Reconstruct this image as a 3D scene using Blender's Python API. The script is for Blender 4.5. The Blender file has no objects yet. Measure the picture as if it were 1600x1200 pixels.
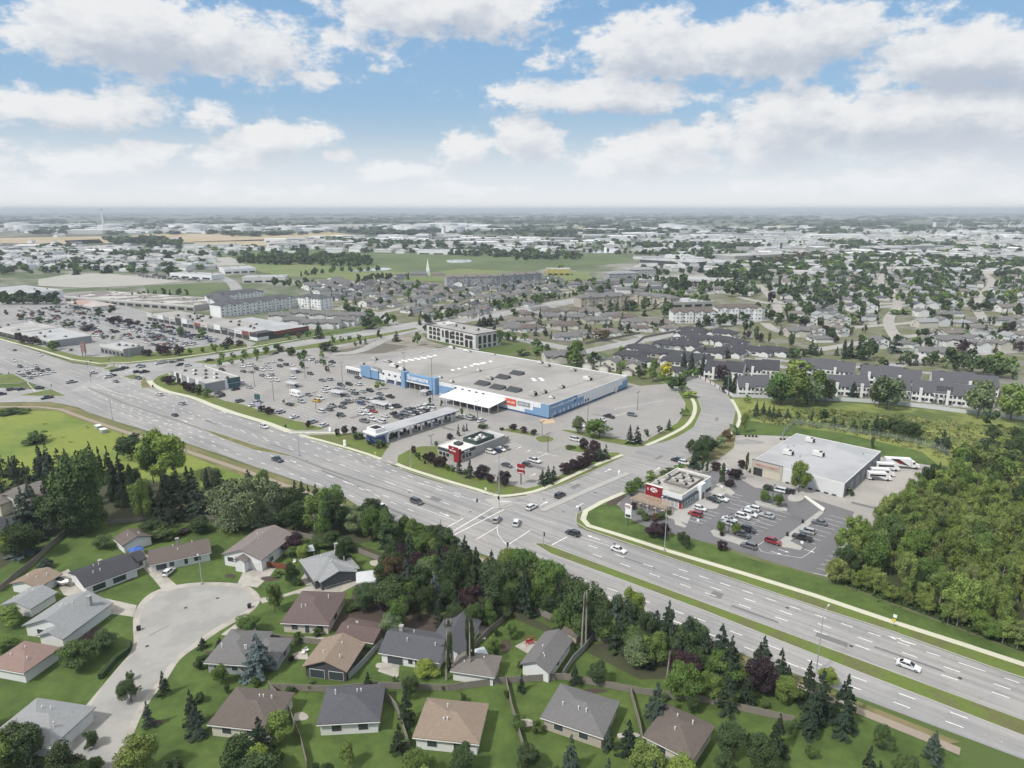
import bpy, bmesh, math, random
import numpy as np
from mathutils import Vector, Matrix
from mathutils.geometry import delaunay_2d_cdt
R = math.radians
rnd = random.Random(7)
S = bpy.context.scene
COL = S.collection
# ------------------------------------------------------------------ camera, sky, sun, exposure
F, H = 1067.0, 97.0
PITCH = math.atan(273.0 / F)
cam_d = bpy.data.cameras.new('camera'); cam = bpy.data.objects.new('camera', cam_d); COL.objects.link(cam)
cam_d.sensor_width = 36; cam_d.lens = 36 * F / 1600; cam_d.clip_start = 1; cam_d.clip_end = 200000
cam.location = (0, 0, H); cam.rotation_euler = (math.pi / 2 - PITCH, 0, 0)
S.camera = cam
SUN_AZ, SUN_EL = R(232), R(50)      # compass-like: azimuth measured from +Y clockwise
W = bpy.data.worlds.new('World'); S.world = W; W.use_nodes = True
nt = W.node_tree; nt.nodes.clear()
def N(t, ty, **kw):
    n = t.nodes.new(ty)
    for k, v in kw.items(): setattr(n, k, v)
    return n
def mth(t, op, a, b=None, clamp=False, c=None):
    n = N(t, 'ShaderNodeMath', operation=op); n.use_clamp = clamp
    for i, x in enumerate((a, b, c)):
        if x is None: continue
        if isinstance(x, (int, float)): n.inputs[i].default_value = x
        else: t.links.new(x, n.inputs[i])
    return n.outputs[0]
sky = N(nt, 'ShaderNodeTexSky', sky_type='NISHITA'); sky.sun_disc = False
sky.sun_elevation = SUN_EL; sky.sun_rotation = SUN_AZ; sky.altitude = 100; sky.air_density = 1.0; sky.dust_density = 1.2
tc = N(nt, 'ShaderNodeTexCoord'); sep = N(nt, 'ShaderNodeSeparateXYZ'); nt.links.new(tc.outputs['Generated'], sep.inputs[0])
az = mth(nt, 'ARCTAN2', sep.outputs[0], sep.outputs[1]); el = mth(nt, 'ARCSINE', sep.outputs[2])
cb = N(nt, 'ShaderNodeCombineXYZ'); nt.links.new(az, cb.inputs[0]); nt.links.new(mth(nt, 'MULTIPLY', el, 1.7), cb.inputs[1])
def blob(px, py, rx, ry, k=1.0):     # photo position of a cloud -> direction
    x = (px - 800) / F; b = (600 - py) / F
    dy = math.cos(PITCH) + b * math.sin(PITCH); dz = -math.sin(PITCH) + b * math.cos(PITCH)
    a_, e_ = math.atan2(x, dy), math.atan2(dz, math.hypot(x, dy))
    return (a_, e_, rx / F, ry / F, k)
BL = [blob(*b) for b in [(165,172,150,30,.8),(318,180,45,28,.8),(245,232,46,16,.8),(430,222,80,26,1),(390,248,110,17,.7),(520,243,40,13,.7),(145,252,70,20,.9),(600,266,70,15,.7),
    (722,228,60,34,.8),(825,215,62,40,.9),(925,150,180,26,1.1),(1010,245,120,42,1.1),(1215,205,95,58,1.3),(1290,190,75,38,1.1),(1450,190,150,52,1.4),(1580,205,90,44,1.2),
    (1480,270,50,24,1),(1400,285,110,22,.9),(1190,292,110,13,.8),(760,296,100,10,.6),(60,292,90,12,.7),(350,294,140,12,.6),(1560,290,120,20,.8),
    (250,60,260,50,1.1),(700,10,200,50,.9),(1150,70,260,52,1.1),(1530,90,180,44,1.2),(480,120,90,16,.6),(-250,220,200,60,1),(1900,220,220,60,1)]]
g = bpy.data.node_groups.new('cloud_density', 'ShaderNodeTree')
g.interface.new_socket('P', in_out='INPUT', socket_type='NodeSocketVector'); g.interface.new_socket('D', in_out='OUTPUT', socket_type='NodeSocketFloat')
gi = N(g, 'NodeGroupInput'); go = N(g, 'NodeGroupOutput')
def noise(t, vec, scale, detail=4, rough=.55, dist=0.0):
    n = N(t, 'ShaderNodeTexNoise'); n.inputs['Scale'].default_value = scale; n.inputs['Detail'].default_value = detail
    n.inputs['Roughness'].default_value = rough; n.inputs['Distortion'].default_value = dist
    if vec is not None: t.links.new(vec, n.inputs['Vector'])
    return n.outputs[0]
gs = N(g, 'ShaderNodeSeparateXYZ'); g.links.new(gi.outputs[0], gs.inputs[0])
n1 = noise(g, gi.outputs[0], 9, 7, .6); n2 = noise(g, gi.outputs[0], 26, 6, .65)
acc = None
for (a, e, ra, re, k) in BL:
    dx = mth(g, 'MULTIPLY', mth(g, 'SUBTRACT', gs.outputs[0], a), 1 / ra)
    dy = mth(g, 'MULTIPLY', mth(g, 'SUBTRACT', gs.outputs[1], e * 1.7), 1 / (re * 1.7))
    d = mth(g, 'SQRT', mth(g, 'ADD', mth(g, 'MULTIPLY', dx, dx), mth(g, 'MULTIPLY', dy, dy)))
    m = mth(g, 'MULTIPLY', mth(g, 'SUBTRACT', 1.25, d), k)
    acc = m if acc is None else mth(g, 'MAXIMUM', acc, m)
acc = mth(g, 'MAXIMUM', acc, -.6)
dn = mth(g, 'ADD', mth(g, 'MULTIPLY', mth(g, 'SUBTRACT', n1, .5), 2.6), mth(g, 'MULTIPLY', mth(g, 'SUBTRACT', n2, .5), 1.5))
g.links.new(mth(g, 'ADD', acc, dn), go.inputs[0])
def cgroup(vec):
    n = N(nt, 'ShaderNodeGroup'); n.node_tree = g; nt.links.new(vec, n.inputs[0]); return n.outputs[0]
def shifted(dx, dy):
    v = N(nt, 'ShaderNodeVectorMath', operation='ADD'); nt.links.new(cb.outputs[0], v.inputs[0]); v.inputs[1].default_value = (dx, dy, 0); return v.outputs[0]
D0 = cgroup(cb.outputs[0]); D1 = cgroup(shifted(-.012, .045))
def ramp(t, fac, stops):
    r = N(t, 'ShaderNodeValToRGB'); t.links.new(fac, r.inputs[0])
    el_ = r.color_ramp.elements
    while len(el_) < len(stops): el_.new(.5)
    for e_, (p, c) in zip(el_, stops): e_.position = p; e_.color = (*c, 1)
    return r.outputs[0]
def mixc(t, f, a, b):
    m = N(t, 'ShaderNodeMix', data_type='RGBA')
    for i, x in ((0, f), (6, a), (7, b)):
        if isinstance(x, (int, float)): m.inputs[i].default_value = x
        elif isinstance(x, tuple): m.inputs[i].default_value = (*x, 1)
        else: t.links.new(x, m.inputs[i])
    return m.outputs[2]
def sstep(t, x, lo, hi):
    n = N(t, 'ShaderNodeMapRange', interpolation_type='SMOOTHSTEP'); t.links.new(x, n.inputs[0]); n.inputs[1].default_value = lo; n.inputs[2].default_value = hi
    return n.outputs[0]
mask = sstep(nt, D0, .12, .62)
lit = sstep(nt, mth(nt, 'SUBTRACT', mth(nt, 'ADD', .9, mth(nt, 'MULTIPLY', D0, .25)), mth(nt, 'MULTIPLY', D1, .75)), .0, 1.05)
ccol = mixc(nt, lit, (5.0, 5.45, 6.25), (8.5, 8.5, 8.5))
blue = ramp(nt, mth(nt, 'MULTIPLY', el, 1.6), [(0, (.84, .89, .95)), (.12, (.66, .82, .97)), (.22, (.42, .68, .97)), (.4, (.33, .60, .95))])
bl7 = N(nt, 'ShaderNodeVectorMath', operation='SCALE'); nt.links.new(blue, bl7.inputs[0]); bl7.inputs[3].default_value = 7.6
base = mixc(nt, .8, sky.outputs[0], bl7.outputs[0])
hz = sstep(nt, el, .115, .0)      # bright milky air low over the horizon
low = mixc(nt, sstep(nt, el, .03, .0), (8.5, 8.8, 9.15), (9.5, 9.35, 9.0))
c1 = mixc(nt, mth(nt, 'MULTIPLY', mask, .93), base, ccol)
c2 = mixc(nt, mth(nt, 'MULTIPLY', hz, .86), c1, low)
c2 = mixc(nt, sstep(nt, el, .34, .62), c2, (8.8, 8.6, 8.3))     # bright cloud added overhead, out of view, as soft neutral fill light
bg = N(nt, 'ShaderNodeBackground'); nt.links.new(c2, bg.inputs[0]); bg.inputs[1].default_value = 0.10
wo = N(nt, 'ShaderNodeOutputWorld'); nt.links.new(bg.outputs[0], wo.inputs[0])
sd = bpy.data.lights.new('sun', 'SUN'); sd.energy = 3.5; sd.angle = R(4); sd.color = (1, .96, .9)
sun = bpy.data.objects.new('sun', sd); COL.objects.link(sun)
dv = Vector((math.sin(SUN_AZ) * math.cos(SUN_EL), math.cos(SUN_AZ) * math.cos(SUN_EL), math.sin(SUN_EL)))
sun.rotation_euler = (-dv).to_track_quat('-Z', 'Y').to_euler(); sun.location = (0, 0, 60)
vs = S.view_settings; vs.view_transform = 'Standard'; vs.look = 'None'; vs.gamma = 1; vs.use_curve_mapping = False; vs.exposure = 0.06
S.cycles.use_adaptive_sampling = True; S.cycles.adaptive_threshold = 0.04; S.cycles.use_denoising = True
S.cycles.max_bounces = 3; S.cycles.diffuse_bounces = 2; S.cycles.glossy_bounces = 2; S.cycles.transmission_bounces = 2
S.cycles.volume_bounces = 0; S.cycles.transparent_max_bounces = 4; S.cycles.caustics_reflective = False; S.cycles.caustics_refractive = False
# ------------------------------------------------------------------ photo measurements -> metres
def G(u, v, z=0.0):
    a = (u - 800) / F; b = (600 - v) / F
    dy = math.cos(PITCH) + b * math.sin(PITCH); dz = -math.sin(PITCH) + b * math.cos(PITCH)
    t = (z - H) / dz
    return (a * t, dy * t)
def PR(x, y, z=0.0):
    zz = z - H
    f = y * math.cos(PITCH) - zz * math.sin(PITCH); up = y * math.sin(PITCH) + zz * math.cos(PITCH)
    return (800 + F * x / f, 600 - F * up / f)
def C(x0, y0, s, pts): return [(x0 + p[0] / s, y0 + p[1] / s) + tuple(p[2:]) for p in pts]
def ang(p, q):
    a, b = G(*p), G(*q); return math.atan2(b[1] - a[1], b[0] - a[0])
A0 = R(-39.2); A1 = A0 + math.pi / 2
# ------------------------------------------------------------------ materials
MATS = {}
def mat(name, col, rough=.85, var=.12, scale=1.0, metal=0.0, obj=False, bump=0.0, col2=None, f2=(.45, .6), scale2=.1, spec=.3, emit=None, alpha=1):
    if name in MATS: return MATS[name]
    m = bpy.data.materials.new(name); m.use_nodes = True; t = m.node_tree; p = t.nodes['Principled BSDF']
    p.inputs['Roughness'].default_value = rough; p.inputs['Metallic'].default_value = metal; p.inputs['Specular IOR Level'].default_value = spec
    geo = N(t, 'ShaderNodeNewGeometry')
    if obj:
        oi = N(t, 'ShaderNodeObjectInfo'); base = oi.outputs['Color']
    else:
        rgb = N(t, 'ShaderNodeRGB'); rgb.outputs[0].default_value = (*col, 1); base = rgb.outputs[0]
    if col2:
        n = noise(t, geo.outputs['Position'], scale2, 5, .6)
        base = mixc(t, sstep(t, n, *f2), base, col2)
    if var:
        n = noise(t, geo.outputs['Position'], scale, 4, .6)
        v = mth(t, 'ADD', 1 - var, mth(t, 'MULTIPLY', n, 2 * var))
        s = N(t, 'ShaderNodeVectorMath', operation='SCALE'); t.links.new(base, s.inputs[0]); t.links.new(v, s.inputs[3]); base = s.outputs[0]
    t.links.new(base, p.inputs['Base Color'])
    if bump:
        b = N(t, 'ShaderNodeBump'); b.inputs['Strength'].default_value = bump; b.inputs['Distance'].default_value = .1
        t.links.new(noise(t, geo.outputs['Position'], scale * 3, 3), b.inputs['Height']); t.links.new(b.outputs[0], p.inputs['Normal'])
    MATS[name] = m; return m
asph = mat('asphalt', (.27, .27, .275), .92, .10, .5, col2=(.31, .305, .30), scale2=.035, f2=(.4, .65))
def crack(m, scale=.12, dark=.9):    # seams and sealed cracks of an old pavement
    t = m.node_tree; p = t.nodes['Principled BSDF']; src = p.inputs['Base Color'].links[0].from_socket
    geo = N(t, 'ShaderNodeNewGeometry'); mp = N(t, 'ShaderNodeVectorMath', operation='ADD'); t.links.new(geo.outputs['Position'], mp.inputs[0])
    nn = N(t, 'ShaderNodeTexNoise'); nn.inputs['Scale'].default_value = .25; t.links.new(geo.outputs['Position'], nn.inputs['Vector'])
    sc = N(t, 'ShaderNodeVectorMath', operation='SCALE'); t.links.new(nn.outputs['Color'], sc.inputs[0]); sc.inputs[3].default_value = 4; t.links.new(sc.outputs[0], mp.inputs[1])
    vo = N(t, 'ShaderNodeTexVoronoi', feature='DISTANCE_TO_EDGE'); vo.inputs['Scale'].default_value = scale; t.links.new(mp.outputs[0], vo.inputs['Vector'])
    k = mth(t, 'ADD', dark, mth(t, 'MULTIPLY', sstep(t, vo.outputs[0], .004, .018), 1 - dark))
    s = N(t, 'ShaderNodeVectorMath', operation='SCALE'); t.links.new(src, s.inputs[0]); t.links.new(k, s.inputs[3]); t.links.new(s.outputs[0], p.inputs['Base Color'])
crack(asph)
def wear(m, a, amt=.22):      # lanes darkened and polished along the way the traffic runs
    t = m.node_tree; p = t.nodes['Principled BSDF']; src = p.inputs['Base Color'].links[0].from_socket; geo = N(t, 'ShaderNodeNewGeometry')
    mp = N(t, 'ShaderNodeMapping'); t.links.new(geo.outputs['Position'], mp.inputs['Vector']); mp.vector_type = 'TEXTURE'; mp.inputs['Rotation'].default_value = (0, 0, a); mp.inputs['Scale'].default_value = (60, 1.6, 1)
    n_ = noise(t, mp.outputs[0], 1.0, 4, .65); k = mth(t, 'ADD', 1 - amt * .6, mth(t, 'MULTIPLY', sstep(t, n_, .35, .62), amt))
    n2_ = noise(t, geo.outputs['Position'], .018, 4); k = mth(t, 'MULTIPLY', k, mth(t, 'ADD', .86, mth(t, 'MULTIPLY', n2_, .28)))
    s = N(t, 'ShaderNodeVectorMath', operation='SCALE'); t.links.new(src, s.inputs[0]); t.links.new(k, s.inputs[3]); t.links.new(s.outputs[0], p.inputs['Base Color'])
wear(asph, A0, .24)
asph2 = mat('lot_asphalt', (.30, .29, .28), .92, .10, .4, col2=(.25, .25, .25), scale2=.05, f2=(.45, .7)); crack(asph2, .16, .88)
asph3 = mat('new_asphalt', (.155, .155, .165), .92, .09, .5, col2=(.12, .12, .125), scale2=.08, f2=(.5, .75))
avem = mat('avenue_asphalt', (.33, .33, .33), .92, .1, .5, col2=(.28, .28, .28), scale2=.04); wear(avem, R(50))
paleasph = mat('pale_asphalt', (.36, .345, .325), .92, .08, .4, col2=(.31, .30, .29), scale2=.06); crack(paleasph, .2, .9)
conc = mat('concrete', (.36, .36, .35), .9, .12, .8, col2=(.38, .37, .34), scale2=.15)
walkm = mat('sidewalk_concrete', (.52, .52, .42), .9, .08, .9)
drivem = mat('driveway_concrete', (.40, .38, .345), .9, .12, .6, col2=(.33, .31, .28), scale2=.25)
paint = mat('road_paint', (.76, .76, .74), .8, .3, .8)
grass = mat('grass_lawn', (.085, .13, .032), .95, .42, .5, bump=.4, col2=(.055, .092, .022), scale2=.09, f2=(.4, .66))
vgrass = mat('verge_grass', (.12, .165, .038), .95, .25, 1.0, bump=.4, col2=(.125, .13, .055), scale2=.15)
dgrass = mat('dry_grass', (.14, .145, .06), .95, .25, 1.0, col2=(.20, .17, .09), scale2=.12)
meadow = mat('meadow_grass', (.19, .23, .05), .95, .22, .35, bump=.3, col2=(.12, .18, .04), scale2=.03, f2=(.4, .68))
marsh = mat('marsh_grass', (.20, .23, .065), .95, .25, .3, bump=.5, col2=(.085, .12, .035), scale2=.04, f2=(.42, .58))
gravel = mat('gravel', (.27, .25, .22), .95, .2, .5, col2=(.19, .18, .15), scale2=.08)
soil = mat('soil', (.07, .055, .045), .95, .2, 1)
dirt = mat('dirt_path', (.29, .25, .205), .95, .15, .6)
field = mat('stubble_field', (.40, .33, .23), .95, .12, .01, col2=(.36, .30, .17), scale2=.004)
fieldg = mat('pasture', (.115, .15, .065), .95, .2, .02, col2=(.085, .12, .05), scale2=.006, f2=(.4, .6))
fairway = mat('fairway', (.17, .19, .085), .95, .15, .03, col2=(.13, .19, .06), scale2=.01)
pond = mat('pond_water', (.50, .52, .53), .15, .03, .01, spec=.6)
farlot = mat('far_gravel_lot', (.36, .35, .32), .95, .12, .05, col2=(.34, .34, .31), scale2=.02)
# ------------------------------------------------------------------ mesh helpers
class MB:
    def __init__(s): s.v = []; s.f = []; s.m = []
    def add(s, vs_, fs, mi=0):
        o = len(s.v); s.v += [tuple(p) for p in vs_]; s.f += [tuple(i + o for i in f) for f in fs]; s.m += [mi] * len(fs); return s
    def box(s, x0, x1, y0, y1, z0, z1, mi=0, bottom=True):
        fs = [(4, 5, 6, 7), (0, 1, 5, 4), (1, 2, 6, 5), (2, 3, 7, 6), (3, 0, 4, 7)] + ([(0, 3, 2, 1)] if bottom else [])
        return s.add([(x0, y0, z0), (x1, y0, z0), (x1, y1, z0), (x0, y1, z0), (x0, y0, z1), (x1, y0, z1), (x1, y1, z1), (x0, y1, z1)], fs, mi)
    def frus(s, b, tpts, z0, z1, mi=0):       # b, t: (x0,x1,y0,y1)
        v = [(b[0], b[2], z0), (b[1], b[2], z0), (b[1], b[3], z0), (b[0], b[3], z0), (tpts[0], tpts[2], z1), (tpts[1], tpts[2], z1), (tpts[1], tpts[3], z1), (tpts[0], tpts[3], z1)]
        return s.add(v, [(4, 5, 6, 7), (0, 1, 5, 4), (1, 2, 6, 5), (2, 3, 7, 6), (3, 0, 4, 7), (0, 3, 2, 1)], mi)
    def extr(s, prof, axis, a, b, mi=0):      # closed profile (p,q) extruded along axis x or y ; q is z
        n = len(prof)
        f = (lambda t, p: (t, p[0], p[1])) if axis == 'x' else (lambda t, p: (p[0], t, p[1]))
        v = [f(a, p) for p in prof] + [f(b, p) for p in prof]
        fs = [(i, (i + 1) % n, n + (i + 1) % n, n + i) for i in range(n)] + [tuple(range(n))[::-1], tuple(range(n, 2 * n))]
        return s.add(v, fs, mi)
    def slab(s, pts, z0, z1, mi=0):
        n = len(pts); v = [(x, y, z0) for x, y in pts] + [(x, y, z1) for x, y in pts]
        return s.add(v, [(i, (i + 1) % n, n + (i + 1) % n, n + i) for i in range(n)] + [tuple(range(n))[::-1], tuple(range(n, 2 * n))], mi)
    def tube(s, p, q, r0, r1=None, n=6, mi=0, caps=True):
        p, q = Vector(p), Vector(q); r1 = r0 if r1 is None else r1
        d = (q - p).normalized(); a = d.orthogonal().normalized(); b = d.cross(a)
        v = [p + (a * math.cos(2 * math.pi * i / n) + b * math.sin(2 * math.pi * i / n)) * r0 for i in range(n)] + \
            [q + (a * math.cos(2 * math.pi * i / n) + b * math.sin(2 * math.pi * i / n)) * r1 for i in range(n)]
        fs = [(i, (i + 1) % n, n + (i + 1) % n, n + i) for i in range(n)]
        if caps: fs += [tuple(range(n))[::-1], tuple(range(n, 2 * n))]
        return s.add(v, fs, mi)
    def xf(s, M):
        s.v = [tuple(M @ Vector(p)) for p in s.v]; return s
    def merge(s, o, M=None):
        k = len(s.v); s.v += [tuple(M @ Vector(p)) for p in o.v] if M else o.v
        s.f += [tuple(i + k for i in f) for f in o.f]; s.m += o.m; return s
    def build(s, name, mats, parent=None, color=None, smooth=False):
        me = bpy.data.meshes.new(name); me.from_pydata(s.v, [], s.f)
        mats = mats if isinstance(mats, (list, tuple)) else [mats]
        for m in mats: me.materials.append(m)
        if len(mats) > 1: me.polygons.foreach_set('material_index', s.m)
        if smooth: me.polygons.foreach_set('use_smooth', [True] * len(s.f))
        bm = bmesh.new(); bm.from_mesh(me); bmesh.ops.recalc_face_normals(bm, faces=bm.faces); bm.to_mesh(me); bm.free()
        o = bpy.data.objects.new(name, me); COL.objects.link(o)
        if parent: o.parent = parent
        if color: o.color = (*color, 1)
        return o
def tag(o, label=None, cat=None, group=None, kind=None):
    if label: o['label'] = label
    if cat: o['category'] = cat
    if group: o['group'] = group
    if kind: o['kind'] = kind
    return o
AUTO = []          # (object, base label, u, v) : repeats whose label is completed by where they stand
def empty(name, x, y, a=0, z=0, **kw):
    o = bpy.data.objects.new(name, None); COL.objects.link(o); o.location = (x, y, z); o.rotation_euler = (0, 0, a); o.empty_display_size = .1
    return tag(o, **kw)
def freeze(root):
    """remember the tree of a prototype so it can be copied quickly"""
    def rec(o): return (o, [rec(c) for c in o.children])
    return rec(root)
def copy_tree(tr, parent=None, colors=None):
    o, ch = tr
    c = o.copy(); COL.objects.link(c); c.parent = parent
    if colors:
        k = o.name.split('.')[0]
        if k in colors: c.color = (*colors[k], 1)
        elif '*' in colors: c.color = (*colors['*'], 1)
    for t in ch: copy_tree(t, c, colors)
    return c
def kill(tr):
    for t in tr[1]: kill(t)
    bpy.data.objects.remove(tr[0])
def area2(p): return sum(p[i][0] * p[(i + 1) % len(p)][1] - p[(i + 1) % len(p)][0] * p[i][1] for i in range(len(p)))
def smoothpts(pts, n=6, closed=False):
    out = []; m = len(pts)
    rng = range(m) if closed else range(m - 1)
    for i in rng:
        p0 = pts[(i - 1) % m] if closed or i > 0 else pts[0]; p1 = pts[i]; p2 = pts[(i + 1) % m]; p3 = pts[(i + 2) % m] if closed or i + 2 < m else pts[-1]
        for k in range(n):
            t = k / n
            out.append(tuple(.5 * (2 * p1[j] + (p2[j] - p0[j]) * t + (2 * p0[j] - 5 * p1[j] + 4 * p2[j] - p3[j]) * t * t + (3 * p1[j] - p0[j] - 3 * p2[j] + p3[j]) * t ** 3) for j in (0, 1)))
    if not closed: out.append(pts[-1])
    return out
def sheet(name, pts, z, m, world=False, kind='structure', z0=None, side=None, sm=0):
    """flat ground sheet from photo points; with z0 it becomes a slab with kerb sides"""
    w = pts if world else [G(*p) for p in pts]
    if sm: w = smoothpts(w, sm, True)
    if area2(w) < 0: w = w[::-1]
    me = bpy.data.meshes.new(name); bm = bmesh.new()
    r = delaunay_2d_cdt([Vector(p_) for p_ in w], [], [list(range(len(w)))], 1, 1e-4)
    tv = [bm.verts.new((p_.x, p_.y, z)) for p_ in r[0]]
    for tri in r[2]:
        try: bm.faces.new([tv[i] for i in tri])
        except ValueError: pass
    if z0 is not None:
        bv = [bm.verts.new((x, y, z0)) for x, y in w]; t2 = [bm.verts.new((x, y, z)) for x, y in w]; n = len(w)
        for i in range(n):
            q = bm.faces.new((bv[i], bv[(i + 1) % n], t2[(i + 1) % n], t2[i])); q.material_index = 1
    bm.to_mesh(me); bm.free()
    me.materials.append(m)
    if z0 is not None: me.materials.append(side or conc)
    o = bpy.data.objects.new(name, me); COL.objects.link(o); tag(o, kind=kind); return o
def inset(w, d):
    if area2(w) < 0: w = w[::-1]
    out = []; n = len(w)
    for i in range(n):
        a, b, c = Vector(w[i - 1]), Vector(w[i]), Vector(w[(i + 1) % n])
        e1 = (b - a).normalized(); e2 = (c - b).normalized()
        n1 = Vector((-e1.y, e1.x)); n2 = Vector((-e2.y, e2.x)); k = n1 + n2
        k = k / max(.6, k.length_squared / 2) if k.length > 1e-3 else n1
        out.append(tuple(b + k * d * (1 if k.length < 2 else 2 / k.length)))
    return out
def island(pts, m=None, kerb=.3, z=.12, sm=0, name='grass_verge'):
    w = [G(*p) for p in pts]
    if sm: w = smoothpts(w, sm, True)
    sheet('kerb', w, z, conc, world=True, z0=0)
    sheet(name, inset(w, kerb), z + .004, m or vgrass, world=True)
def ribbon(name, pts, width, z, m, world=False, sm=0, kind='structure', z0=None):
    w = [Vector(p if world else G(*p)) for p in pts]
    if sm: w = [Vector(p) for p in smoothpts([tuple(p) for p in w], sm)]
    L_, R_ = [], []
    for i, p in enumerate(w):
        d = (w[min(i + 1, len(w) - 1)] - w[max(i - 1, 0)]).normalized(); n_ = Vector((-d.y, d.x)) * width / 2
        L_.append(p + n_); R_.append(p - n_)
    mb = MB(); n = len(w)
    v = [(p.x, p.y, z) for p in R_] + [(p.x, p.y, z) for p in L_]
    mb.add(v, [(i, i + 1, n + i + 1, n + i) for i in range(n - 1)])
    if z0 is not None:
        v2 = [(p.x, p.y, z0) for p in R_] + [(p.x, p.y, z0) for p in L_]; o = len(mb.v); mb.v += v2
        for i in range(n - 1):
            mb.f += [(i, o + i, o + i + 1, i + 1), (n + i, n + i + 1, o + n + i + 1, o + n + i)]; mb.m += [0, 0]
    return tag(mb.build(name, m), kind=kind)
MK = MB()          # all the paint on the roads: one marking layer
def line(p, q, w=.15, z=.012, dash=None, world=False):
    a, b = Vector(p if world else G(*p)), Vector(q if world else G(*q)); L = (b - a).length; d = (b - a) / L; n_ = Vector((-d.y, d.x)) * w / 2
    t = 0.0
    while t < L:
        e_ = min(L, t + (dash[0] if dash else L)); s0, s1 = a + d * t, a + d * e_
        MK.add([(*(s0 + n_), z), (*(s0 - n_), z), (*(s1 - n_), z), (*(s1 + n_), z)], [(0, 1, 2, 3)])
        t += (dash[1] if dash else L + 1)
def lines(poly, **k):
    for a, b in zip(poly, poly[1:]): line(a, b, **k)
def arrow(u, v, a, s=1.0, z=.013):
    x, y = G(u, v); c, sn = math.cos(a), math.sin(a)
    P_ = [(-2, -.12), (.6, -.12), (.6, -.5), (2, 0), (.6, .5), (.6, .12), (-2, .12)]
    MK.add([(x + s * (p * c - q * sn), y + s * (p * sn + q * c), z) for p, q in P_], [(0, 1, 5, 6), (2, 3, 4)])
# ------------------------------------------------------------------ the ground, far to near
gm = bpy.data.materials.new('far_land'); gm.use_nodes = True; t = gm.node_tree; p = t.nodes['Principled BSDF']; p.inputs['Roughness'].default_value = .95; p.inputs['Specular IOR Level'].default_value = .1
geo = N(t, 'ShaderNodeNewGeometry'); ln = N(t, 'ShaderNodeVectorMath', operation='LENGTH'); t.links.new(geo.outputs['Position'], ln.inputs[0])
near_ = mixc(t, sstep(t, noise(t, geo.outputs['Position'], .03, 5), .42, .6), (.085, .12, .04), (.14, .15, .08))
town = mixc(t, sstep(t, noise(t, geo.outputs['Position'], .012, 6, .7), .42, .62), (.10, .13, .07), (.27, .26, .24))
sx = N(t, 'ShaderNodeVectorMath', operation='MULTIPLY'); t.links.new(geo.outputs['Position'], sx.inputs[0]); sx.inputs[1].default_value = (1, .8, 1)
cty = mixc(t, sstep(t, noise(t, sx.outputs[0], .0022, 8, .72), .44, .6), (.075, .10, .065), (.24, .23, .19))
cty = mixc(t, sstep(t, noise(t, sx.outputs[0], .0009, 3, .5), .56, .66), cty, (.36, .31, .18))
cty = mixc(t, sstep(t, noise(t, sx.outputs[0], .0006, 7, .7), .45, .58), cty, (.05, .075, .05))
c_ = mixc(t, sstep(t, ln.outputs[1], 500, 800), near_, town); c_ = mixc(t, sstep(t, ln.outputs[1], 1300, 2600), c_, cty)
t.links.new(c_, p.inputs['Base Color'])
mb = MB(); rings = [0, 300, 900, 2500, 7000, 20000, 70000]; n = 64
mb.v = [(0, 0, 0)]
for r_ in rings[1:]: mb.v += [(r_ * math.cos(2 * math.pi * i / n), r_ * math.sin(2 * math.pi * i / n), 0) for i in range(n)]
mb.f = [(0, 1 + i, 1 + (i + 1) % n) for i in range(n)]
for k in range(len(rings) - 2):
    for i in range(n): a_, b_ = 1 + k * n, 1 + (k + 1) * n; mb.f.append((a_ + i, b_ + i, b_ + (i + 1) % n, a_ + (i + 1) % n))
mb.m = [0] * len(mb.f); tag(mb.build('ground', gm), kind='structure')
# far parcels
for nm, m_, z, pl in [
    ('field', field, .5, [(228,366),(520,363),(560,368),(420,376),(250,380),(180,372)]), ('field', field, .5, [(0,372),(170,369),(240,377),(120,382),(0,380)]),
    ('field', field, .5, [(300,378),(480,372),(500,377),(420,384),(310,385)]), ('field', fieldg, .5, [(1190,372),(1440,369),(1600,376),(1600,386),(1400,384),(1200,382)]),
    ('field', fieldg, .5, [(900,378),(960,376),(1010,380),(990,386),(905,388)]), ('field', fieldg, .5, [(100,376),(155,374),(165,382),(110,384)]),
    ('field', fieldg, .4, [(250,392),(420,385),(620,392),(780,396),(990,398),(985,410),(850,420),(790,436),(700,432),(660,430),(400,412),(260,402)]),
    ('grassland', fairway, .45, [(340,412),(430,408),(560,420),(660,428),(720,420),(800,424),(850,430),(770,440),(600,440),(440,432)]),
    ('field', fieldg, .35, [(225,447),(340,441),(368,449),(330,457),(310,472),(290,462),(230,457)]),
    ('lot', farlot, .3, [(60,437),(110,428),(165,427),(290,440),(225,446),(130,450),(60,447)]), 
    ('lot', farlot, .5, [(320,404),(360,402),(385,414),(340,416)]), ('meadow', fairway, .4, [(860,426),(915,424),(930,436),(870,440)]),
    ('lot', farlot, .3, [(985,432),(1130,430),(1180,440),(1100,447),(1000,440)])]: sheet(nm, pl, z, m_)
for pl in ([(545,424),(590,419),(612,420),(600,423),(560,425)], [(700,407),(732,406),(734,410),(704,411)], [(820,399),(865,396),(868,399),(835,402)], [(920,393),(965,392),(975,395),(930,396)]):
    sheet('pond', pl, .6, pond, sm=4)
ribbon('road', [(905,470),(1000,452),(1110,440),(1250,430)], 14, .3, avem); ribbon('road', [(370,455),(366,446),(352,436),(330,428)], 14, .5, avem, sm=4)
ribbon('road', [(175,418),(190,404),(185,398)], 16, .5, avem); ribbon('road', [(1520,386),(1560,377),(1590,372)], 25, .6, farlot)
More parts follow.
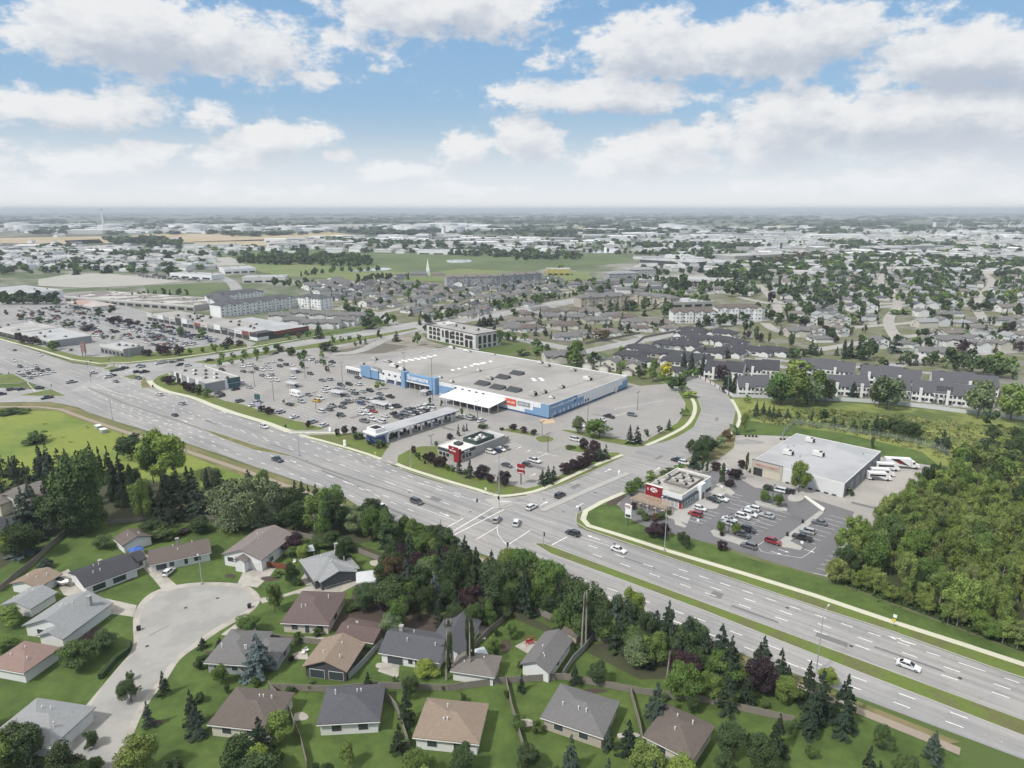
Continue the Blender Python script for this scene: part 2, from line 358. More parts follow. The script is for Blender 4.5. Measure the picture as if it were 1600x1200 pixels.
ribbon('road', [(1100,512),(1250,492),(1400,478),(1600,470)], 11, .03, avem, sm=4); ribbon('road', [(1340,590),(1450,560),(1600,548)], 9, .03, avem, sm=4)
# neighbourhood base sheets
sheet('lawn', [(-700,1500),(-700,760),(0,700),(140,668),(400,745),(690,860),(910,942),(1100,1010),(1500,1180),(1900,1500)], .02, grass)
sheet('meadow', [(-300,700),(-200,640),(0,632),(95,634),(140,650),(300,700),(410,742),(400,760),(300,760),(200,745),(60,770),(0,790),(-300,850)], .03, meadow)
sheet('meadow', [(1140,622),(1160,650),(1155,676),(1243,680),(1385,712),(1462,728),(1640,800),(1800,760),(1700,660),(1500,645),(1365,632),(1200,624)], .03, marsh)
sheet('lawn', [(1155,655),(1250,668),(1330,680),(1440,706),(1470,730),(1385,716),(1243,682),(1152,679)], .04, grass)
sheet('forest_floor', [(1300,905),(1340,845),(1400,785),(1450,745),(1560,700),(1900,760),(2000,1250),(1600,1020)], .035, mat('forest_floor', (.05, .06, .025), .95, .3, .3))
sheet('ground_sheet', [(470,470),(640,430),(860,432),(1100,455),(1600,415),(1750,560),(1600,650),(1365,627),(1150,616),(1060,577),(915,545),(872,538),(640,520),(560,515),(430,500)], .025, mat('suburb_ground', (.13, .14, .07), .95, .25, .1, col2=(.19, .19, .16), scale2=.05, f2=(.45, .62)))
for a_, b_, w_ in [((985,522),(1230,575),8), ((1000,560),(1110,575),7), ((1180,560),(1560,592),7), ((800,500),(1000,540),6), ((860,480),(1080,520),6), ((1210,615),(1560,640),3)]:
    ribbon('road', [a_, b_], w_, .05, avem)
# car parks and lots
sheet('car_park', [(236,600),(240,588),(262,573),(330,572),(450,552),(500,546),(520,541),(600,531),(690,545),(745,548),(880,572),(1000,603),(1062,598),(1095,615),(1100,640),(1085,670),(1010,702),(975,718),(930,737),(835,772),(745,772),(620,728),(470,682),(380,652)], .03, asph2)
sheet('vacant_lot', [(500,546),(528,543),(590,531),(655,516),(668,532),(700,541),(650,546),(560,556),(520,556)], .034, gravel)
sheet('gravel_patch', [(520,553),(535,546),(600,536),(640,541),(600,552)], .038, mat('dark_soil_bed', (.14, .13, .11), .95, .2, .3))
sheet('car_park', [(-200,500),(-60,470),(60,462),(130,459),(235,489),(400,536),(386,545),(250,559),(130,563),(0,532),(-200,480)], .03, asph)
sheet('car_park', [(965,789),(971,778),(1010,760),(1058,732),(1100,700),(1118,690),(1150,680),(1245,680),(1385,714),(1420,717),(1462,728),(1448,755),(1400,792),(1370,822),(1330,852),(1306,905),(1240,888),(1119,851),(1060,836),(1016,826),(985,811)], .03, paleasph)
sheet('car_park', [(966,790),(972,778),(1012,757),(1060,737),(1125,738),(1150,745),(1180,762),(1240,770),(1335,800),(1290,900),(1240,888),(1119,851),(1060,836),(1016,826),(985,811)], .034, asph3)
sheet('sealed_patch', [(1148,740),(1180,742),(1178,748),(1150,746)], .036, asph); sheet('sealed_patch', [(1136,690),(1168,686),(1196,690),(1190,694),(1150,694)], .036, asph)
# roads
sheet('road', [(-500,440),(-200,486),(0,530),(114,568),(165,574),(240,607),(281,617),(379,653),(444,672),(470,681),(594,720),(647,742),(745,771),(790,778),(835,773),(870,795),(899,815),(905,825),(1050,874),(1291,955),(1394,988),(1566,1050),(1900,1165),(2300,1320),(2300,1600),(1700,1225),(1240,1052),(1100,1000),(965,950),(917,932),(860,906),(782,877),(700,845),(570,797),(535,775),(400,730),(350,712),(285,690),(177,657),(141,645),(123,636),(97,624),(60,602),(0,583),(-500,500)], .056, asph)
sheet('road', [(820,772),(835,772),(880,758),(935,735),(975,718),(1000,702),(1042,690),(1086,666),(1098,642),(1092,622),(1080,608),(1050,588),(1040,580),(1062,577),(1097,590),(1137,612),(1150,640),(1147,665),(1115,690),(1100,702),(1055,729),(1020,745),(975,767),(925,790),(903,800),(899,815),(860,795)], .060, asph)
sheet('road', [(40,629),(75,628),(97,631),(123,637),(141,646),(170,646),(200,632),(130,603),(60,610)], .052, asph)
sheet('road', [(170,566),(200,569),(275,562),(245,588),(236,600),(240,608),(270,622),(200,610),(160,585)], .048, asph)
sheet('road', [(-300,655),(0,629),(80,627),(130,600),(170,575),(200,570.5),(275,563),(387,546),(500,527.5),(560,518),(620,507),(800,482),(905,464),(1000,449),(1010,453),(905,473),(780,495),(660,516),(590,531),(531,542),(444,554),(331,574),(240,590),(232,600),(120,612),(0,606),(-300,625)], .064, avem)
sheet('road', [(660,516),(776,521),(873,538),(915,546),(1005,526),(1100,509),(1100,514),(1005,536),(916,553),(870,545),(776,527),(655,520)], .06, avem)
ribbon('road', [(640,508),(620,520),(600,531),(560,549),(520,553)], 9, .066, avem, sm=4); ribbon('road', [(650,512),(610,503),(580,487),(470,480)], 9, .05, avem, sm=4)
# wheel-darkened lanes are left to the asphalt itself; dry verge and foot path along the near side
sheet('grass_verge', [(-300,652),(0,631),(75,629),(97,632),(120,638),(141,648),(177,660),(285,693),(350,715),(400,733),(535,778),(570,800),(700,848),(782,880),(860,909),(917,935),(965,953),(1100,1003),(1240,1056),(1500,1160),(1470,1165),(1220,1062),(1080,1010),(900,943),(770,895),(690,865),(560,812),(400,752),(270,702),(140,662),(90,642),(0,641),(-300,664)], .10, dgrass)
ribbon('path', [(-300,655),(0,636),(60,636),(95,640),(130,653),(210,680),(300,708),(400,742),(560,801),(700,856),(800,895),(925,942),(1000,972),(1110,1016),(1250,1074),(1500,1175)], 2.2, .12, dirt)
# raised grass islands, verges
island(C(380,540,7.27, [(0,670),(380,790),(600,855),(740,880),(940,955),(820,966),(600,968),(480,940),(0,790)]) + [(340,634),(300,622),(262,611),(240,605),(236,597),(246,588),(262,583),(268,590),(300,604),(351,626)])
ribbon('sidewalk', [(233,595),(240,602),(262,612),(300,621),(340,637),(380,650),(420,662),(452,675)], 3.0, .128, walkm, sm=3)
island([(470,682),(485,679.5),(549,678),(576,684),(612,693),(603,706),(595,719),(560,709)])
ribbon('sidewalk', [(467,679.5),(500,688),(540,699),(575,710),(596,717.5)], 1.7, .128, walkm); ribbon('sidewalk', [(452,675.5),(500,676),(549,676)], 1.7, .068, walkm)
island([(619,722),(621,712),(640,702),(658,697),(684,697),(686,712),(712,736),(760,749),(790,756),(822,763),(840,759),(875,742),(915,721),(950,707),(968,707),(975,714),(930,735),(880,757),(835,771),(785,776),(745,769),(647,740),(628,733)])
ribbon('sidewalk', [(620,725),(640,733),(700,752),(745,765),(770,773),(790,775),(835,768),(880,750),(930,727),(972,711)], 1.8, .128, walkm, sm=3)
island([(840,690),(836,684),(848,680),(862,683),(866,688),(852,692)], sm=3); island([(884,703),(886,697),(905,696),(925,703),(930,708),(905,707)], sm=3)
island([(781,672),(800,668),(840,680),(834,682),(800,676)], kerb=.2)
island([(874,672),(886,671.5),(940,680),(1004,693),(1008,698),(990,699),(940,690)])
island([(1003,697),(1012,686),(1057,661),(1068,645),(1070,630),(1058,612),(1066,608),(1090,620),(1097,641),(1085,668),(1060,683),(1042,690)], m=vgrass)
ribbon('sidewalk', [(1010,696),(1040,683),(1072,665),(1085,645),(1084,628),(1074,616)], 1.9, .128, walkm, sm=4)
island([(1040,578),(1050,588),(1080,608),(1066,607),(1040,600),(1020,590),(1025,582)], m=grass)
island([(1064,575),(1100,590),(1140,611),(1154,640),(1151,665),(1120,690),(1118,684),(1144,665),(1149,641),(1134,612),(1095,592)], kerb=.15)
ribbon('sidewalk', [(1143,624),(1152,640),(1156,655),(1148,672),(1128,688)], 1.6, .135, walkm, sm=4)
island([(1104,701),(1118,689),(1150,678),(1148,700),(1128,716),(1085,728),(1062,734),(1058,730)], m=dgrass)
island([(899,816),(900,803),(925,790),(975,767),(1020,745),(1054,730),(1060,735),(1040,742),(1010,756),(978,770),(966,782),(964,791),(985,812),(1016,827),(1060,838),(1119,853),(1180,876),(1240,890),(1300,910),(1420,955),(1600,1022),(2000,1170),(2000,1195),(1600,1060),(1566,1049),(1394,987),(1291,954),(1050,873),(917,827)])
sheet('lawn', [(917,818),(914,800),(935,790),(962,787),(985,811),(1016,827),(1060,838),(1119,853),(1180,876),(1240,890),(1300,910),(1420,955),(1600,1022),(1600,1036),(1394,968),(1273,927),(1050,858)], .131, grass)
ribbon('sidewalk', [(975,770),(940,785),(915,799),(911,812),(920,822),(960,834),(1050,863),(1160,896),(1273,931),(1394,972),(1500,1006),(1600,1039),(1800,1107)], 1.9, .14, walkm)
sheet('mulch_bed', [(945,789),(958,778),(975,770),(978,776),(966,786),(962,790)], .136, soil)
island([(-200,478),(0,526),(60,540),(125,556),(160,558),(250,549),(330,540),(385,536),(388,544),(275,561),(200,568),(150,571),(114,564),(0,529),(-200,483)])
ribbon('sidewalk', [(-100,504),(0,530),(60,546),(114,562),(155,568),(200,566.5),(275,559.5),(387,543.5),(500,524.5)], 1.8, .128, walkm)
island([(444,550),(331,570),(300,566),(318,563),(398,551),(470,541),(520,532),(600,521),(650,512),(653,514),(590,528),(531,539)])
island([(390,545),(500,527),(610,506),(600,503),(495,522),(400,539)], m=grass)
# islands of the big crossing
island([(0,600),(-30,598),(5,586),(18,583),(42,595),(30,599)]); island([(28,618),(60,612),(80,608),(103,618),(98,619),(60,619)])
island([(160,577),(175,572),(196,576),(180,580)]); island([(192,588),(210,585),(228,590),(205,593)])
island([(221,607),(219,597),(226,590),(232,597),(236,606)], kerb=.2, m=dgrass)
# medians
island([(834,850),(838,848.5),(850,849),(1100,941),(1250,996),(1394,1049),(1800,1200),(1700,1190),(1339,1050),(1100,955),(980,910),(860,866)], kerb=.35)
island([(314,669.5),(345,678),(400,696),(456,711.5),(455,714),(395,703),(345,685)], kerb=.3, m=dgrass)
for pts, w_ in [([(138,606),(200,632),(314,670)], .7), ([(456,713),(505,732),(610,767),(718,806)], .7), ([(846,798.5),(915,768),(982,739.5)], 2.4)]: ribbon('median', pts, w_, .2, conc if w_ > 1 else mat('dark_kerb', (.2, .195, .18), .9, .2, .6), z0=.06)
sheet('median', [(757,781),(775,779),(800,784),(802,790),(790,794),(775,795)], .19, conc, z0=.06)
# pavement beside the buildings of the near lot
sheet('sidewalk', [(1065,790),(1112,757),(1135,770),(1130,776),(1083,800),(1074,819),(1060,814),(1030,806)], .16, conc, z0=.03)
for pl in ([(1118,757),(1130,754),(1149,771),(1143,775),(1128,768)], [(1086,788),(1098,783),(1124,789),(1120,795),(1110,796)], [(1053,812),(1060,813),(1073,823),(1070,825),(1055,820)]): sheet('sidewalk', pl, .165, conc, z0=.03)
for pl in ([(1110,830),(1116,828),(1170,847),(1174,853),(1162,854),(1115,838)], [(1179,783),(1186,783),(1230,795),(1230,799),(1222,799),(1182,789)],
           [(1217,847),(1225,840),(1280,799),(1288,801),(1235,846),(1255,856),(1251,860),(1222,855)]): sheet('kerb_island', pl, .17, conc, z0=.03)
sheet('retaining_slab', [(1255,777),(1259,776),(1289,796),(1286,801)], .45, mat('white_concrete', (.62, .61, .58), .9, .08, 1), z0=.03)
sheet('round_bed', [(1231,777),(1240,772),(1252,775),(1256,781),(1246,785),(1233,783)], .4, conc, z0=.03, sm=4)
# cul-de-sac
sheet('sidewalk', [(170,1060),(206,1016),(208,985),(209,962),(222,938),(246,922),(290,912),(345,910),(385,915),(405,930),(404,944),(388,960),(345,985),(312,1008),(282,1030),(262,1060),(220,1120),(140,1300),(60,1300),(110,1140)], .05, drivem, sm=3)
sheet('street', [(178,1052),(212,1018),(218,988),(219,962),(230,942),(255,926),(295,917),(340,915),(375,919),(395,931),(395,942),(382,956),(340,979),(305,1004),(272,1030),(250,1060),(208,1120),(126,1300),(74,1300),(122,1140)], .056, mat('street_asphalt', (.33, .325, .31), .92, .08, .5, col2=(.28, .28, .27), scale2=.1), sm=3)
for pl in ([(202,863),(218,857),(232,868),(250,892),(277,915),(255,924),(240,905)], [(130,936),(150,932),(214,946),(208,964),(138,954)], [(383,887),(408,884),(434,884),(422,900),(402,918),(370,914)],
           [(440,930),(500,910),(520,904),(555,903),(560,912),(535,925),(460,928),(410,943),(404,935)], [(345,992),(388,960),(404,992),(420,993),(512,996),(520,1006),(420,1000)], [(480,890),(492,906),(500,912),(478,915),(470,905)],
           [(107,889),(130,925),(145,932),(150,940),(100,930),(88,912),(95,895)], [(590,1049),(605,1025),(625,1032),(622,1060)], [(804,1010),(826,998),(845,1005),(826,1022)]): sheet('driveway', pl, .045, drivem)
sheet('flower_bed', [(488,985),(498,978),(500,960),(540,960),(560,900),(590,950),(700,960),(740,1000),(700,1000),(600,985)], .03, soil); sheet('ground_sheet', [(560,850),(640,880),(760,930),(900,1000),(1000,1020),(1100,1060),(1000,1062),(880,1000),(800,965),(700,950),(600,900)], .034, mat('painted_shade_ground', (.06, .065, .035), .95, .3, .4))  # second sheet: shade under the trees put into a dark ground colour
sheet('ground_sheet', [(0,762),(60,740),(140,742),(230,752),(300,765),(380,775),(440,782),(520,800),(600,840),(560,850),(500,840),(420,822),(300,818),(190,815),(120,815),(60,850),(0,890)], .036, MATS['painted_shade_ground'])  # same painted tree shade, under the belt behind the gardens
# streets of the estates; houses and trees keep clear of them
STREETS = []
for pl, w_ in [([(1150,462),(1180,470),(1250,480),(1350,476),(1470,470),(1650,460)], 10), ([(1195,505),(1230,520),(1330,512),(1450,503),(1560,500),(1680,507)], 9), ([(1270,548),(1330,538),(1400,528),(1500,520),(1680,526)], 9), ([(1200,502),(1215,485),(1205,465),(1185,445)], 9),
               ([(1400,528),(1388,500),(1402,472),(1375,440),(1390,422)], 9), ([(1540,503),(1525,472),(1550,440),(1530,422)], 9), ([(1150,452),(1300,448),(1450,443),(1650,438)], 9), ([(1170,436),(1300,430),(1450,427),(1620,424)], 9),
               ([(505,484),(600,470),(700,462),(800,456),(890,452)], 8), ([(560,500),(640,480),(760,474),(850,466)], 7), ([(620,438),(700,450),(780,446),(850,440)], 7), ([(880,458),(960,450),(1080,456)], 8)]:
    pw = smoothpts([G(*p_) for p_ in pl], 5); ribbon('street', pw, w_, .072 + .005 * len(STREETS), paleasph, world=True); STREETS.append((pw, w_))
    for a_, b_ in zip(pw, pw[1:]): pass
def clear(x, y, m):
    for pw, w_ in STREETS:
        for (ax, ay), (bx, by) in zip(pw, pw[1:]):
            dx, dy = bx - ax, by - ay; t_ = max(0, min(1, ((x - ax) * dx + (y - ay) * dy) / (dx * dx + dy * dy + 1e-9)))
            if math.hypot(x - ax - t_ * dx, y - ay - t_ * dy) < w_ / 2 + m: return False
    return True
# sealed patches and manholes on the roads
rg_ = random.Random(8); sp_ = mat('sealed_asphalt', (.17, .17, .175), .9, .1, .5)
for (u, v, l_, w_, a_) in [(620,800,9,1.2,A0),(520,742,14,.9,A0),(760,812,6,2.2,A0),(1000,880,10,.8,A0),(1180,960,12,1.0,A0),(1300,1000,7,2,A0),(900,760,5,2,A1),(440,700,16,.8,A0),(1120,930,3,3,A0),(330,660,10,1.4,A0),(1420,1030,14,.9,A0),(680,780,5,3,A0),(1120,655,6,1.4,1.2),(1030,715,6,1.6,A1),(250,985,5,.3,1.0),(700,670,8,2,A0),(560,650,9,2,A1),(840,730,7,3,A0),(940,650,10,1,A0),(1350,790,8,2,A0)]:
    x, y = G(u, v); c_, s_ = math.cos(a_), math.sin(a_); sheet('sealed_patch', [(x + p_ * c_ - q_ * s_, y + p_ * s_ + q_ * c_) for p_, q_ in ((-l_ / 2, -w_ / 2), (l_ / 2, -w_ / 2 * .8), (l_ / 2 * .9, w_ / 2), (-l_ / 2, w_ / 2))], .067, sp_, world=True)
for (u, v) in [(640,770),(735,800),(560,760),(880,800),(960,850),(1060,900),(1230,950),(1330,1010),(850,780),(930,770),(290,950),(340,935),(230,1010),(1110,640),(480,720),(390,690),(1500,1060)]:
    x, y = G(u, v); sheet('manhole', [(x + .45 * math.cos(k * .785), y + .45 * math.sin(k * .785)) for k in range(8)], .07, mat('manhole_iron', (.06, .055, .05), .6, .1), world=True)
# beds, patios and worn spots in the gardens
rg_ = random.Random(12)
for (u, v, rx, ry, m_) in [(200,905,10,4,'b'),(160,912,14,3,'b'),(150,985,10,6,'b'),(420,905,14,4,'b'),(590,880,16,5,'p'),(545,884,10,4,'p'),(470,1025,14,7,'p'),(520,948,6,10,'b'),(575,952,12,5,'b'),(720,1040,16,6,'p'),(748,985,20,7,'p'),(790,1010,8,12,'b'),(870,968,20,4,'b'),(905,978,14,4,'p'),(950,1010,16,5,'b'),(60,900,10,8,'b'),(650,860,16,6,'b'),(330,1020,10,3,'b'),(600,1040,14,5,'p'),(640,990,18,5,'b'),(360,900,8,3,'b'),(400,1085,16,5,'p'),(560,1090,20,5,'b'),(820,1130,16,7,'p'),(740,1120,12,5,'b'),(930,1080,20,4,'b'),(470,1120,12,8,'p'),(240,1130,14,6,'b'),(980,1150,18,6,'p'),(90,1110,14,6,'b')]:
    pl = [(u + rx * math.cos(k * .785) * rg_.uniform(.75, 1.15), v + ry * math.sin(k * .785) * rg_.uniform(.75, 1.15)) for k in range(8)]
    sheet({'b': 'flower_bed', 'p': 'patio', 'w': 'worn_grass'}[m_], pl, {'b': .075, 'p': .08, 'w': .07}[m_], {'b': soil, 'p': drivem, 'w': dgrass}[m_], sm=3)
# ------------------------------------------------------------------ markings
for k, (a_, b_) in enumerate([((350,701),(745,843)), ((420,715),(750,836)), ((400,676),(772,801)), ((415,668),(770,786)), ((430,660),(775,775)), ((475,687),(760,777))]):
    pass
def lane(pts, dash=(3, 9)):
    for a_, b_ in zip(pts, pts[1:]): line(a_, b_, w=.24, z=.072, dash=dash)
E5 = C(1050,840,2.909, [(-400,-5),(30,143),(1360,588),(1900,770)]); lane(E5[1:], (2.6, 6))
lane(C(1050,840,2.909, [(-380,35),(30,175),(1235,587),(2000,850)])); lane(C(1050,840,2.909, [(-360,75),(150,250),(1010,550),(2000,890)]))
lane(C(1050,840,2.909, [(-430,185),(100,363),(615,557),(1500,880)])); lane(C(1050,840,2.909, [(-440,215),(585,592),(1500,930)]))
lane(C(350,640,4, [(-700,0),(150,302),(480,425),(1200,690)])); lane(C(350,640,4, [(-640,-30),(460,345),(780,460),(1065,560)])); lane(C(350,640,4, [(660,412),(1255,668)]))
lane(C(350,640,4, [(-800,-210),(-100,60),(640,310),(1040,460),(1450,610)])); lane(C(350,640,4, [(-800,-260),(640,260),(1110,420),(1510,562)])); lane(C(350,640,4, [(-820,-310),(690,250),(1330,477),(1600,575)]))
lane(C(350,640,4, [(500,168),(1200,400)]), (2.6, 6)); lane(C(350,640,4, [(-900,-380),(-560,-230),(760,230),(1200,385)]))
lane(C(200,520,6.154, [(0,790),(400,880),(700,1000),(900,1080)])); lane(C(200,520,6.154, [(0,600),(1100,950),(1600,1130)])); lane(C(0,540,6.154, [(800,400),(1100,560),(1600,760)])); lane(C(0,540,6.154, [(1080,470),(1600,620)]))
lane([(-200,510),(60,556)]); lane([(-200,520),(40,565)]); lane([(230,592),(330,572),(500,541),(640,513)], (3, 9)); lane([(200,580),(300,566),(500,536),(640,508)], (3, 9)); lane([(660,509),(800,487),(900,468)], (3, 9))
K = dict(z=.076)
for a_, b_, w_ in [((744,843),(778,823),.35), ((747,842),(800,795),.0), ((715,809),(772,792),.0), ((682,833),(724,810),.45), ((690,841),(773,792),.45), ((700,841),(788,796),.45),
                   ((632,785),(712,814),.25), ((661,756),(775,793),.2), ((862,852),(886,839),.45), ((793,852),(828,829),.35), ((907,840),(955,854),.2), ((803,798),(905,830),.15),
                   ((773,783),(823,787),.2), ((755,783),(700,768),.0), ((991,764),(1033,745),.3), ((145,604),(210,621),.3), ((150,600),(176,612),.3), ((200,596),(260,620),.25), ((123,625),(160,640),.2), ((42,597),(55,612),.35), ((0,560),(30,573),.2)]:
    if w_: line(a_, b_, w=w_ * .7, **K)
lines(smoothpts([(780,816),(777,824),(778,834),(784,843),(792,852)], 4), w=.15, **K)
for i in range(6): line((779 + .5, 777 + i * 1.6 - 1), (797, 777.2 + i * 1.6 - 1), w=.35, z=.192) if i in (0, 5) else None
for i in range(4): line((686 + i * 3.2, 822 + i * 1.7), (700 + i * 3.2, 827.5 + i * 1.7), w=.2, **K)
for u, v, a_ in [(1413,1002,A0+math.pi),(1405,1000,A0+math.pi),(695,804,A0),(458,721,A0),(927,840,A0+math.pi),(950,735,A1),(967,738,A1+.5),(905,790,A1+math.pi),(850,787,A1),(298,654,A0),(289,658,A0),(1027,733,A1),(240,672,A0),(350,644,A0)]: arrow(u, v, a_, 1.15, .078)
# stalls
def stalls(p, q, n, depth, a, z=.04, w=.12):
    x0, y0 = G(*p); x1, y1 = G(*q)
    for i in range(n + 1):
        x, y = x0 + (x1 - x0) * i / n, y0 + (y1 - y0) * i / n
        line((x, y), (x + depth * math.cos(a), y + depth * math.sin(a)), w=w, z=z, world=True)
stalls((1143,838),(1210,797),9,5.2,A0); stalls((1190,792),(1150,815),6,5.0,A0,); stalls((1245,842),(1296,805),7,5.6,A0); stalls((1075,812),(1103,797),4,5,A0); stalls((1124,780),(1140,770),3,4.5,A0)
stalls((1270,895),(1300,862),5,5,A0+.2); stalls((1152,782),(1135,792),2,4.8,A0)
line((1183,853),(1206,838), w=.12, z=.04); lines([(1183,853),(1190,862),(1252,872),(1262,866),(1275,855)], w=.12, z=.04)
for u, v, a_ in [(1213,864,A0),(1225,861,A0),(1265,861,A0)]: arrow(u, v, a_, .8, .042)
for k in range(15):      # rows of the supermarket lot
    p0 = (400 + k * 11, 628 - k * 5.2)
for (p0, q0, n_) in [((428,640),(500,585),18),((452,650),(545,592),22),((480,655),(575,602),24),((510,661),(600,612),26),((540,668),(690,622),34),((400,612),(455,577),14),((372,600),(440,570),14)]: stalls(p0, q0, n_, 5.2, A0, w=.1); stalls(p0, q0, n_, 5.2, A0 + math.pi, w=.1)
stalls((880,720),(925,700),6,5,A0); stalls((773,722),(800,735),5,5,A1); stalls((760,706),(800,692),7,5,A0); stalls((905,670),(980,645),14,5,A1+.1); stalls((960,640),(1030,628),12,5,A1)
for u, v, a_ in [(770,708,A1),(810,700,A1),(825,705,A1),(812,738,A1),(833,742,A1)]: arrow(u, v, a_, .9, .042)
line((839,706),(855,710), w=.2, z=.04); line((855,710),(873,713), w=.2, z=.04); line((838,716),(856,708), w=.2, z=.04)
tag(MK.build('road_markings', paint), kind='structure')
sheet('road_patch', [(842,655),(862,653),(868,660),(850,663)], .044, mat('worn_yellow', (.5, .38, .25), .9, .2, .6))
# ------------------------------------------------------------------ trees
def folmat(name):
    m = bpy.data.materials.new(name); m.use_nodes = True; t = m.node_tree; p = t.nodes['Principled BSDF']
    p.inputs['Roughness'].default_value = .8; p.inputs['Specular IOR Level'].default_value = .15
    oi = N(t, 'ShaderNodeObjectInfo'); geo = N(t, 'ShaderNodeNewGeometry')
    n = noise(t, geo.outputs['Position'], .55, 3)
    v = mth(t, 'ADD', .38, mth(t, 'ADD', mth(t, 'MULTIPLY', geo.outputs['Random Per Island'], .45), mth(t, 'MULTIPLY', n, .6)))
    s = N(t, 'ShaderNodeVectorMath', operation='SCALE'); t.links.new(oi.outputs['Color'], s.inputs[0]); t.links.new(v, s.inputs[3])
    warm = mixc(t, sstep(t, noise(t, geo.outputs['Position'], .25, 2), .45, .7), (1, 1, 1), (1.06, 1.03, .9))
    mu = N(t, 'ShaderNodeVectorMath', operation='MULTIPLY'); t.links.new(s.outputs[0], mu.inputs[0]); t.links.new(warm, mu.inputs[1])
    t.links.new(mu.outputs[0], p.inputs['Base Color']); return m
FOL = folmat('foliage'); bark = mat('bark', (.11, .09, .07), .95, .2, 2); palebark = mat('pale_bark', (.30, .28, .24), .95, .2, 2)
def quads(c, nrm, size, rs, aspect=1.0):
    """many small leaf faces at centres c facing roughly nrm"""
    n = len(c); nrm = nrm / np.maximum(np.linalg.norm(nrm, axis=1, keepdims=True), 1e-6)
    r = rs.normal(size=(n, 3)); a = np.cross(nrm, r); a /= np.maximum(np.linalg.norm(a, axis=1, keepdims=True), 1e-6); b = np.cross(nrm, a)
    sz = (size * rs.uniform(.6, 1.35, n))[:, None]; a = a * sz * aspect; b = b * sz
    k = rs.uniform(.55, 1.0, (n, 4, 1)); v = np.stack([c - a * k[:, 0] - b * .3, c + b * k[:, 1], c + a * k[:, 2] - b * .2, c - b * k[:, 3]], 1).reshape(-1, 3)
    f = np.arange(4 * n).reshape(n, 4); return v, f
def npmesh(name, v, f, mats, parent=None):
    me = bpy.data.meshes.new(name); n = len(f)
    me.vertices.add(len(v)); me.vertices.foreach_set('co', v.astype('f').ravel()); me.loops.add(4 * n); me.polygons.add(n)
    me.loops.foreach_set('vertex_index', f.astype('i').ravel()); me.polygons.foreach_set('loop_start', np.arange(0, 4 * n, 4, dtype='i'))
    me.polygons.foreach_set('loop_total', np.full(n, 4, 'i')); me.update(calc_edges=True)
    for m in mats: me.materials.append(m)
    o = bpy.data.objects.new(name, me); COL.objects.link(o); o.parent = parent; return o
def crown_leafy(seed, n, lobes=14, leaf=.3, base=.22, shape='round', rk=1.0):
    rs = np.random.RandomState(seed); cs = []; rad = []     # height 1 x 10 m, width 1 x 10 m
    for i in range(lobes):
        t_ = (i + .5) / lobes; z = base * 10 + (10 - base * 10) * (.12 + .8 * t_)
        env = {'round': math.sin(math.pi * (.14 + .78 * t_)) ** .7, 'oval': math.sin(math.pi * (.2 + .72 * t_)) ** .6, 'cone': (1.08 - t_) ** .6 * min(1, t_ * 5 + .4), 'column': .85}[shape]
        rr = 3.3 * env * math.sqrt(rs.uniform(.12, 1.15)); a = rs.uniform(0, 6.28) + i * 2.4
        cs.append((rr * math.cos(a), rr * math.sin(a), z)); rad.append((1.9 if shape != 'column' else 1.7) * rk * rs.uniform(.45, 1.15) * (.65 + .45 * env))
    cs = np.array(cs); rad = np.array(rad); idx = rs.choice(lobes, n, p=rad ** 2 / (rad ** 2).sum())
    d = rs.normal(size=(n, 3)); d[:, 2] += .25; d /= np.linalg.norm(d, axis=1, keepdims=True)
    rr = rad[idx] * rs.uniform(.62, 1.08, n) ** .5; c = cs[idx] + d * rr[:, None] * np.array([1, 1, .85])
    c += rs.normal(size=(n, 3)) * .2
    return quads(c, d + rs.normal(size=(n, 3)) * .55, leaf, rs)
def crown_spruce(seed, n, leaf=.26):
    rs = np.random.RandomState(seed); t_ = 1 - np.sqrt(rs.uniform(0.0, 1, n)) ; nb = 90
    tz = np.sort(rs.uniform(.0, 1, nb)); ba = rs.uniform(0, 6.28, nb); bl = (1 - tz) ** .85 * rs.uniform(.72, 1.12, nb) * 4.6 + .12
    w = bl ** 1.1 + .12; idx = rs.choice(nb, n, p=w / w.sum()); s = rs.uniform(.08, 1, n) ** .7
    r = bl[idx] * s; a = ba[idx] + rs.normal(size=n) * .22 * (1.25 - s); z = .7 + tz[idx] * 9.1 - r * .32 + s * s * bl[idx] * .12 + rs.normal(size=n) * .1
    c = np.stack([r * np.cos(a), r * np.sin(a), np.maximum(z, .25)], 1); nr = np.stack([np.cos(a) * .5, np.sin(a) * .5, np.ones(n)], 1)
    return quads(c, nr + rs.normal(size=(n, 3)) * .4, leaf, rs)
def crown_willow(seed, n):
    v, f = crown_leafy(seed, n // 2, 12, .26, .3); rs = np.random.RandomState(seed + 1); m = n // 2
    a = rs.uniform(0, 6.28, m); r = 3.6 * np.sqrt(rs.uniform(.35, 1.1, m)); z = 8.2 - 6.6 * rs.uniform(0, 1, m) ** .9 * (r / 3.6)
    c = np.stack([r * np.cos(a), r * np.sin(a), z], 1); d = np.stack([np.cos(a), np.sin(a), .2 + 0 * a], 1)
    v2, f2 = quads(c, d + rs.normal(size=(m, 3)) * .35, .28, rs, .6); return np.vstack([v, v2]), np.vstack([f, f2 + len(v)])
def trunk(parent, h=6.5, r=.22, limbs=5, seed=0, m=None):
    rs = random.Random(seed); mb = MB(); mb.tube((0, 0, -.1), (rs.uniform(-.2, .2), rs.uniform(-.2, .2), h), r, r * .35, 7)
    for i in range(limbs):
        z = h * (.35 + .55 * i / limbs); a = i * 2.4 + rs.random(); L = 2.4 * (1 - .4 * i / limbs)
        mb.tube((0, 0, z), (L * math.cos(a), L * math.sin(a), z + L * .8), r * .4, r * .12, 5)
    return mb.build('trunk', m or bark, parent)
PROTO = {}
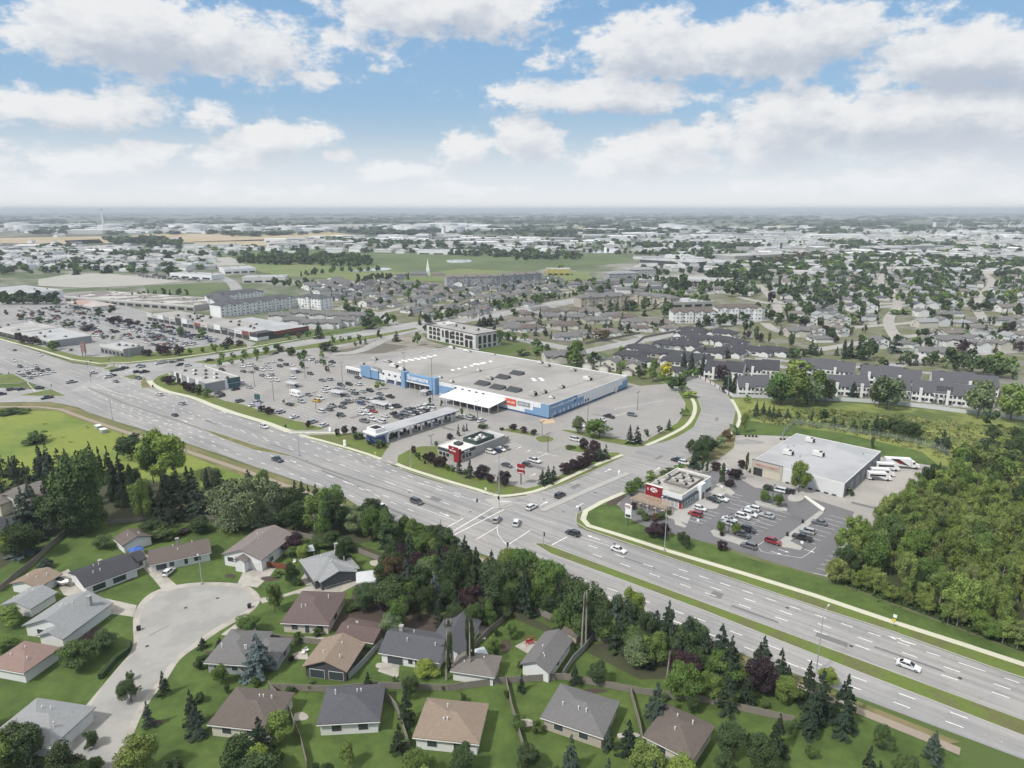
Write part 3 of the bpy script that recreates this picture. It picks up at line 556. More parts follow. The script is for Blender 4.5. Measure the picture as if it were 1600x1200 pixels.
TN = {'L': ('leafy_tree', 'round'), 'S': ('spruce_tree', None), 'P': ('purple_leaved_tree', None), 'W': ('willow_tree', None), 'O': ('columnar_tree', None), 'U': ('shrub', None), 'A': ('aspen_tree', None)}
def make_tree(k, i, lod):
    n = {0: 8200, 1: 2200, 2: 380}[lod]; lf = {0: .21, 1: .36, 2: .75}[lod]
    r = empty(TN[k][0], 0, 0); s = 100 * ord(k) + i
    if k == 'L': vf = crown_leafy(s, n, 28 if lod < 2 else 16, lf, .17, ['round', 'oval', 'cone'][i % 3], .78 if lod < 2 else 1)
    elif k == 'A': vf = crown_leafy(s, int(n * .62), 34, lf * .95, .2, ['oval', 'cone'][i % 2], .55)
    elif k == 'P': vf = crown_leafy(s, n, 22, lf, .12, 'round', .82)
    elif k == 'U': vf = crown_leafy(s, int(n * .5), 12, lf * 1.5, .02, 'round')
    elif k == 'O': vf = crown_leafy(s, n, 16, lf * 1.1, .08, 'column')
    elif k == 'W': vf = crown_willow(s, n)
    else: vf = crown_spruce(s, int(n * .9), lf)
    npmesh('crown', *vf, [FOL], r)
    if k != 'U' : trunk(r, {'S': 9, 'A': 8.5}.get(k, 6.5), .2, 0 if k == 'S' or lod == 2 else 5, s, palebark if k == 'A' else None)
    return freeze(r)
PAL = {'L': [(0.122,0.194,0.051), (0.101,0.172,0.047), (0.144,0.208,0.057), (0.093,0.144,0.051)], 'Y': [(0.206,0.276,0.062), (0.179,0.248,0.068)], 'D': [(0.055,0.088,0.036), (0.065,0.101,0.042), (0.072,0.104,0.047)], 'S': [(0.037,0.060,0.037), (0.045,0.070,0.045), (0.037,0.056,0.033)], 'B': [(0.116,0.160,0.171), (0.110,0.149,0.154)], 'K': [(0.072,0.102,0.084)], 'P': [(0.048,0.031,0.038), (0.060,0.036,0.043)], 'W': [(0.157,0.194,0.103)], 'O': [(0.084,0.120,0.048)], 'G': [(0.450,0.420,0.060)], 'U': [(0.060,0.096,0.036), (0.096,0.144,0.048)], 'Q': [(0.130,0.100,0.055)], 'A': [(0.200,0.265,0.070), (0.180,0.250,0.068), (0.215,0.270,0.080), (0.155,0.225,0.060), (0.200,0.245,0.085)], 'H': [(0.158,0.211,0.106)]}
LOOK = {'L': ('L', 'green leafy tree'), 'Y': ('L', 'bright yellow-green leafy tree'), 'D': ('L', 'dark green leafy tree'), 'S': ('S', 'dark green spruce'), 'B': ('S', 'blue spruce'), 'K': ('S', 'dusty grey-green spruce'),
        'P': ('P', 'dark purple-leaved tree'), 'W': ('W', 'pale grey-green willow'), 'O': ('O', 'narrow columnar tree'), 'G': ('L', 'golden yellow leafy tree'), 'U': ('U', 'low green shrub'), 'Q': ('P', 'reddish brown leafy tree'), 'A': ('A', 'slender aspen'), 'H': ('L', 'pale olive leafy tree')}
TREES = []     # (kind, x, y, h, w, zone)
def tree(k, x, y, h, w, zone, lab=None): TREES.append((k, x, y, h, w, zone, lab))
def hfrom(x, y, vtop):
    lo, hi = 0.3, 40
    for _ in range(24):
        m = (lo + hi) / 2
        if PR(x, y, m)[1] > vtop: lo = m
        else: hi = m
    return lo
def tp(u, vb, vt, w, k, zone, lab=None):
    x, y = G(u, vb); f = y * math.cos(PITCH) + H * math.sin(PITCH)
    h = hfrom(x, y, vt); tree(k, x, y, h, w * f / F, zone, lab)
def tps(x0, y0, s, lst, zone):
    for u, yb, yt, w, k in lst: tp(x0 + u / s, y0 + yb / s, y0 + yt / s, w / s, k, zone)
def inpoly(x, y, w):
    c = False; n = len(w)
    for i in range(n):
        (x1, y1), (x2, y2) = w[i], w[i - 1]
        if (y1 > y) != (y2 > y) and x < (x2 - x1) * (y - y1) / (y2 - y1) + x1: c = not c
    return c
def scatter(pl, n, seed, mind=0, world=False):
    r = random.Random(seed); w = pl if world else [G(*p) for p in pl]; xs = [p[0] for p in w]; ys = [p[1] for p in w]; out = []; tries = 0
    while len(out) < n and tries < n * 60:
        tries += 1; x, y = r.uniform(min(xs), max(xs)), r.uniform(min(ys), max(ys))
        if inpoly(x, y, w) and (not mind or all((x - a) ** 2 + (y - b) ** 2 > mind * mind for a, b in out)): out.append((x, y))
    return out
def trees_in(pl, n, kinds, h, zone, seed, mind=0, wf=.75):
    r = random.Random(seed)
    for x, y in scatter(pl, n, seed, mind):
        k = r.choice(kinds); hh = r.uniform(*h) * (1.1 if k in 'SK' else .45 if k == 'U' else 1); tree(k, x, y, hh, hh * (r.uniform(.34, .5) if k in 'SKB' else .3 if k == 'O' else wf * r.uniform(.75, 1.2)), zone)
def trees_along(pts, step, kinds, h, zone, seed, jit=.8, wf=.75):
    r = random.Random(seed); w = [G(*p) for p in pts]
    for a, b in zip(w, w[1:]):
        L = math.dist(a, b); t_ = 0
        while t_ < L:
            k = r.choice(kinds); hh = r.uniform(*h); q = t_ / L
            tree(k, a[0] + (b[0] - a[0]) * q + r.uniform(-jit, jit), a[1] + (b[1] - a[1]) * q + r.uniform(-jit, jit), hh, hh * (r.uniform(.34, .5) if k in 'SKB' else wf * r.uniform(.8, 1.2)), zone); t_ += step * r.uniform(.75, 1.3)
# ------------------------------------------------------------------ vehicles
def omat(name, rough=.85, var=.08, scale=1.0, metal=0, spec=.3, coat=0):
    m = mat(name, None, rough, var, scale, metal, obj=True, spec=spec)
    if coat: m.node_tree.nodes['Principled BSDF'].inputs['Coat Weight'].default_value = coat
    return m
cpaint = omat('car_paint', .25, .03, .5, .1, .6, 1.0); cglass = mat('car_glass', (.015, .018, .022), .12, 0, spec=.6); tyre_m = mat('tyre_rubber', (.02, .02, .02), .8, 0)
lampw = mat('headlight_glass', (.7, .7, .7), .2, 0, spec=.6); lampr = mat('taillight_red', (.25, .01, .01), .3, 0); rim_m = mat('wheel_rim', (.4, .4, .41), .35, 0, metal=.6); trim_m = mat('black_trim', (.02, .02, .02), .6, 0)
CARS = {  # length, width, body profile (x,z), cabin bottom x0,x1 z ; top x0,x1 z
    'sedan': (4.8, 1.84, [(-2.38,.35),(-2.4,.72),(-2.25,.98),(-1.5,1.0),(1.0,.96),(2.05,.82),(2.38,.62),(2.4,.35)], (-1.85,1.1,.97), (-1.05,.25,1.43)),
    'SUV': (4.75, 1.92, [(-2.33,.4),(-2.36,.85),(-2.3,1.1),(1.1,1.08),(2.1,.98),(2.34,.75),(2.36,.4)], (-2.25,1.15,1.08), (-1.95,.3,1.7)),
    'hatchback': (4.2, 1.78, [(-2.08,.35),(-2.1,.8),(-2.0,1.0),(1.0,.97),(1.85,.8),(2.08,.6),(2.1,.35)], (-1.98,1.1,.98), (-1.6,.2,1.48)),
    'pickup': (5.8, 2.0, [(-2.9,.5),(-2.9,1.12),(-.95,1.12),(1.2,1.1),(2.6,1.05),(2.88,.85),(2.9,.5)], (-.9,1.4,1.1), (-.75,.6,1.85)),
    'minivan': (5.0, 1.95, [(-2.45,.35),(-2.5,.8),(-2.45,1.1),(1.3,1.05),(2.3,.85),(2.48,.6),(2.5,.35)], (-2.4,1.7,1.05), (-2.25,.6,1.75))}
def car_bits(k):
    L, Wd, prof, cb_, ct = CARS[k]; w = Wd / 2
    body = MB(); n = len(prof)
    # body side with tumblehome: three sections across the width
    for (ya, yb, ins) in [(-w, w, 0)]:
        v = []
        for yy, sh in ((-w, .06), (-w + .12, 0), (w - .12, 0), (w, .06)):
            cx = 0
            v += [(x * (1 - sh * .6), yy, z if z < .6 else z - sh * .9) for x, z in prof]
        for j in range(3): body.add(v[j * n:(j + 2) * n], [(i, (i + 1) % n, n + (i + 1) % n, n + i) for i in range(n)])
        body.add(v[:n], [tuple(range(n))]); body.add(v[3 * n:], [tuple(range(n))])
    x0, x1, z1 = ct; wt = w * .72
    body.box(x0 - .02, x1 + .02, -wt - .02, wt + .02, z1, z1 + .05)                  # roof panel
    for sx_ in (-1, 1):
        for xa, xb in ((cb_[0], x0), (cb_[1], x1)): body.tube((xa, sx_ * (w * .9), cb_[2]), (xb, sx_ * (wt + .01), z1 + .02), .05, .05, 4)
        xm = (cb_[0] + cb_[1]) / 2 - .1; body.tube((xm, sx_ * (w * .915), cb_[2]), ((x0 + x1) / 2, sx_ * (wt + .015), z1), .045, .045, 4)
        body.box(cb_[1] - .45, cb_[1] - .25, sx_ * (w + .0) - (.16 if sx_ < 0 else 0), sx_ * w + (.16 if sx_ > 0 else 0), cb_[2], cb_[2] + .16)
    if k == 'pickup': pass
    glass = MB().frus((cb_[0], cb_[1], -w * .9, w * .9), (x0, x1, -wt, wt), cb_[2] - .02, z1)
    wheels = []
    for sx_ in (-1, 1):
        for sy in (-1, 1):
            xx = sx_ * L * .31 + (.05 if sx_ > 0 else -.05); yy = sy * (w - .1); wb = MB(); r = .34 if k in ('sedan', 'hatchback', 'minivan') else .39
            wb.tube((xx, yy - .12, r), (xx, yy + .12, r), r, r, 12, 0); wb.tube((xx, yy - .13, r), (xx, yy + .13, r), r * .6, r * .6, 8, 1); wheels.append(wb)
    hl = [MB().box(L / 2 - .2, L / 2 - .015, s_ * (w - .3) - .17, s_ * (w - .3) + .17, .6, .74) for s_ in (-1, 1)]
    tl = [MB().box(-L / 2 - .0, -L / 2 + .1, s_ * (w - .25) - .15, s_ * (w - .25) + .15, .74, .94) for s_ in (-1, 1)]
    tr = MB().box(-L / 2 + .1, L / 2 - .1, -w + .06, w - .06, .22, .42)
    if k == 'pickup': tr.box(-2.8, -1.05, -w + .14, w - .14, 1.0, 1.128)
    return body, glass, wheels, hl, tl, tr
def make_car(k, lod):
    nm = {'SUV': 'suv'}.get(k, k); body, glass, wheels, hl, tl, tr = car_bits(k)
    if lod:
        mb = MB()
        for b, mi in [(body, 0), (glass, 1), (tr, 2)] + [(w_, 2) for w_ in wheels]:
            b.m = [mi] * len(b.m); mb.merge(b)
        return (mb.build(nm, [cpaint, cglass, tyre_m]), [])
    r = empty(nm, 0, 0); body.build('body', cpaint, r); glass.build('window_glass', cglass, r); tr.build('underbody', trim_m, r)
    for w_ in wheels: w_.build('wheel', [tyre_m, rim_m], r)
    for h_ in hl: h_.build('headlight', lampw, r)
    for h_ in tl: h_.build('taillight', lampr, r)
    return freeze(r)
CC = {'white': (.72, .73, .74), 'silver': (.42, .43, .44), 'grey': (.16, .165, .17), 'black': (.02, .02, .022), 'dark grey': (.06, .062, .068), 'blue': (.03, .07, .22), 'dark blue': (.02, .035, .08), 'red': (.28, .02, .025), 'yellow': (.75, .50, .04), 'brown': (.12, .08, .06), 'beige': (.42, .37, .28)}
KC = {'w': 'white', 's': 'silver', 'g': 'grey', 'k': 'black', 'd': 'dark grey', 'b': 'blue', 'n': 'dark blue', 'r': 'red', 'y': 'yellow', 'o': 'brown', 'e': 'beige'}
VEH = []     # kind, colour, x, y, angle, zone
def car(u, v, c, a, zone, k=None, dz=.06):
    x, y = G(u, v + 1.5); r = random.Random(int(u * 7 + v * 131)); VEH.append((k or r.choice(['sedan', 'SUV', 'SUV', 'sedan', 'hatchback', 'SUV', 'pickup', 'minivan']), KC[c], x, y, a + (math.pi if r.random() < .4 else 0), zone, dz))
def cars(x0, y0, s, lst, a, zone):
    for it in lst: car(x0 + it[0] / s, y0 + it[1] / s, it[2], it[3] if len(it) > 3 and it[3] is not None else a, zone, it[4] if len(it) > 4 else None)
# ------------------------------------------------------------------ gable and hip roofs
def gable_roof(mb, x0, x1, y0, y1, z, rise, axis='x', ov=.5, t=.22, mi=0):
    if axis == 'x':
        ym = (y0 + y1) / 2; sl = rise / (ym - y0); pr = [(y0 - ov, z - ov * sl), (ym, z + rise), (y1 + ov, z - ov * sl), (y1 + ov, z - ov * sl - t), (ym, z + rise - t), (y0 - ov, z - ov * sl - t)]
        pr = [(a, b + t) for a, b in pr]; return mb.extr(pr, 'x', x0 - ov, x1 + ov, mi)
    xm = (x0 + x1) / 2; sl = rise / (xm - x0); pr = [(x0 - ov, z - ov * sl), (xm, z + rise), (x1 + ov, z - ov * sl), (x1 + ov, z - ov * sl - t), (xm, z + rise - t), (x0 - ov, z - ov * sl - t)]
    pr = [(a, b + t) for a, b in pr]; return mb.extr(pr, 'y', y0 - ov, y1 + ov, mi)
def gable_walls(mb, x0, x1, y0, y1, z, rise, axis='x', mi=0):
    if axis == 'x': return mb.extr([(y0, 0), (y0, z), ((y0 + y1) / 2, z + rise - .03), (y1, z), (y1, 0)], 'x', x0, x1, mi)
    return mb.extr([(x0, 0), (x0, z), ((x0 + x1) / 2, z + rise - .03), (x1, z), (x1, 0)], 'y', y0, y1, mi)
def hip_roof(mb, x0, x1, y0, y1, z, rise, ov=.5, t=.2, mi=0, k=1.0):
    x0 -= ov; x1 += ov; y0 -= ov; y1 += ov; w, d = x1 - x0, y1 - y0; s = min(w, d) / 2 * k
    a, b = ((x0 + s, (y0 + y1) / 2), (x1 - s, (y0 + y1) / 2)) if w >= d else (((x0 + x1) / 2, y0 + s), ((x0 + x1) / 2, y1 - s))
    v = [(x0, y0, z), (x1, y0, z), (x1, y1, z), (x0, y1, z), (x0, y0, z + t), (x1, y0, z + t), (x1, y1, z + t), (x0, y1, z + t), (*a, z + t + rise), (*b, z + t + rise)]
    f = [(0, 3, 2, 1), (0, 1, 5, 4), (1, 2, 6, 5), (2, 3, 7, 6), (3, 0, 4, 7)] + ([(4, 5, 9, 8), (5, 6, 9), (6, 7, 8, 9), (7, 4, 8)] if w >= d else [(4, 5, 8), (5, 6, 9, 8), (6, 7, 9), (7, 4, 8, 9)])
    return mb.add(v, f, mi)
shingle = omat('roof_shingle', .95, .26, 1.6); siding = omat('house_siding', .8, .06, .7); glassm = mat('window_glass', (.05, .06, .07), .15, .1, .3, spec=.5); whitet = mat('white_trim', (.68, .68, .66), .7, .04, 1); doorm = mat('garage_door_white', (.62, .62, .60), .6, .04, 1)
darkm = mat('dark_opening', (.02, .02, .022), .8, 0); metalg = mat('galvanised_metal', (.45, .46, .47), .45, .08, 1, metal=.5); brickm = mat('brick_red', (.22, .075, .055), .9, .15, 1.5)
def wpane(parent, x, y, z, w, h, face, name='window', frame=True, m=None):
    """a window standing a little proud of the wall; face: '-y','+y','-x','+x'"""
    mb = MB(); d = .05
    if face[1] == 'y':
        s_ = -1 if face[0] == '-' else 1; ya, yb = sorted((y, y + s_ * d)); yc, yd = sorted((y, y + s_ * (d + .03)))
        if frame: mb.box(x - w / 2 - .09, x + w / 2 + .09, ya, yb, z - .09, z + h + .09, 1)
        mb.box(x - w / 2, x + w / 2, yc, yd, z, z + h, 0)
    else:
        s_ = -1 if face[0] == '-' else 1; xa, xb = sorted((x, x + s_ * d)); xc, xd = sorted((x, x + s_ * (d + .03)))
        if frame: mb.box(xa, xb, y - w / 2 - .09, y + w / 2 + .09, z - .09, z + h + .09, 1)
        mb.box(xc, xd, y - w / 2, y + w / 2, z, z + h, 0)
    return mb.build(name, [m or glassm, whitet], parent)
HP = {}
def house_proto(k):
    r = empty({'bungalow': 'bungalow', 'two storey': 'two_storey_house', 'duplex': 'duplex_house', 'villa': 'villa'}[k], 0, 0); wl = MB(); rf = MB()
    if k == 'bungalow':
        wl.box(-7, 7, -5, 5, 0, 2.9); gable_walls(wl, 1.6, 7.4, -9, -5.0, 2.7, 1.5, 'y'); hip_roof(rf, -7, 7, -5, 5, 2.9, 1.9); gable_roof(rf, 1.6, 7.4, -9, 0, 2.75, 1.45, 'y', .4)
        wins = [(-4, -5, 1, 2.2, 1.2, '-y'), (-7, 1, 1, 1.4, 1, '-x'), (7, 2, 1, 1.4, 1, '+x')]; gd = (4.5, -9, 4.4, 2.2)
    elif k == 'villa':
        wl.box(-11, 11, -6, 6, 0, 2.9); gable_walls(wl, -10, -4.5, -9, -6, 2.7, 1.4, 'y'); gable_walls(wl, 4.5, 10, -9, -6, 2.7, 1.4, 'y'); hip_roof(rf, -11, 11, -6, 6, 2.9, 2.6); gable_roof(rf, -10, -4.5, -9, 0, 2.75, 1.4, 'y', .4); gable_roof(rf, 4.5, 10, -9, 0, 2.75, 1.4, 'y', .4)
        wins = [(0, -6, .9, 2.4, 1.3, '-y'), (-2.8, -6, .9, 1.2, 1.3, '-y'), (-11, 0, 1, 1.6, 1, '-x'), (11, 0, 1, 1.6, 1, '+x')]; gd = (7.25, -9, 4, 2.2)
    elif k == 'two storey':
        gable_walls(wl, -5, 5, -5, 5, 5.4, 2.3, 'y'); gable_walls(wl, -5.2, 1.0, -8.5, -5, 2.8, 1.3, 'y'); gable_roof(rf, -5, 5, -5, 5, 5.4, 2.3, 'y', .4); gable_roof(rf, -5.2, 1.0, -8.5, -5.05, 2.8, 1.3, 'y', .35)
        wins = [(-2.5, -5, 3.9, 1.5, 1.1, '-y'), (2.5, -5, 3.9, 1.5, 1.1, '-y'), (3, -5, 1.0, 1.8, 1.2, '-y'), (-5, 0, 3.8, 1.2, 1, '-x'), (5, 1, 3.8, 1.2, 1, '+x'), (5, -2, 1, 1.2, 1, '+x')]; gd = (-2.1, -8.5, 4.2, 2.2)
    else:
        gable_walls(wl, -9, 9, -5.5, 5.5, 5.0, 2.3, 'x'); gable_walls(wl, -5, 5, -8, -5.5, 3.6, 1.5, 'y'); gable_roof(rf, -9, 9, -5.5, 5.5, 5.0, 2.3, 'x', .5); gable_roof(rf, -5, 5, -8, -2, 4.2, 1.6, 'y', .4)
        wins = [(-7, -5.5, 3.4, 1.5, 1.1, '-y'), (7, -5.5, 3.4, 1.5, 1.1, '-y'), (-9, 0, 3.4, 1.4, 1, '-x'), (9, 0, 3.4, 1.4, 1, '+x'), (-9, 2, 1, 1.4, 1, '-x'), (9, -2, 1, 1.4, 1, '+x')]; gd = (-2.4, -8, 4, 2.2)
    wl.build('wall', siding, r); o = rf.build('roof', shingle, r)
    MB().box(1.0, 1.6, .8, 1.4, 3.5, {'bungalow': 5.6, 'villa': 6.2, 'two storey': 8.0, 'duplex': 8.0}[k]).build('chimney', whitet, o)
    for w_ in wins: wpane(r, *w_)
    MB().box(gd[0] - gd[2] / 2, gd[0] + gd[2] / 2, gd[1] - .05, gd[1], .05, gd[3]).build('garage_door', doorm, r)
    return freeze(r)
HOUSES = []   # kind, x, y, ang, roofcolour, wallcolour, zone, base label
RC = {'grey': (.15, .148, .15), 'brown-grey': (.165, .15, .14), 'dark grey': (.055, .056, .065), 'brown': (.125, .105, .095), 'slate': (.09, .092, .105), 'tan': (.24, .19, .15), 'light grey': (.26, .27, .28)}
WC = {'white': (.68, .68, .67), 'cream': (.54, .51, .44), 'beige': (.40, .36, .30), 'grey': (.33, .34, .35)}
def house(u, v, k, a, rc, wc, zone, world=False):
    x, y = (u, v) if world else G(u, v); HOUSES.append((k, x, y, a, rc, wc, zone))
def house_grid(pl, a, sx_, sy, kinds, rcs, wcs, zone, seed, skip=.06, treek=None, th=(5, 10), tn=1.2):
    r = random.Random(seed); w = [G(*p) for p in pl]; cx = sum(p[0] for p in w) / len(w); cy = sum(p[1] for p in w) / len(w); ca, sa = math.cos(a), math.sin(a)
    for i in range(-40, 41):
        for j in range(-40, 41):
            lx = i * sx_ + (j % 2) * sx_ * .3 + r.uniform(-2, 2); ly = j * sy + r.uniform(-2.5, 2.5) + 4 * math.sin(i * .35)
            x, y = cx + lx * ca - ly * sa, cy + lx * sa + ly * ca
            if not inpoly(x, y, w): continue
            if not clear(x, y, 7): continue
            if r.random() > skip: HOUSES.append((r.choice(kinds), x, y, a + (math.pi if j % 2 else 0) + r.uniform(-.12, .12), r.choice(rcs), r.choice(wcs), zone))
            if treek:
                for _ in range(int(tn + r.random())):
                    k = r.choice(treek); hh = r.uniform(*th); q = r.choice((-1, 1)); tx, ty = x + q * (sx_ * .5) * ca + r.uniform(-3, 3), y + q * sx_ * .5 * sa + r.uniform(-9, 9)
                    if not clear(tx, ty, 2): continue
                    tree(k, tx, ty, hh, hh * (.42 if k in 'SKB' else r.uniform(.6, .95)), zone)
# ------------------------------------------------------------------ large buildings
class Frame:
    """a building's own axes from two measured roof corners: x along the front, y into the building"""
    def __init__(s, name, A, B, h, depth, label, cat, length=None, group=None):
        a, b = G(*A, h), G(*B, h); s.L = length or math.dist(a, b); s.a = math.atan2(b[1] - a[1], b[0] - a[0]); s.h = h; s.d = depth; s.x, s.y = a
        s.o = empty(name, a[0], a[1], s.a, label=label, cat=cat, group=group)
    def loc(s, wx, wy):
        dx, dy = wx - s.x, wy - s.y; c, n_ = math.cos(s.a), math.sin(s.a); return (dx * c + dy * n_, -dx * n_ + dy * c)
    def wld(s, lx, ly):
        c, n_ = math.cos(s.a), math.sin(s.a); return (s.x + lx * c - ly * n_, s.y + lx * n_ + ly * c)
    def at(s, u, v, z): return s.loc(*G(u, v, z))
    def fx(s, u, z=None, y=0):       # x on the front wall seen at photo column u
        lo, hi = -60, s.L + 60
        for _ in range(40):
            m = (lo + hi) / 2
            if PR(*s.wld(m, y), s.h if z is None else z)[0] < u: lo = m
            else: hi = m
        return lo
    def sy(s, u, z=None, x=None):
        lo, hi = -60, s.d + 60; x = s.L if x is None else x
        up = PR(*s.wld(x, 10), 3)[0] > PR(*s.wld(x, 0), 3)[0]
        for _ in range(40):
            m = (lo + hi) / 2
            if (PR(*s.wld(x, m), s.h if z is None else z)[0] < u) == up: lo = m
            else: hi = m
        return lo
def text(body, size, mt, parent, loc, rot, name='lettering', ext=.06, shear=0, xs=1.0):
    c = bpy.data.curves.new('t', 'FONT'); c.body = body; c.size = size; c.extrude = ext; c.align_x = 'CENTER'; c.align_y = 'CENTER'; c.offset = .012 * size; c.shear = shear
    o = bpy.data.objects.new('t', c); COL.objects.link(o); bpy.context.view_layer.update()
    me = bpy.data.meshes.new_from_object(o.evaluated_get(bpy.context.evaluated_depsgraph_get())); bpy.data.objects.remove(o)
    me.materials.clear(); me.materials.append(mt); r = bpy.data.objects.new(name, me); COL.objects.link(r); r.parent = parent; r.location = loc; r.rotation_euler = rot; r.scale = (xs, 1, 1); return r
FRONT = (math.pi / 2, 0, 0); RIGHT = (math.pi / 2, 0, math.pi / 2); LEFT = (math.pi / 2, 0, -math.pi / 2)
def hvac(parent, x, y, z, w=3.2, d=2, h=1.6, m=None, name='rooftop_unit'):
    mb = MB().box(x - w / 2, x + w / 2, y - d / 2, y + d / 2, z + .25, z + h); mb.box(x - w / 2 + .2, x + w / 2 - .2, y - d / 2 + .2, y + d / 2 - .2, z, z + .25, 1); mb.box(x + w * .1, x + w * .4, y - d * .35, y + d * .35, z + h, z + h + .12, 1); mb.box(x + w / 2, x + w / 2 + .35, y - d * .3, y + d * .3, z + .4, z + h - .3, 1)
    return mb.build(name, [m or mat('unit_beige', (.42, .41, .39), .7, .1, 1), trim_m], parent)
def parapet(parent, L, d, h, m, t=.35, up=.45, name='parapet', x0=0, y0=0):
    mb = MB(); z0, z1 = h, h + up
    mb.box(x0, x0 + L, y0, y0 + t, z0, z1); mb.box(x0, x0 + L, y0 + d - t, y0 + d, z0, z1); mb.box(x0, x0 + t, y0 + t, y0 + d - t, z0, z1); mb.box(x0 + L - t, x0 + L, y0 + t, y0 + d - t, z0, z1)
    return mb.build(name, m, parent)
wallw = mat('white_cladding', (.70, .71, .72), .65, .05, .4); roofg = mat('roof_membrane', (.345, .335, .325), .92, .14, .12, col2=(.275, .268, .26), scale2=.035, f2=(.42, .66))
roofl = mat('roof_light', (.40, .41, .43), .85, .1, .3, col2=(.34, .35, .365), scale2=.06); roofm = mat('roof_mixed', (.32, .315, .31), .9, .12, .4, col2=(.42, .415, .41), scale2=.08)
bluew = mat('blue_cladding', (.175, .30, .46), .7, .05, .5); blued = mat('dark_blue_trim', (.04, .085, .19), .7, .05, .5); bluel = mat('light_blue_cladding', (.19, .32, .50), .7, .05, .5)
greym = mat('grey_cladding', (.27, .28, .29), .75, .06, .5); dgrey = mat('charcoal_cladding', (.055, .06, .065), .75, .08, .5); redm = mat('red_panel', (.24, .018, .024), .6, .08, .6); whitem = mat('sign_white', (.8, .8, .8), .5, 0)
beigew = mat('beige_stucco', (.42, .385, .32), .9, .06, .6); tealm = mat('teal_glass_panel', (.04, .10, .11), .35, .1, .4); stone = mat('grey_stone', (.33, .325, .31), .9, .1, .8); creamw = mat('cream_stucco', (.55, .54, .52), .85, .05, .5)
orange = mat('orange_red_sign', (.60, .10, .05), .6, .03, 1); darkg = mat('dark_glass', (.03, .032, .035), .12, .05, .4, spec=.6)
# supermarket
s = Frame('supermarket', (565,571), (858,633), 7.0, 75.5, 'huge flat-roofed white and blue supermarket with the big parking lot in front', 'supermarket')
L_, D_, h_ = s.L, s.d, 7.0; o = s.o; X = lambda u: s.fx(u, 5); Y = lambda u: s.sy(u, 5)
MB().box(0, L_, 0, D_, 0, 6.55).build('wall', wallw, o); MB().box(.3, L_ - .3, .3, D_ - .3, 6.55, 6.6).build('roof', roofg, o); parapet(o, L_, D_, 6.55, wallw)
ribs = MB()
for i in range(46): ribs.box(i * L_ / 45 - .05, i * L_ / 45 + .05, -.05, 0, .9, 6.5)
for i in range(26): ribs.box(L_, L_ + .05, i * D_ / 25 - .05, i * D_ / 25 + .05, .9, 6.5)
ribs.box(-.05, L_ + .05, -.06, 0, .9, .96).box(L_, L_ + .06, 0, D_, .9, .96); ribs.build('panel_joints', mat('joint_grey', (.42, .43, .45), .7, .05), o)
def pan(x0, x1, z0, z1, m, name, y=0, t=.12): return MB().box(x0, x1, y - t, y, z0, z1).build(name, m, o)
def rpan(y0, y1, z0, z1, m, name, t=.12, x=None): x = L_ if x is None else x; return MB().box(x, x + t, y0, y1, z0, z1).build(name, m, o)
xa, xb = X(632), X(686)
pan(0, xa, 0, .9, blued, 'base_band', t=.08); pan(X(758), L_, 0, .8, blued, 'base_band', t=.08); rpan(0, D_, 0, .9, blued, 'base_band', t=.08)
mb = MB().box(-.3, X(592), -.7, 0, .9, 7.3); mb.box(X(574), X(581), -1.2, -.7, .9, 8.0); mb.build('blue_front_block', bluew, o)
MB().box(X(583), X(596), -.95, -.85, 6.9, 8.2).box(X(592), X(597), -.8, -.5, 5.6, 7.8).build('sign_frame', greym, o); pan(X(580), X(594), 5.9, 7.5, wallw, 'sign_board', y=-.7, t=.1)
for i in range(4): wpane(o, X(599 + i * 9.3), 0, 4.3, 1.6, 1.1, '-y', m=darkm)
for i in range(5): wpane(o, X(712 + i * 10.8), 0, 4.8, 1.7, 1.2, '-y', m=darkm)
for u in (603, 618): pan(X(u) - .5, X(u) + .5, 0, 3.2, wallw, 'pilaster', t=.6)
pan(X(605), X(617), 1.0, 2.1, darkm, 'low_window', t=.06); pan(X(620), X(631), 1.0, 2.1, darkm, 'low_window', t=.06)
for u0, u1 in ((632, 638.5), (676, 685)): MB().box(X(u0), X(u1), -2.6, .5, 0, 9.2).build('entrance_pillar', bluel, o)
MB().box(X(638.5), X(676), -2.0, .5, 4.6, 8.5).build('entrance_fascia', bluew, o); MB().box(X(638.5), X(676), -2.02, -1.9, 3.9, 4.6).build('entrance_soffit', wallw, o); pan(X(639), X(675), .1, 3.9, darkg, 'entrance_glazing', y=-.3)
for i in range(5): MB().box(X(641 + i * 8) - .12, X(641 + i * 8) + .12, -.55, -.3, .1, 3.9).build('mullion', whitet, o)
MB().box(X(639.5), X(675), -2.12, -2.0, 5.2, 8.1).build('sign_panel', bluel, o); text('Superstore', 3.75, whitem, o, ((X(639.5) + X(675)) / 2, -2.18, 6.75), FRONT, xs=.95)
pan(X(686), X(710), .9, 5.2, bluel, 'pale_wall_panel')
# garden canopy
x0, y0 = s.at(686, 620, 3.6); x1, _ = s.at(764, 638, 3.6)
cn = MB().add([(x0, y0, 3.5), (x1, y0, 3.5), (x1 + .5, -.15, 5.1), (x0, -.15, 5.1), (x0, y0, 3.8), (x1, y0, 3.8), (x1 + .5, -.15, 5.35), (x0, -.15, 5.35)], [(0, 3, 2, 1), (4, 5, 6, 7), (0, 1, 5, 4), (1, 2, 6, 5), (2, 3, 7, 6), (3, 0, 4, 7)]).build('garden_canopy', mat('white_canopy', (.75, .76, .77), .6, .03, .6), o)
for i in range(8):
    for yy in (y0 + .3, y0 * .45): MB().box(x0 + .3 + i * (x1 - x0 - .6) / 7 - .12, x0 + .3 + i * (x1 - x0 - .6) / 7 + .12, yy - .12, yy + .12, 0, 3.52 + (yy - y0) / (-y0) * 1.5).build('canopy_post', whitet, cn)
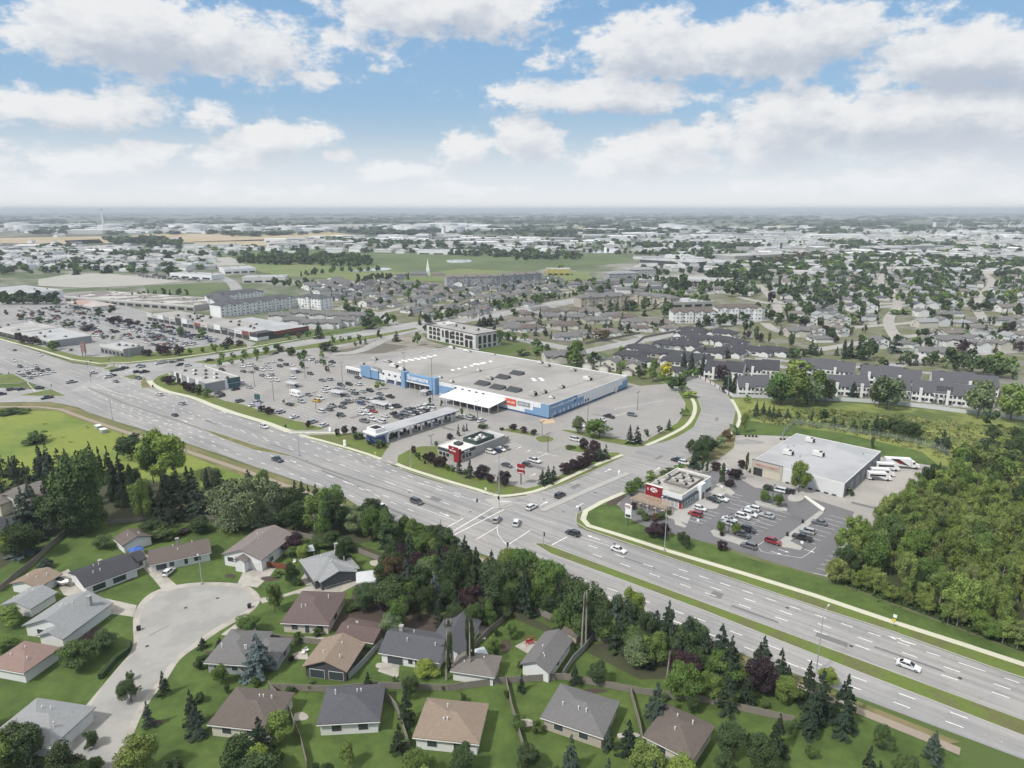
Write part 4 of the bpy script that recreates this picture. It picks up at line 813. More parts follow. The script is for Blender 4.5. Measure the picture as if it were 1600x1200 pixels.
pan(X(700), X(772), .9, 3.2, dgrey, 'garden_front', y=-.15)
o1 = MB().box(X(790), X(806.5), -.3, -.12, 2.9, 6.1).build('red_sign', orange, o); o2 = MB().box(X(809), X(828), -.3, -.12, 3.9, 5.9).build('grey_sign', greym, o)
def scribble(x0, x1, z, hgt, seed, par, right=False, m=whitem, off=-.35):
    """lettering too small to read in the photo: uneven strokes of its height and length"""
    r = random.Random(seed); mb = MB(); x = x0
    while x < x1:
        w = r.uniform(.18, .42) * hgt; k = r.choice((.55, .6, .62, 1.0)) * hgt
        mb.box(x, x + w * .35, off, off + .05, z, z + k); mb.box(x + w * .35, x + w, off, off + .05, z + k - .2 * hgt if r.random() < .6 else z, (z + k) if r.random() < .6 else z + .2 * hgt)
        x += w + .14 * hgt
    if right: mb.v = [(L_ + .12 - off - .2, a, c) for a, b, c in mb.v] if False else [(L_ + .13 + (.05 if abs(b - off) > .02 else 0), a, c) for a, b, c in mb.v]
    return mb.build('lettering', m, par)
scribble(X(792), X(805), 4.0, 1.1, 3, o1, off=-.36); scribble(X(811), X(826), 4.5, .8, 5, o2, off=-.36)
# stepped blue at the right end of the front and along the side
for u0, u1, zt in ((828.5, 833, 3.4), (833, 845, 4.6), (845, 858.5, 7.05)): pan(X(u0) if u0 > 829 else X(820), X(u1) if u1 < 858 else L_ + .12, .8, zt if u0 > 829 else 2.6, bluew, 'blue_panel')
rpan(-.12, Y(902), .9, 7.05, bluew, 'blue_side_panel'); rpan(Y(902), Y(912), .9, 5.0, bluew, 'blue_side_panel'); rpan(Y(966), Y(973), .9, 3.0, bluew, 'blue_side_panel'); rpan(Y(973), Y(980), .9, 5.0, bluew, 'blue_side_panel'); rpan(Y(980), D_ + .12, .9, 7.05, bluew, 'blue_side_panel')
scribble(Y(860), Y(871), 4.9, .75, 11, o, True); scribble(Y(872), Y(880), 4.7, 1.5, 12, o, True); scribble(Y(881), Y(887), 4.8, 1.0, 13, o, True); scribble(Y(888), Y(896), 4.8, 1.4, 14, o, True)
rpan(Y(896.5), Y(899.5), 3.9, 6.8, blued, 'emblem', t=.18); rpan(Y(897.2), Y(898.8), 5.0, 6.2, whitem, 'emblem_mark', t=.22)
for u in (867, 875, 881, 888, 895, 899.5, 904, 909): rpan(Y(u) - .45, Y(u) + .45, 1.1, 2.8, whitet, 'small_window', t=.16)
for u in (915, 919): rpan(Y(u) - .5, Y(u) + .5, 1.6, 2.9, dgrey, 'vent', t=.2)
rpan(Y(962) - .7, Y(962) + .7, 0, 3.2, whitet, 'door_surround', t=.5); rpan(Y(861), Y(864), 0, 2.6, metalg, 'side_door', t=.3)
for (u, v, w_, d_, z_) in [(833,617,3.4,2.6,2),(849,613.5,3.2,2.4,1.6),(877,605.5,3,2.4,1.5),(862,621.5,2.8,1.6,.9),(918,593,4.4,3,1.8),(895,579,3.6,2.6,1.2),(855,572,3.4,2.6,1.4),(844,567,3.4,2.4,1.2),(765,592,4,2.5,1.4),(748,579.5,2.4,1.6,1),(747,547,3,2,1),(616,573,5,3,1.8),(628,578,4,2.6,1.6),(605,565,6,2.4,1),(585,562,5,2,1.4),(772,554,2,1.4,.8),(706,544,4,2.4,1.6),(730,549,6,1.6,1),(688,590,2.5,1.5,.9),(706,597,2,1.5,1.2)]:
    x, y = s.at(u, v, 6.8); hvac(o, x, y, 6.6, w_, d_, z_, m=mat('unit_white', (.62, .62, .61), .6, .1, 1) if (u * 7) % 2 < 1 else None)
for (u, v) in [(753,600),(777,606),(802,610),(785,590),(807,584)]:
    x, y = s.at(u, v, 6.8); MB().add([(x - 4, y - 2.6, 6.61), (x + 4, y - 2.6, 6.61), (x + 4, y + 2.6, 6.61), (x - 4, y + 2.6, 6.61), (x - 4, y + 2.4, 8.1), (x + 4, y + 2.4, 8.1)], [(0, 1, 5, 4), (1, 2, 5), (2, 3, 4, 5), (3, 0, 4)]).build('skylight_monitor', dgrey, o)
for k_ in range(12):
    x, y = s.at(625 + (k_ % 6) * 10 + (k_ // 6) * 5, 566 - (k_ % 6) * 1.6 + (k_ // 6) * -2.5, 6.7); MB().frus((x - 1.2, x + 1.2, y - .8, y + .8), (x - .9, x + .9, y - .5, y + .5), 6.6, 7.05).build('skylight', whitem, o)
for k_ in range(7):
    x, y = s.at(708 + k_ * 9.8, 578.5 - k_ * 2.3, 6.7); MB().frus((x - 1.2, x + 1.2, y - .8, y + .8), (x - .9, x + .9, y - .5, y + .5), 6.6, 7.05).build('skylight', whitem, o)
for u, v in ((833,592),(845,591.5),(836,594.5),(848,594),(742,569),(753,568)):
    x, y = s.at(u, v, 6.7); MB().frus((x - 1.2, x + 1.2, y - .8, y + .8), (x - .9, x + .9, y - .5, y + .5), 6.6, 7.05).build('skylight', whitem, o)
stn = mat('roof_seam', (.25, .235, .225), .95, .1, .3); mb = MB()
for (a_, b_) in [((831,621),(952,586)), ((700,592),(790,571)), ((735,582),(760,577)), ((795,603),(812,599))]:
    p_, q_ = s.at(*a_, 6.65), s.at(*b_, 6.65); d_ = Vector((q_[0] - p_[0], q_[1] - p_[1])).normalized(); n_ = Vector((-d_.y, d_.x)) * .6; mb.add([(p_[0] - n_.x, p_[1] - n_.y, 6.61), (q_[0] - n_.x, q_[1] - n_.y, 6.61), (q_[0] + n_.x, q_[1] + n_.y, 6.61), (p_[0] + n_.x, p_[1] + n_.y, 6.61)], [(0, 1, 2, 3)])
mb.build('roof_seam', stn, o)
MB().box(-14.5, 0, .5, 20, 0, 4.3).build('wing_wall', wallw, o); MB().box(-14.3, -.2, .7, 19.8, 4.3, 4.35).build('wing_roof', roofg, o); MB().box(-14.6, -.02, -.6, .5, 3.0, 4.6).build('wing_fascia', wallw, o); MB().box(-14.4, -3.5, .35, .5, .3, 2.9).build('wing_glazing', darkg, o)
for i in range(6): MB().box(-14.3 + i * 2, -14.1 + i * 2, -.3, -.1, 0, 3).build('wing_post', whitet, o)
for x, y in ((-9, 8), (-5, 14)): hvac(o, x, y, 4.35)
# gas bar
s = Frame('fuel_station', (588,680), (717,641), 5.0, 8.0, 'long fuel station canopy with blue and white kiosk at its road end', 'fuel station'); o = s.o; L_, D_ = s.L, s.d
kx0, ky0 = s.at(606, 676, 5)
MB().box(6, L_, 0, D_, 4.3, 5.1).build('canopy', wallw, o); MB().box(6.2, L_ - .2, .3, D_ - .3, 5.1, 5.13).build('canopy_roof', roofl, o)
MB().box(22, L_ + .05, -.06, 0, 4.35, 4.7).build('canopy_stripe', blued, o)
MB().box(.6, 5.2, 1, D_ - .2, 0, 4.2).build('kiosk_wall', mat('kiosk_blue', (.07, .11, .30), .6, .08, .6), o); MB().box(-.8, 6.2, -.4, D_ + .5, 4.2, 5.2).build('kiosk_fascia', wallw, o); MB().box(-.86, 6.26, -.46, D_ + .56, 4.35, 4.6).build('kiosk_stripe', blued, o)
MB().box(.4, 5.4, .8, D_ - 1, 5.2, 7.0).build('kiosk_screen', wallw, o); MB().box(1, 4.8, 1.6, D_ - 2, 7.0, 7.06).build('kiosk_well', darkm, o); MB().box(5.4, 6.4, -.1, .9, 0, 4.2).build('kiosk_pier', wallw, o)
for i, fx_ in enumerate((.27, .41, .54, .67, .80, .93)):
    x = L_ * fx_
    for yy in (1.6, D_ - 1.8): MB().box(x - .3, x + .3, yy - .3, yy + .3, .1, 4.3).build('column', whitet, o)
    pi = MB().box(x - 1.9, x + 1.9, .9, D_ - 1, .05, .22).build('pump_island', conc, o)
    for yy in (2.6, 5.3): MB().box(x - .4, x + .4, yy - .5, yy + .5, .22, 1.9).build('pump', [mat('pump_dark', (.05, .055, .07), .5, .05)], pi)
# burger restaurant with red fin
s = Frame('restaurant', (684,696), (717,706), 4.6, 29.2, 'grey restaurant with white roof and red corner fin beside the fuel station', 'restaurant'); o = s.o; L_ = s.L
MB().box(0, L_, 0, 9.5, 0, 4.3).build('wall', stone, o); MB().box(1.2, L_ - .6, 9.5, 29, 0, 3.7).build('back_wall', stone, o); MB().box(.2, L_ - .2, .2, 9.3, 4.3, 4.34).build('roof', mat('roof_white', (.66, .65, .63), .8, .05, .5), o); parapet(o, L_, 9.5, 4.3, whitet, .3, .35); MB().box(1.4, L_ - .8, 9.6, 28.8, 3.7, 3.74).build('back_roof', roofl, o); parapet(o, L_ - 1.8, 19.4, 3.7, whitet, .25, .3, x0=1.2, y0=9.55)
MB().box(-.08, L_ + .08, -.08, 0, 3.1, 4.3).box(L_, L_ + .08, 0, 9.5, 3.1, 4.3).build('dark_fascia', dgrey, o)
for x in (1.6, 3.6, 5.6): wpane(o, x, -.0, 1.1, 1.7, 1.5, '-y', m=darkg)
for y in (2.6, 4.6, 6.4): wpane(o, L_, y, 1.0, 1.5, 1.7, '+x', m=darkg)
rf_ = MB().box(L_ - 5.2, L_ - .2, -.5, -.08, 3.2, 6.2).box(L_ - 2.4, L_ + .5, -.55, -.02, 0, 5.6).box(L_ - .02, L_ + .5, -.5, .9, 0, 5.6).build('red_fin', redm, o); text("Wendy's", .95, whitem, rf_, (L_ - 2.8, -.6, 4.6), FRONT); MB().tube((L_ - 2.8, -.58, 5.55), (L_ - 2.8, -.52, 5.55), .3, .3, 12).build('round_emblem', whitem, rf_)
text("Wendy's", .9, whitem, o, (L_ + .14, 4.6, 3.65), RIGHT)
mb = MB(); x0, x1, y0, y1 = 2.6, L_ - 1.6, 12, 23
for a_ in [(x0, x1, y0, y0 + .4), (x0, x1, y1 - .4, y1), (x0, x0 + .4, y0 + .4, y1 - .4), (x1 - .4, x1, y0 + .4, y1 - .4)]: mb.box(*a_, 3.75, 5.4)
mb.build('roof_screen', mat('green_screen', (.05, .075, .07), .7, .1, .5), o)
mb = MB().box(3.6, 6.6, 5.4, 8, 4.34, 5.3); mb.build('roof_screen', dgrey, o)
for x, y in ((5, 14), (7.5, 15), (6, 17.5), (8, 19.5), (5, 20.5)): hvac(o, x, y, 3.75, 1.8, 1.4, 1.3, m=whitet)
MB().box(2, L_ - 2, 29, 33, 0, 2.2).build('bin_enclosure', stone, o)
# diner with red wall
s = Frame('diner', (1010.6,758.4), (1066,774.4), 5.0, 22.2, 'white flat-roofed diner with a deep red wall and a wooden pergola patio', 'restaurant'); o = s.o; L_, D_ = s.L, s.d
MB().box(0, L_, 0, D_, 0, 4.55).build('wall', wallw, o); MB().box(.2, L_ - .2, .2, D_ - .2, 4.55, 4.6).build('roof', mat('roof_pale', (.42, .41, .38), .9, .12, .4, col2=(.30, .29, .27), scale2=.15), o); parapet(o, L_, D_, 4.55, whitet, .3, .45)
rw = MB().box(-.15, 6.0, -.35, .0, .0, 5.7).box(-.15, 6.0, .0, .25, 4.99, 5.7).build('red_wall', redm, o); MB().box(-.25, 6.1, -.45, .35, 5.7, 5.85).build('coping', whitet, rw)
c = MB(); n = 20; c.add([(3.0 + 1.35 * math.cos(2 * math.pi * i / n), -.42, 4.2 + .82 * math.sin(2 * math.pi * i / n)) for i in range(n)] + [(3.0 + 1.35 * math.cos(2 * math.pi * i / n), -.36, 4.2 + .82 * math.sin(2 * math.pi * i / n)) for i in range(n)], [tuple(range(n)), tuple(range(n, 2 * n))] + [(i, (i + 1) % n, n + (i + 1) % n, n + i) for i in range(n)])
lg = c.build('oval_logo', whitem, rw); text('DQ', 1.25, redm, rw, (3.0, -.47, 4.2), FRONT, ext=.03, shear=.2)
for i in range(3): MB().box(.5 + i * .0, .95, -.42, -.36, 3.75 + i * .3, 3.9 + i * .3).build('sign_mark', whitem, rw)
MB().box(6.0, L_ + .6, -.7, 0, 2.9, 3.3).box(L_, L_ + .7, 0, 15, 2.9, 3.3).build('black_awning', dgrey, o)
for i in range(5): wpane(o, 6.9 + i * 1.5, 0, .4, 1.2, 2.3, '-y', m=mat('bright_glass', (.40, .44, .47), .12, .05, spec=.6))
for i in range(5): wpane(o, L_, 1.4 + i * 1.9, .5, 1.5, 2.2, '+x', m=mat('blue_glass', (.16, .24, .28), .12, .05, spec=.6))
MB().box(L_ - .9, L_ + .15, -.12, 1.0, 0, 2.9).build('red_corner_column', redm, o)
MB().box(L_, L_ + 1.6, 11, 14.5, 0, 5.6).build('entrance_tower', wallw, o); MB().box(L_ + 1.6, L_ + 1.66, 12, 13.6, .1, 2.6).build('door', darkg, o); MB().box(L_, L_ + .12, 15.2, 18, .3, 5.0).build('blue_panel', bluel, o); MB().box(L_, L_ + .1, 15, D_, 0, 1.1).build('brick_base', dgrey, o)
mb = MB()
for a_ in [(2.6, 12, 7, 7.35), (11.7, 12, 7.35, 18.5), (2.6, 2.9, 7.35, 18.5), (2.6, 12, 18.5, 18.8)]: mb.box(*a_, 4.6, 5.35)
mb.build('roof_screen', mat('screen_taupe', (.19, .18, .17), .8, .08), o)
for x, y, a_ in ((5, 10.5, 2), (8.5, 9.8, 2.4), (9, 14, 2.2), (5.4, 14.5, 1.8), (7, 17, 1.6), (1.4, 4.5, 1.6), (1.5, 12, 1.5)): hvac(o, x, y, 4.6, a_, 1.6, 1.2)
wood = mat('pergola_wood', (.46, .37, .28), .85, .15, 1); pg = empty('pergola', *s.wld(-.6, -9.0), s.a, label='wooden pergola over the patio in front of the red wall', cat='pergola')
pw_, pd_ = 12.4, 5.6
for i in range(5):
    for j in range(3): MB().box(i * pw_ / 4 - .1, i * pw_ / 4 + .1, j * pd_ / 2 - .1, j * pd_ / 2 + .1, 0, 2.7).build('post', wood, pg)
for j in range(3): MB().box(-.4, pw_ + .4, j * pd_ / 2 - .08, j * pd_ / 2 + .08, 2.7, 2.95).build('beam', wood, pg)
for i in range(18): MB().box(i * pw_ / 17 - .06, i * pw_ / 17 + .06, -.4, pd_ + .4, 2.95, 3.12).build('rafter', wood, pg)
mb = MB()
for i in range(13): mb.box(-.3, pw_ + .3, -.3 + i * (pd_ + .5) / 12 - .04, -.3 + i * (pd_ + .5) / 12 + .04, 3.12, 3.2)
mb.build('slats', wood, pg)
r = random.Random(4)
for i in range(4):
    tx, ty = s.wld(1.2 + i * 2.8, -6.2); tb = empty('patio_table', tx, ty, s.a, .06, label='round patio table under the wooden pergola, %s' % ['leftmost', 'second from left', 'third from left', 'rightmost'][i], cat='table', group='patio tables under the pergola'); MB().tube((0, 0, .7), (0, 0, .75), .5, .5, 12).build('table_top', whitet, tb); MB().tube((0, 0, 0), (0, 0, .7), .05, .05, 6).build('leg', trim_m, tb)
# white warehouse
s = Frame('warehouse', (1176,719), (1320,754.6), 5.5, 44, 'low white-roofed commercial building with parked buses behind it', 'commercial building'); o = s.o; L_, D_ = s.L, s.d
MB().box(0, L_, 0, D_, 0, 5.1).build('wall', mat('ribbed_white_wall', (.60, .61, .62), .7, .05, .5), o); MB().box(.2, L_ - .2, .2, D_ - .2, 5.1, 5.15).build('roof', roofl, o); parapet(o, L_, D_, 5.1, whitet, .25, .22)
MB().box(-.1, 11.5, -.3, 0, 0, 5.9).build('beige_front', beigew, o); MB().box(1.3, 10, -.45, -.3, 3.9, 5.2).build('sign_board', mat('sign_pinkish', (.45, .38, .33), .8, .05), o); mb = MB(); L0 = L_
scribble(1.6, 9.6, 4.2, .6, 21, o, m=mat('sign_red', (.4, .06, .05), .7, 0), off=-.5)
MB().box(-.12, 11.6, -.34, 0, 5.9, 6.05).build('coping', dgrey, o); MB().box(.8, 4.2, -.36, -.3, .1, 3.1).build('glazing', darkg, o); MB().box(4.4, 10.8, -.36, -.3, .2, 2.8).build('cream_panel', mat('cream_panel', (.5, .47, .38), .8, .05), o)
MB().box(L_, L_ + .1, 0, D_, 0, 5.1).build('shaded_side_panel', mat('painted_shade_grey', (.20, .21, .23), .8, .06), o)  # shade of the right wall put into this panel's darker grey
for i in range(5): MB().box(L_ + .1, L_ + .16, 6 + i * 7, 10 + i * 7, .05, 3.8).build('loading_door', mat('loading_door_grey', (.28, .29, .31), .7, .05), o)
for i in range(7): MB().box(13 + i * 2.7, 14.4 + i * 2.7, -.5, .0, 0, .5).build('wall_base', dgrey, o)
for (u, v, w_) in [(1231,709.5,3.4),(1265,690,3),(1278,711.5,3.8)]: x, y = s.at(u, v, 5.3); hvac(o, x, y, 5.15, w_, 2.2, 1.8, m=mat('unit_white', (.62, .62, .61), .6, .1, 1))
for (u, v) in [(1231,698),(1240,697),(1250,713),(1349,709)]: x, y = s.at(u, v, 5.3); MB().tube((x, y, 5.15), (x, y, 5.8), .25, .25, 8).build('roof_vent', metalg, o)
# bank
s = Frame('bank_building', (267.5,580), (323,600), 5.6, 19.8, 'white and grey bank building with teal corner panels at the crossing', 'bank', length=43); o = s.o; L_, D_ = s.L, s.d
MB().box(0, L_, 0, D_, 0, 5.2).build('wall', wallw, o); MB().box(.2, L_ - .2, .2, D_ - .2, 5.2, 5.24).build('roof', roofm, o); parapet(o, L_, D_, 5.2, whitet)
for i, (a_, b_, m_) in enumerate([(0, 3, stone), (7, 10.5, dgrey), (14, 20, greym), (24, 31, greym), (36, L_, greym)]): MB().box(a_, b_, -.3, 0, 0, 5.9).build('facade_panel', m_, o)
for i in range(6): wpane(o, 4.5 + i * 6.6, 0, .9, 2.2, 2.4, '-y', m=darkg)
MB().box(L_, L_ + .1, 0, 11, 0, 5.2).build('side_panel', greym, o); MB().box(L_, L_ + .25, 12.5, D_, 3.0, 5.9).build('teal_panel', tealm, o); MB().box(L_, L_ + .2, 12.8, D_ - .2, .2, 2.7).build('corner_glazing', tealm, o)
scribble(15, 18.6, 4.2, .5, 8, o, True) if False else None
text('', .1, whitem, o, (0, 0, 0), FRONT) if False else None
for i in range(9): hvac(o, 4 + i * 4.4, 6 + (i % 3) * 4, 5.24, 2.2, 1.8, 1.1, m=whitet if i % 2 else None)
# office block
s = Frame('office_block', (666.6,507), (743,522.5), 11, 24, 'three-storey pale office block with tall dark arched windows', 'office building'); o = s.o; L_, D_ = s.L, s.d
MB().box(0, L_, 0, D_, 0, 10.6).build('wall', creamw, o); MB().box(.2, L_ - .2, .2, D_ - .2, 10.6, 10.65).build('roof', roofg, o); parapet(o, L_, D_, 10.6, dgrey, .4, .5)
def arch(x, z0, z1, w, face='-y', y=0):
    n = 8; pr = [(x - w / 2, z0), (x + w / 2, z0), (x + w / 2, z1)] + [(x + w / 2 * math.cos(math.pi * i / n), z1 + w / 2 * .5 * math.sin(math.pi * i / n)) for i in range(1, n)] + [(x - w / 2, z1)]
    mb = MB(); mb.extr(pr, 'y', y - .12, y - .02) if face == '-y' else mb.add([(L_ + .02, a, b) for a, b in pr] + [(L_ + .12, a, b) for a, b in pr], [tuple(range(len(pr))), tuple(range(len(pr), 2 * len(pr)))] + [(i, (i + 1) % len(pr), len(pr) + (i + 1) % len(pr), len(pr) + i) for i in range(len(pr))]); return mb.build('arched_window', darkg, o)
for c0 in (5, 10, 15, 33, 38, 43):
    for z0, hh in ((.9, 1.7), (4.3, 1.8), (7.5, 1.6)): arch(c0, z0, z0 + hh, 3.7)
for c0, w in ((20.5, 2.2), (25.5, 4.4), (30, 2.2)): arch(c0, 3.9, 8.6, w)
arch(25.5, .4, 2.2, 4.2); arch(48.5, .4, 5, 3.4); arch(53.5, .4, 5, 3.4); MB().box(47, 55.5, -.25, 0, 6.6, 9.2).build('corner_glazing', darkg, o)
for y in (4, 8.5, 13, 18): arch(y, 3.6, 8.6, 2.6, '+x'); arch(y, .5, 2.3, 2.4, '+x')
for x, y in ((8, 10), (20, 12), (33, 9), (45, 13)): hvac(o, x, y, 10.65)
MB().box(2, 14, 8, 20, 10.65, 11.6).build('penthouse', creamw, o)
# strip mall
s = Frame('strip_mall', (230,490), (402.5,521), 6.0, 46.5, 'long strip mall with mixed white, grey and red shop fronts', 'strip mall'); o = s.o; L_, D_ = s.L, s.d
MB().box(0, L_, 0, D_ - 18, 0, 5.3).build('wall', creamw, o); MB().box(.3, L_ - .3, .3, D_ - 18.3, 5.3, 5.35).build('roof', roofg, o); MB().box(L_ - 80, L_, D_ - 18, D_, 0, 5.2).build('rear_wall', brickm, o); MB().box(L_ - 79.5, L_ - .4, D_ - 18.2, D_ - .4, 5.2, 5.36).build('rear_roof', roofl, o)
MB().box(L_ - 40, L_, -.02, 30, 5.36, 5.42).build('roof_cover', roofl, o); r = random.Random(5); x = 0
cols = [creamw, creamw, wallw, greym, creamw, dgrey, wallw, greym, brickm, creamw, stone, wallw, dgrey, greym, wallw, brickm, brickm]
for i, m_ in enumerate(cols):
    w = L_ / len(cols); z = r.choice((5.6, 6.2, 7.0)); MB().box(i * w, i * w + w - .2, -.4, 0, 3.2, z).build('shop_fascia', m_, o); MB().box(i * w + .3, i * w + w - .8, -.1, 0, .2, 3.0).build('shop_window', darkg, o); MB().box(i * w + w - .7, i * w + w - .2, -.6, 0, 0, z + .3).build('pilaster', whitet if i % 2 else stone, o)
    if i in (1, 4, 7, 9, 12, 14): text_l = scribble(i * w + 1.5, i * w + w - 3, 4.2, 1.1, 30 + i, o, m=whitem if m_ not in (creamw, wallw) else dgrey, off=-.46)
MB().box(L_ - 10, L_ + .2, -.6, 14, 0, 5.8).build('corner_block', dgrey, o); MB().box(L_ - 9.6, L_ + .26, -.66, 9, .2, 2.8).build('corner_window', wallw, o); MB().box(L_, L_ + .1, 14, D_, 3, 5.6).build('red_side', brickm, o); MB().box(L_, L_ + .16, 14, D_, 0, 3).build('dark_side', dgrey, o)
for i in range(22): hvac(o, r.uniform(4, L_ - 4), r.uniform(5, 26), 5.4, r.uniform(2, 4), 2.4, r.uniform(1, 1.9))
# older mall behind it, outparcels, sheds: plain measured boxes with fascia, glazing and roof gear
def shed(name, A, B, h, depth, label, cat, wall, roof, fascia=None, seed=0, win=True, units=4, L=None, group=None, nw=6):
    s = Frame(name, A, B, h, depth, label, cat, L, group); o = s.o; r = random.Random(seed)
    MB().box(0, s.L, 0, depth, 0, h - .4).build('wall', wall, o); MB().box(.2, s.L - .2, .2, depth - .2, h - .4, h - .36).build('roof', roof, o); parapet(o, s.L, depth, h - .4, fascia or whitet, .35, .4)
    if fascia: MB().box(-.1, s.L + .1, -.15, 0, h - 1.8, h - .4).build('fascia', fascia, o)
    if win:
        for i in range(nw):
            w = s.L / nw; MB().box(i * w + w * .15, i * w + w * .85, -.08, 0, .5, min(3, h - 2)).build('window', darkg, o)
    for i in range(units): hvac(o, r.uniform(2, s.L - 2), r.uniform(1.5, depth - 1.5), h - .36, r.uniform(1.6, 3.4), 1.8, r.uniform(.8, 1.5))
    return s
shed('shopping_centre', (100,462), (303,477), 6, 50, 'old grey-roofed shopping centre with white roof strips beyond the strip mall', 'shopping centre', stone, mat('roof_brown', (.20, .185, .17), .9, .15, .2, col2=(.45, .44, .43), scale2=.05, f2=(.5, .56)), seed=1, units=14, nw=16, fascia=creamw)
s = Frame('shop_wing', (105,470), (185,486), 6, 22, 'pale shop wing with a pitched pink gable in the mall lot', 'shop', length=60); MB().box(0, 60, 0, 22, 0, 4.5).build('wall', creamw, s.o); hip_roof(MB(), 0, 60, 0, 22, 4.5, 2).build('roof', mat('roof_pink', (.42, .38, .36), .9, .08, .3), s.o); gable_roof(MB(), 24, 36, -3, 8, 5, 4, 'y').build('gable', mat('gable_pink', (.45, .33, .30), .9, .08, .3), s.o); MB().box(2, 58, -.1, 0, .4, 3).build('window', darkg, s.o)
shed('outparcel_shop', (156,538), (196,546), 6, 14, 'small flat-roofed shop with bay fronts beside the brown pylon sign', 'shop', greym, roofl, creamw, 2, L=30); shed('outparcel_shop', (33,519), (82,532), 5.6, 26, 'low grey shop with pale roof and green bush in front', 'shop', greym, roofl, creamw, 3); shed('outparcel_shop', (-20,510), (22,520), 5.6, 30, 'dark-walled shop at the left edge beside the wide road', 'shop', dgrey, roofm, creamw, 4)
shed('arena', (-40,452), (20,460), 9, 50, 'white curved arena roof at the left edge behind dark trees', 'arena', wallw, roofl, None, 5, win=False, units=2)
# apartments with pitched roofs
def apartments(A, B, h, depth, label, wc, rcol, floors, nwin, group=None, rise=3, gab=0):
    s = Frame('apartment_block', A, B, h, depth, label, 'apartment block', group=group); o = s.o
    MB().box(0, s.L, 0, depth, 0, h).build('wall', siding, o, WC[wc] if wc != 'white' else (.74, .75, .75)); rf = hip_roof(MB(), 0, s.L, 0, depth, h, rise).build('roof', shingle, o, RC[rcol])
    for i in range(gab): x = (i + .5) * s.L / gab; b = MB(); gable_walls(b, x - 3, x + 3, -1.4, .0, h, 2, 'y'); b.build('bay', siding, o, WC[wc]); gable_roof(MB(), x - 3, x + 3, -1.6, 4, h + .05, 2, 'y', .3).build('bay_roof', shingle, o, RC[rcol])
    fh = h / floors
    for f_ in range(floors):
        for i in range(nwin): x = (i + .5) * s.L / nwin; wpane(o, x, -(1.4 if gab and any(abs(x - (g_ + .5) * s.L / gab) < 3 for g_ in range(gab)) else 0), f_ * fh + 1.0, 1.2 if i % 3 else 1.8, 1.1, '-y', frame=False, m=greym if (i + f_) % 2 else darkg)
        for j in range(3): wpane(o, s.L, (j + .5) * depth / 3, f_ * fh + 1.0, 1.1, 1.1, '+x', frame=False, m=darkg)
    for i in range(int(s.L / 14)): MB().box(7 + i * 14, 9.4 + i * 14, -1.5, 0, fh + .1, fh + 1.1).build('balcony', whitet, o)
    return s
apartments((321,462), (345,476), 11, 18, 'white four-storey apartment wing nearest the grass field', 'white', 'slate', 4, 7, gab=2)
apartments((344,478), (462,464), 11, 18, 'long white four-storey apartment block with grey roof behind the strip mall', 'white', 'slate', 4, 20, gab=5); apartments((332,463), (412,455), 11, 16, 'white apartment block with dark roof behind the longer white one', 'white', 'slate', 4, 14, gab=3); apartments((462,464), (500,467), 11, 18, 'short white apartment block at the right end of the white row', 'white', 'slate', 4, 8, gab=1)
apartments((1052,488), (1122,488), 9.5, 16, 'white three-storey apartment block with brown roof, left of the pair', 'white', 'brown', 3, 14, gab=4); apartments((1122,482), (1195,482), 10.5, 16, 'white three-storey apartment block with brown roof, right of the pair', 'white', 'brown', 3, 14, gab=4)
apartments((908,466), (985,462), 9.5, 16, 'beige apartment block behind dark spruces, left wing', 'beige', 'grey', 3, 14, gab=3); apartments((985,460), (1048,467), 9.5, 16, 'beige apartment block behind dark spruces, right wing', 'beige', 'grey', 3, 12, gab=3)
apartments((698,434), (775,432), 12, 18, 'grey four-storey apartment row below the church field, left part', 'grey', 'brown-grey', 4, 18, gab=4); apartments((775,432), (846,427), 12, 18, 'grey four-storey apartment row below the church field, right part', 'grey', 'brown-grey', 4, 16, gab=4)
for u, v in ((952,428),(980,422)): apartments((u,v), (u+45,v-1), 12, 18, 'pale apartment block near the dark warehouse, %s one' % ('nearer' if v > 425 else 'farther'), 'grey', 'light grey', 4, 10)
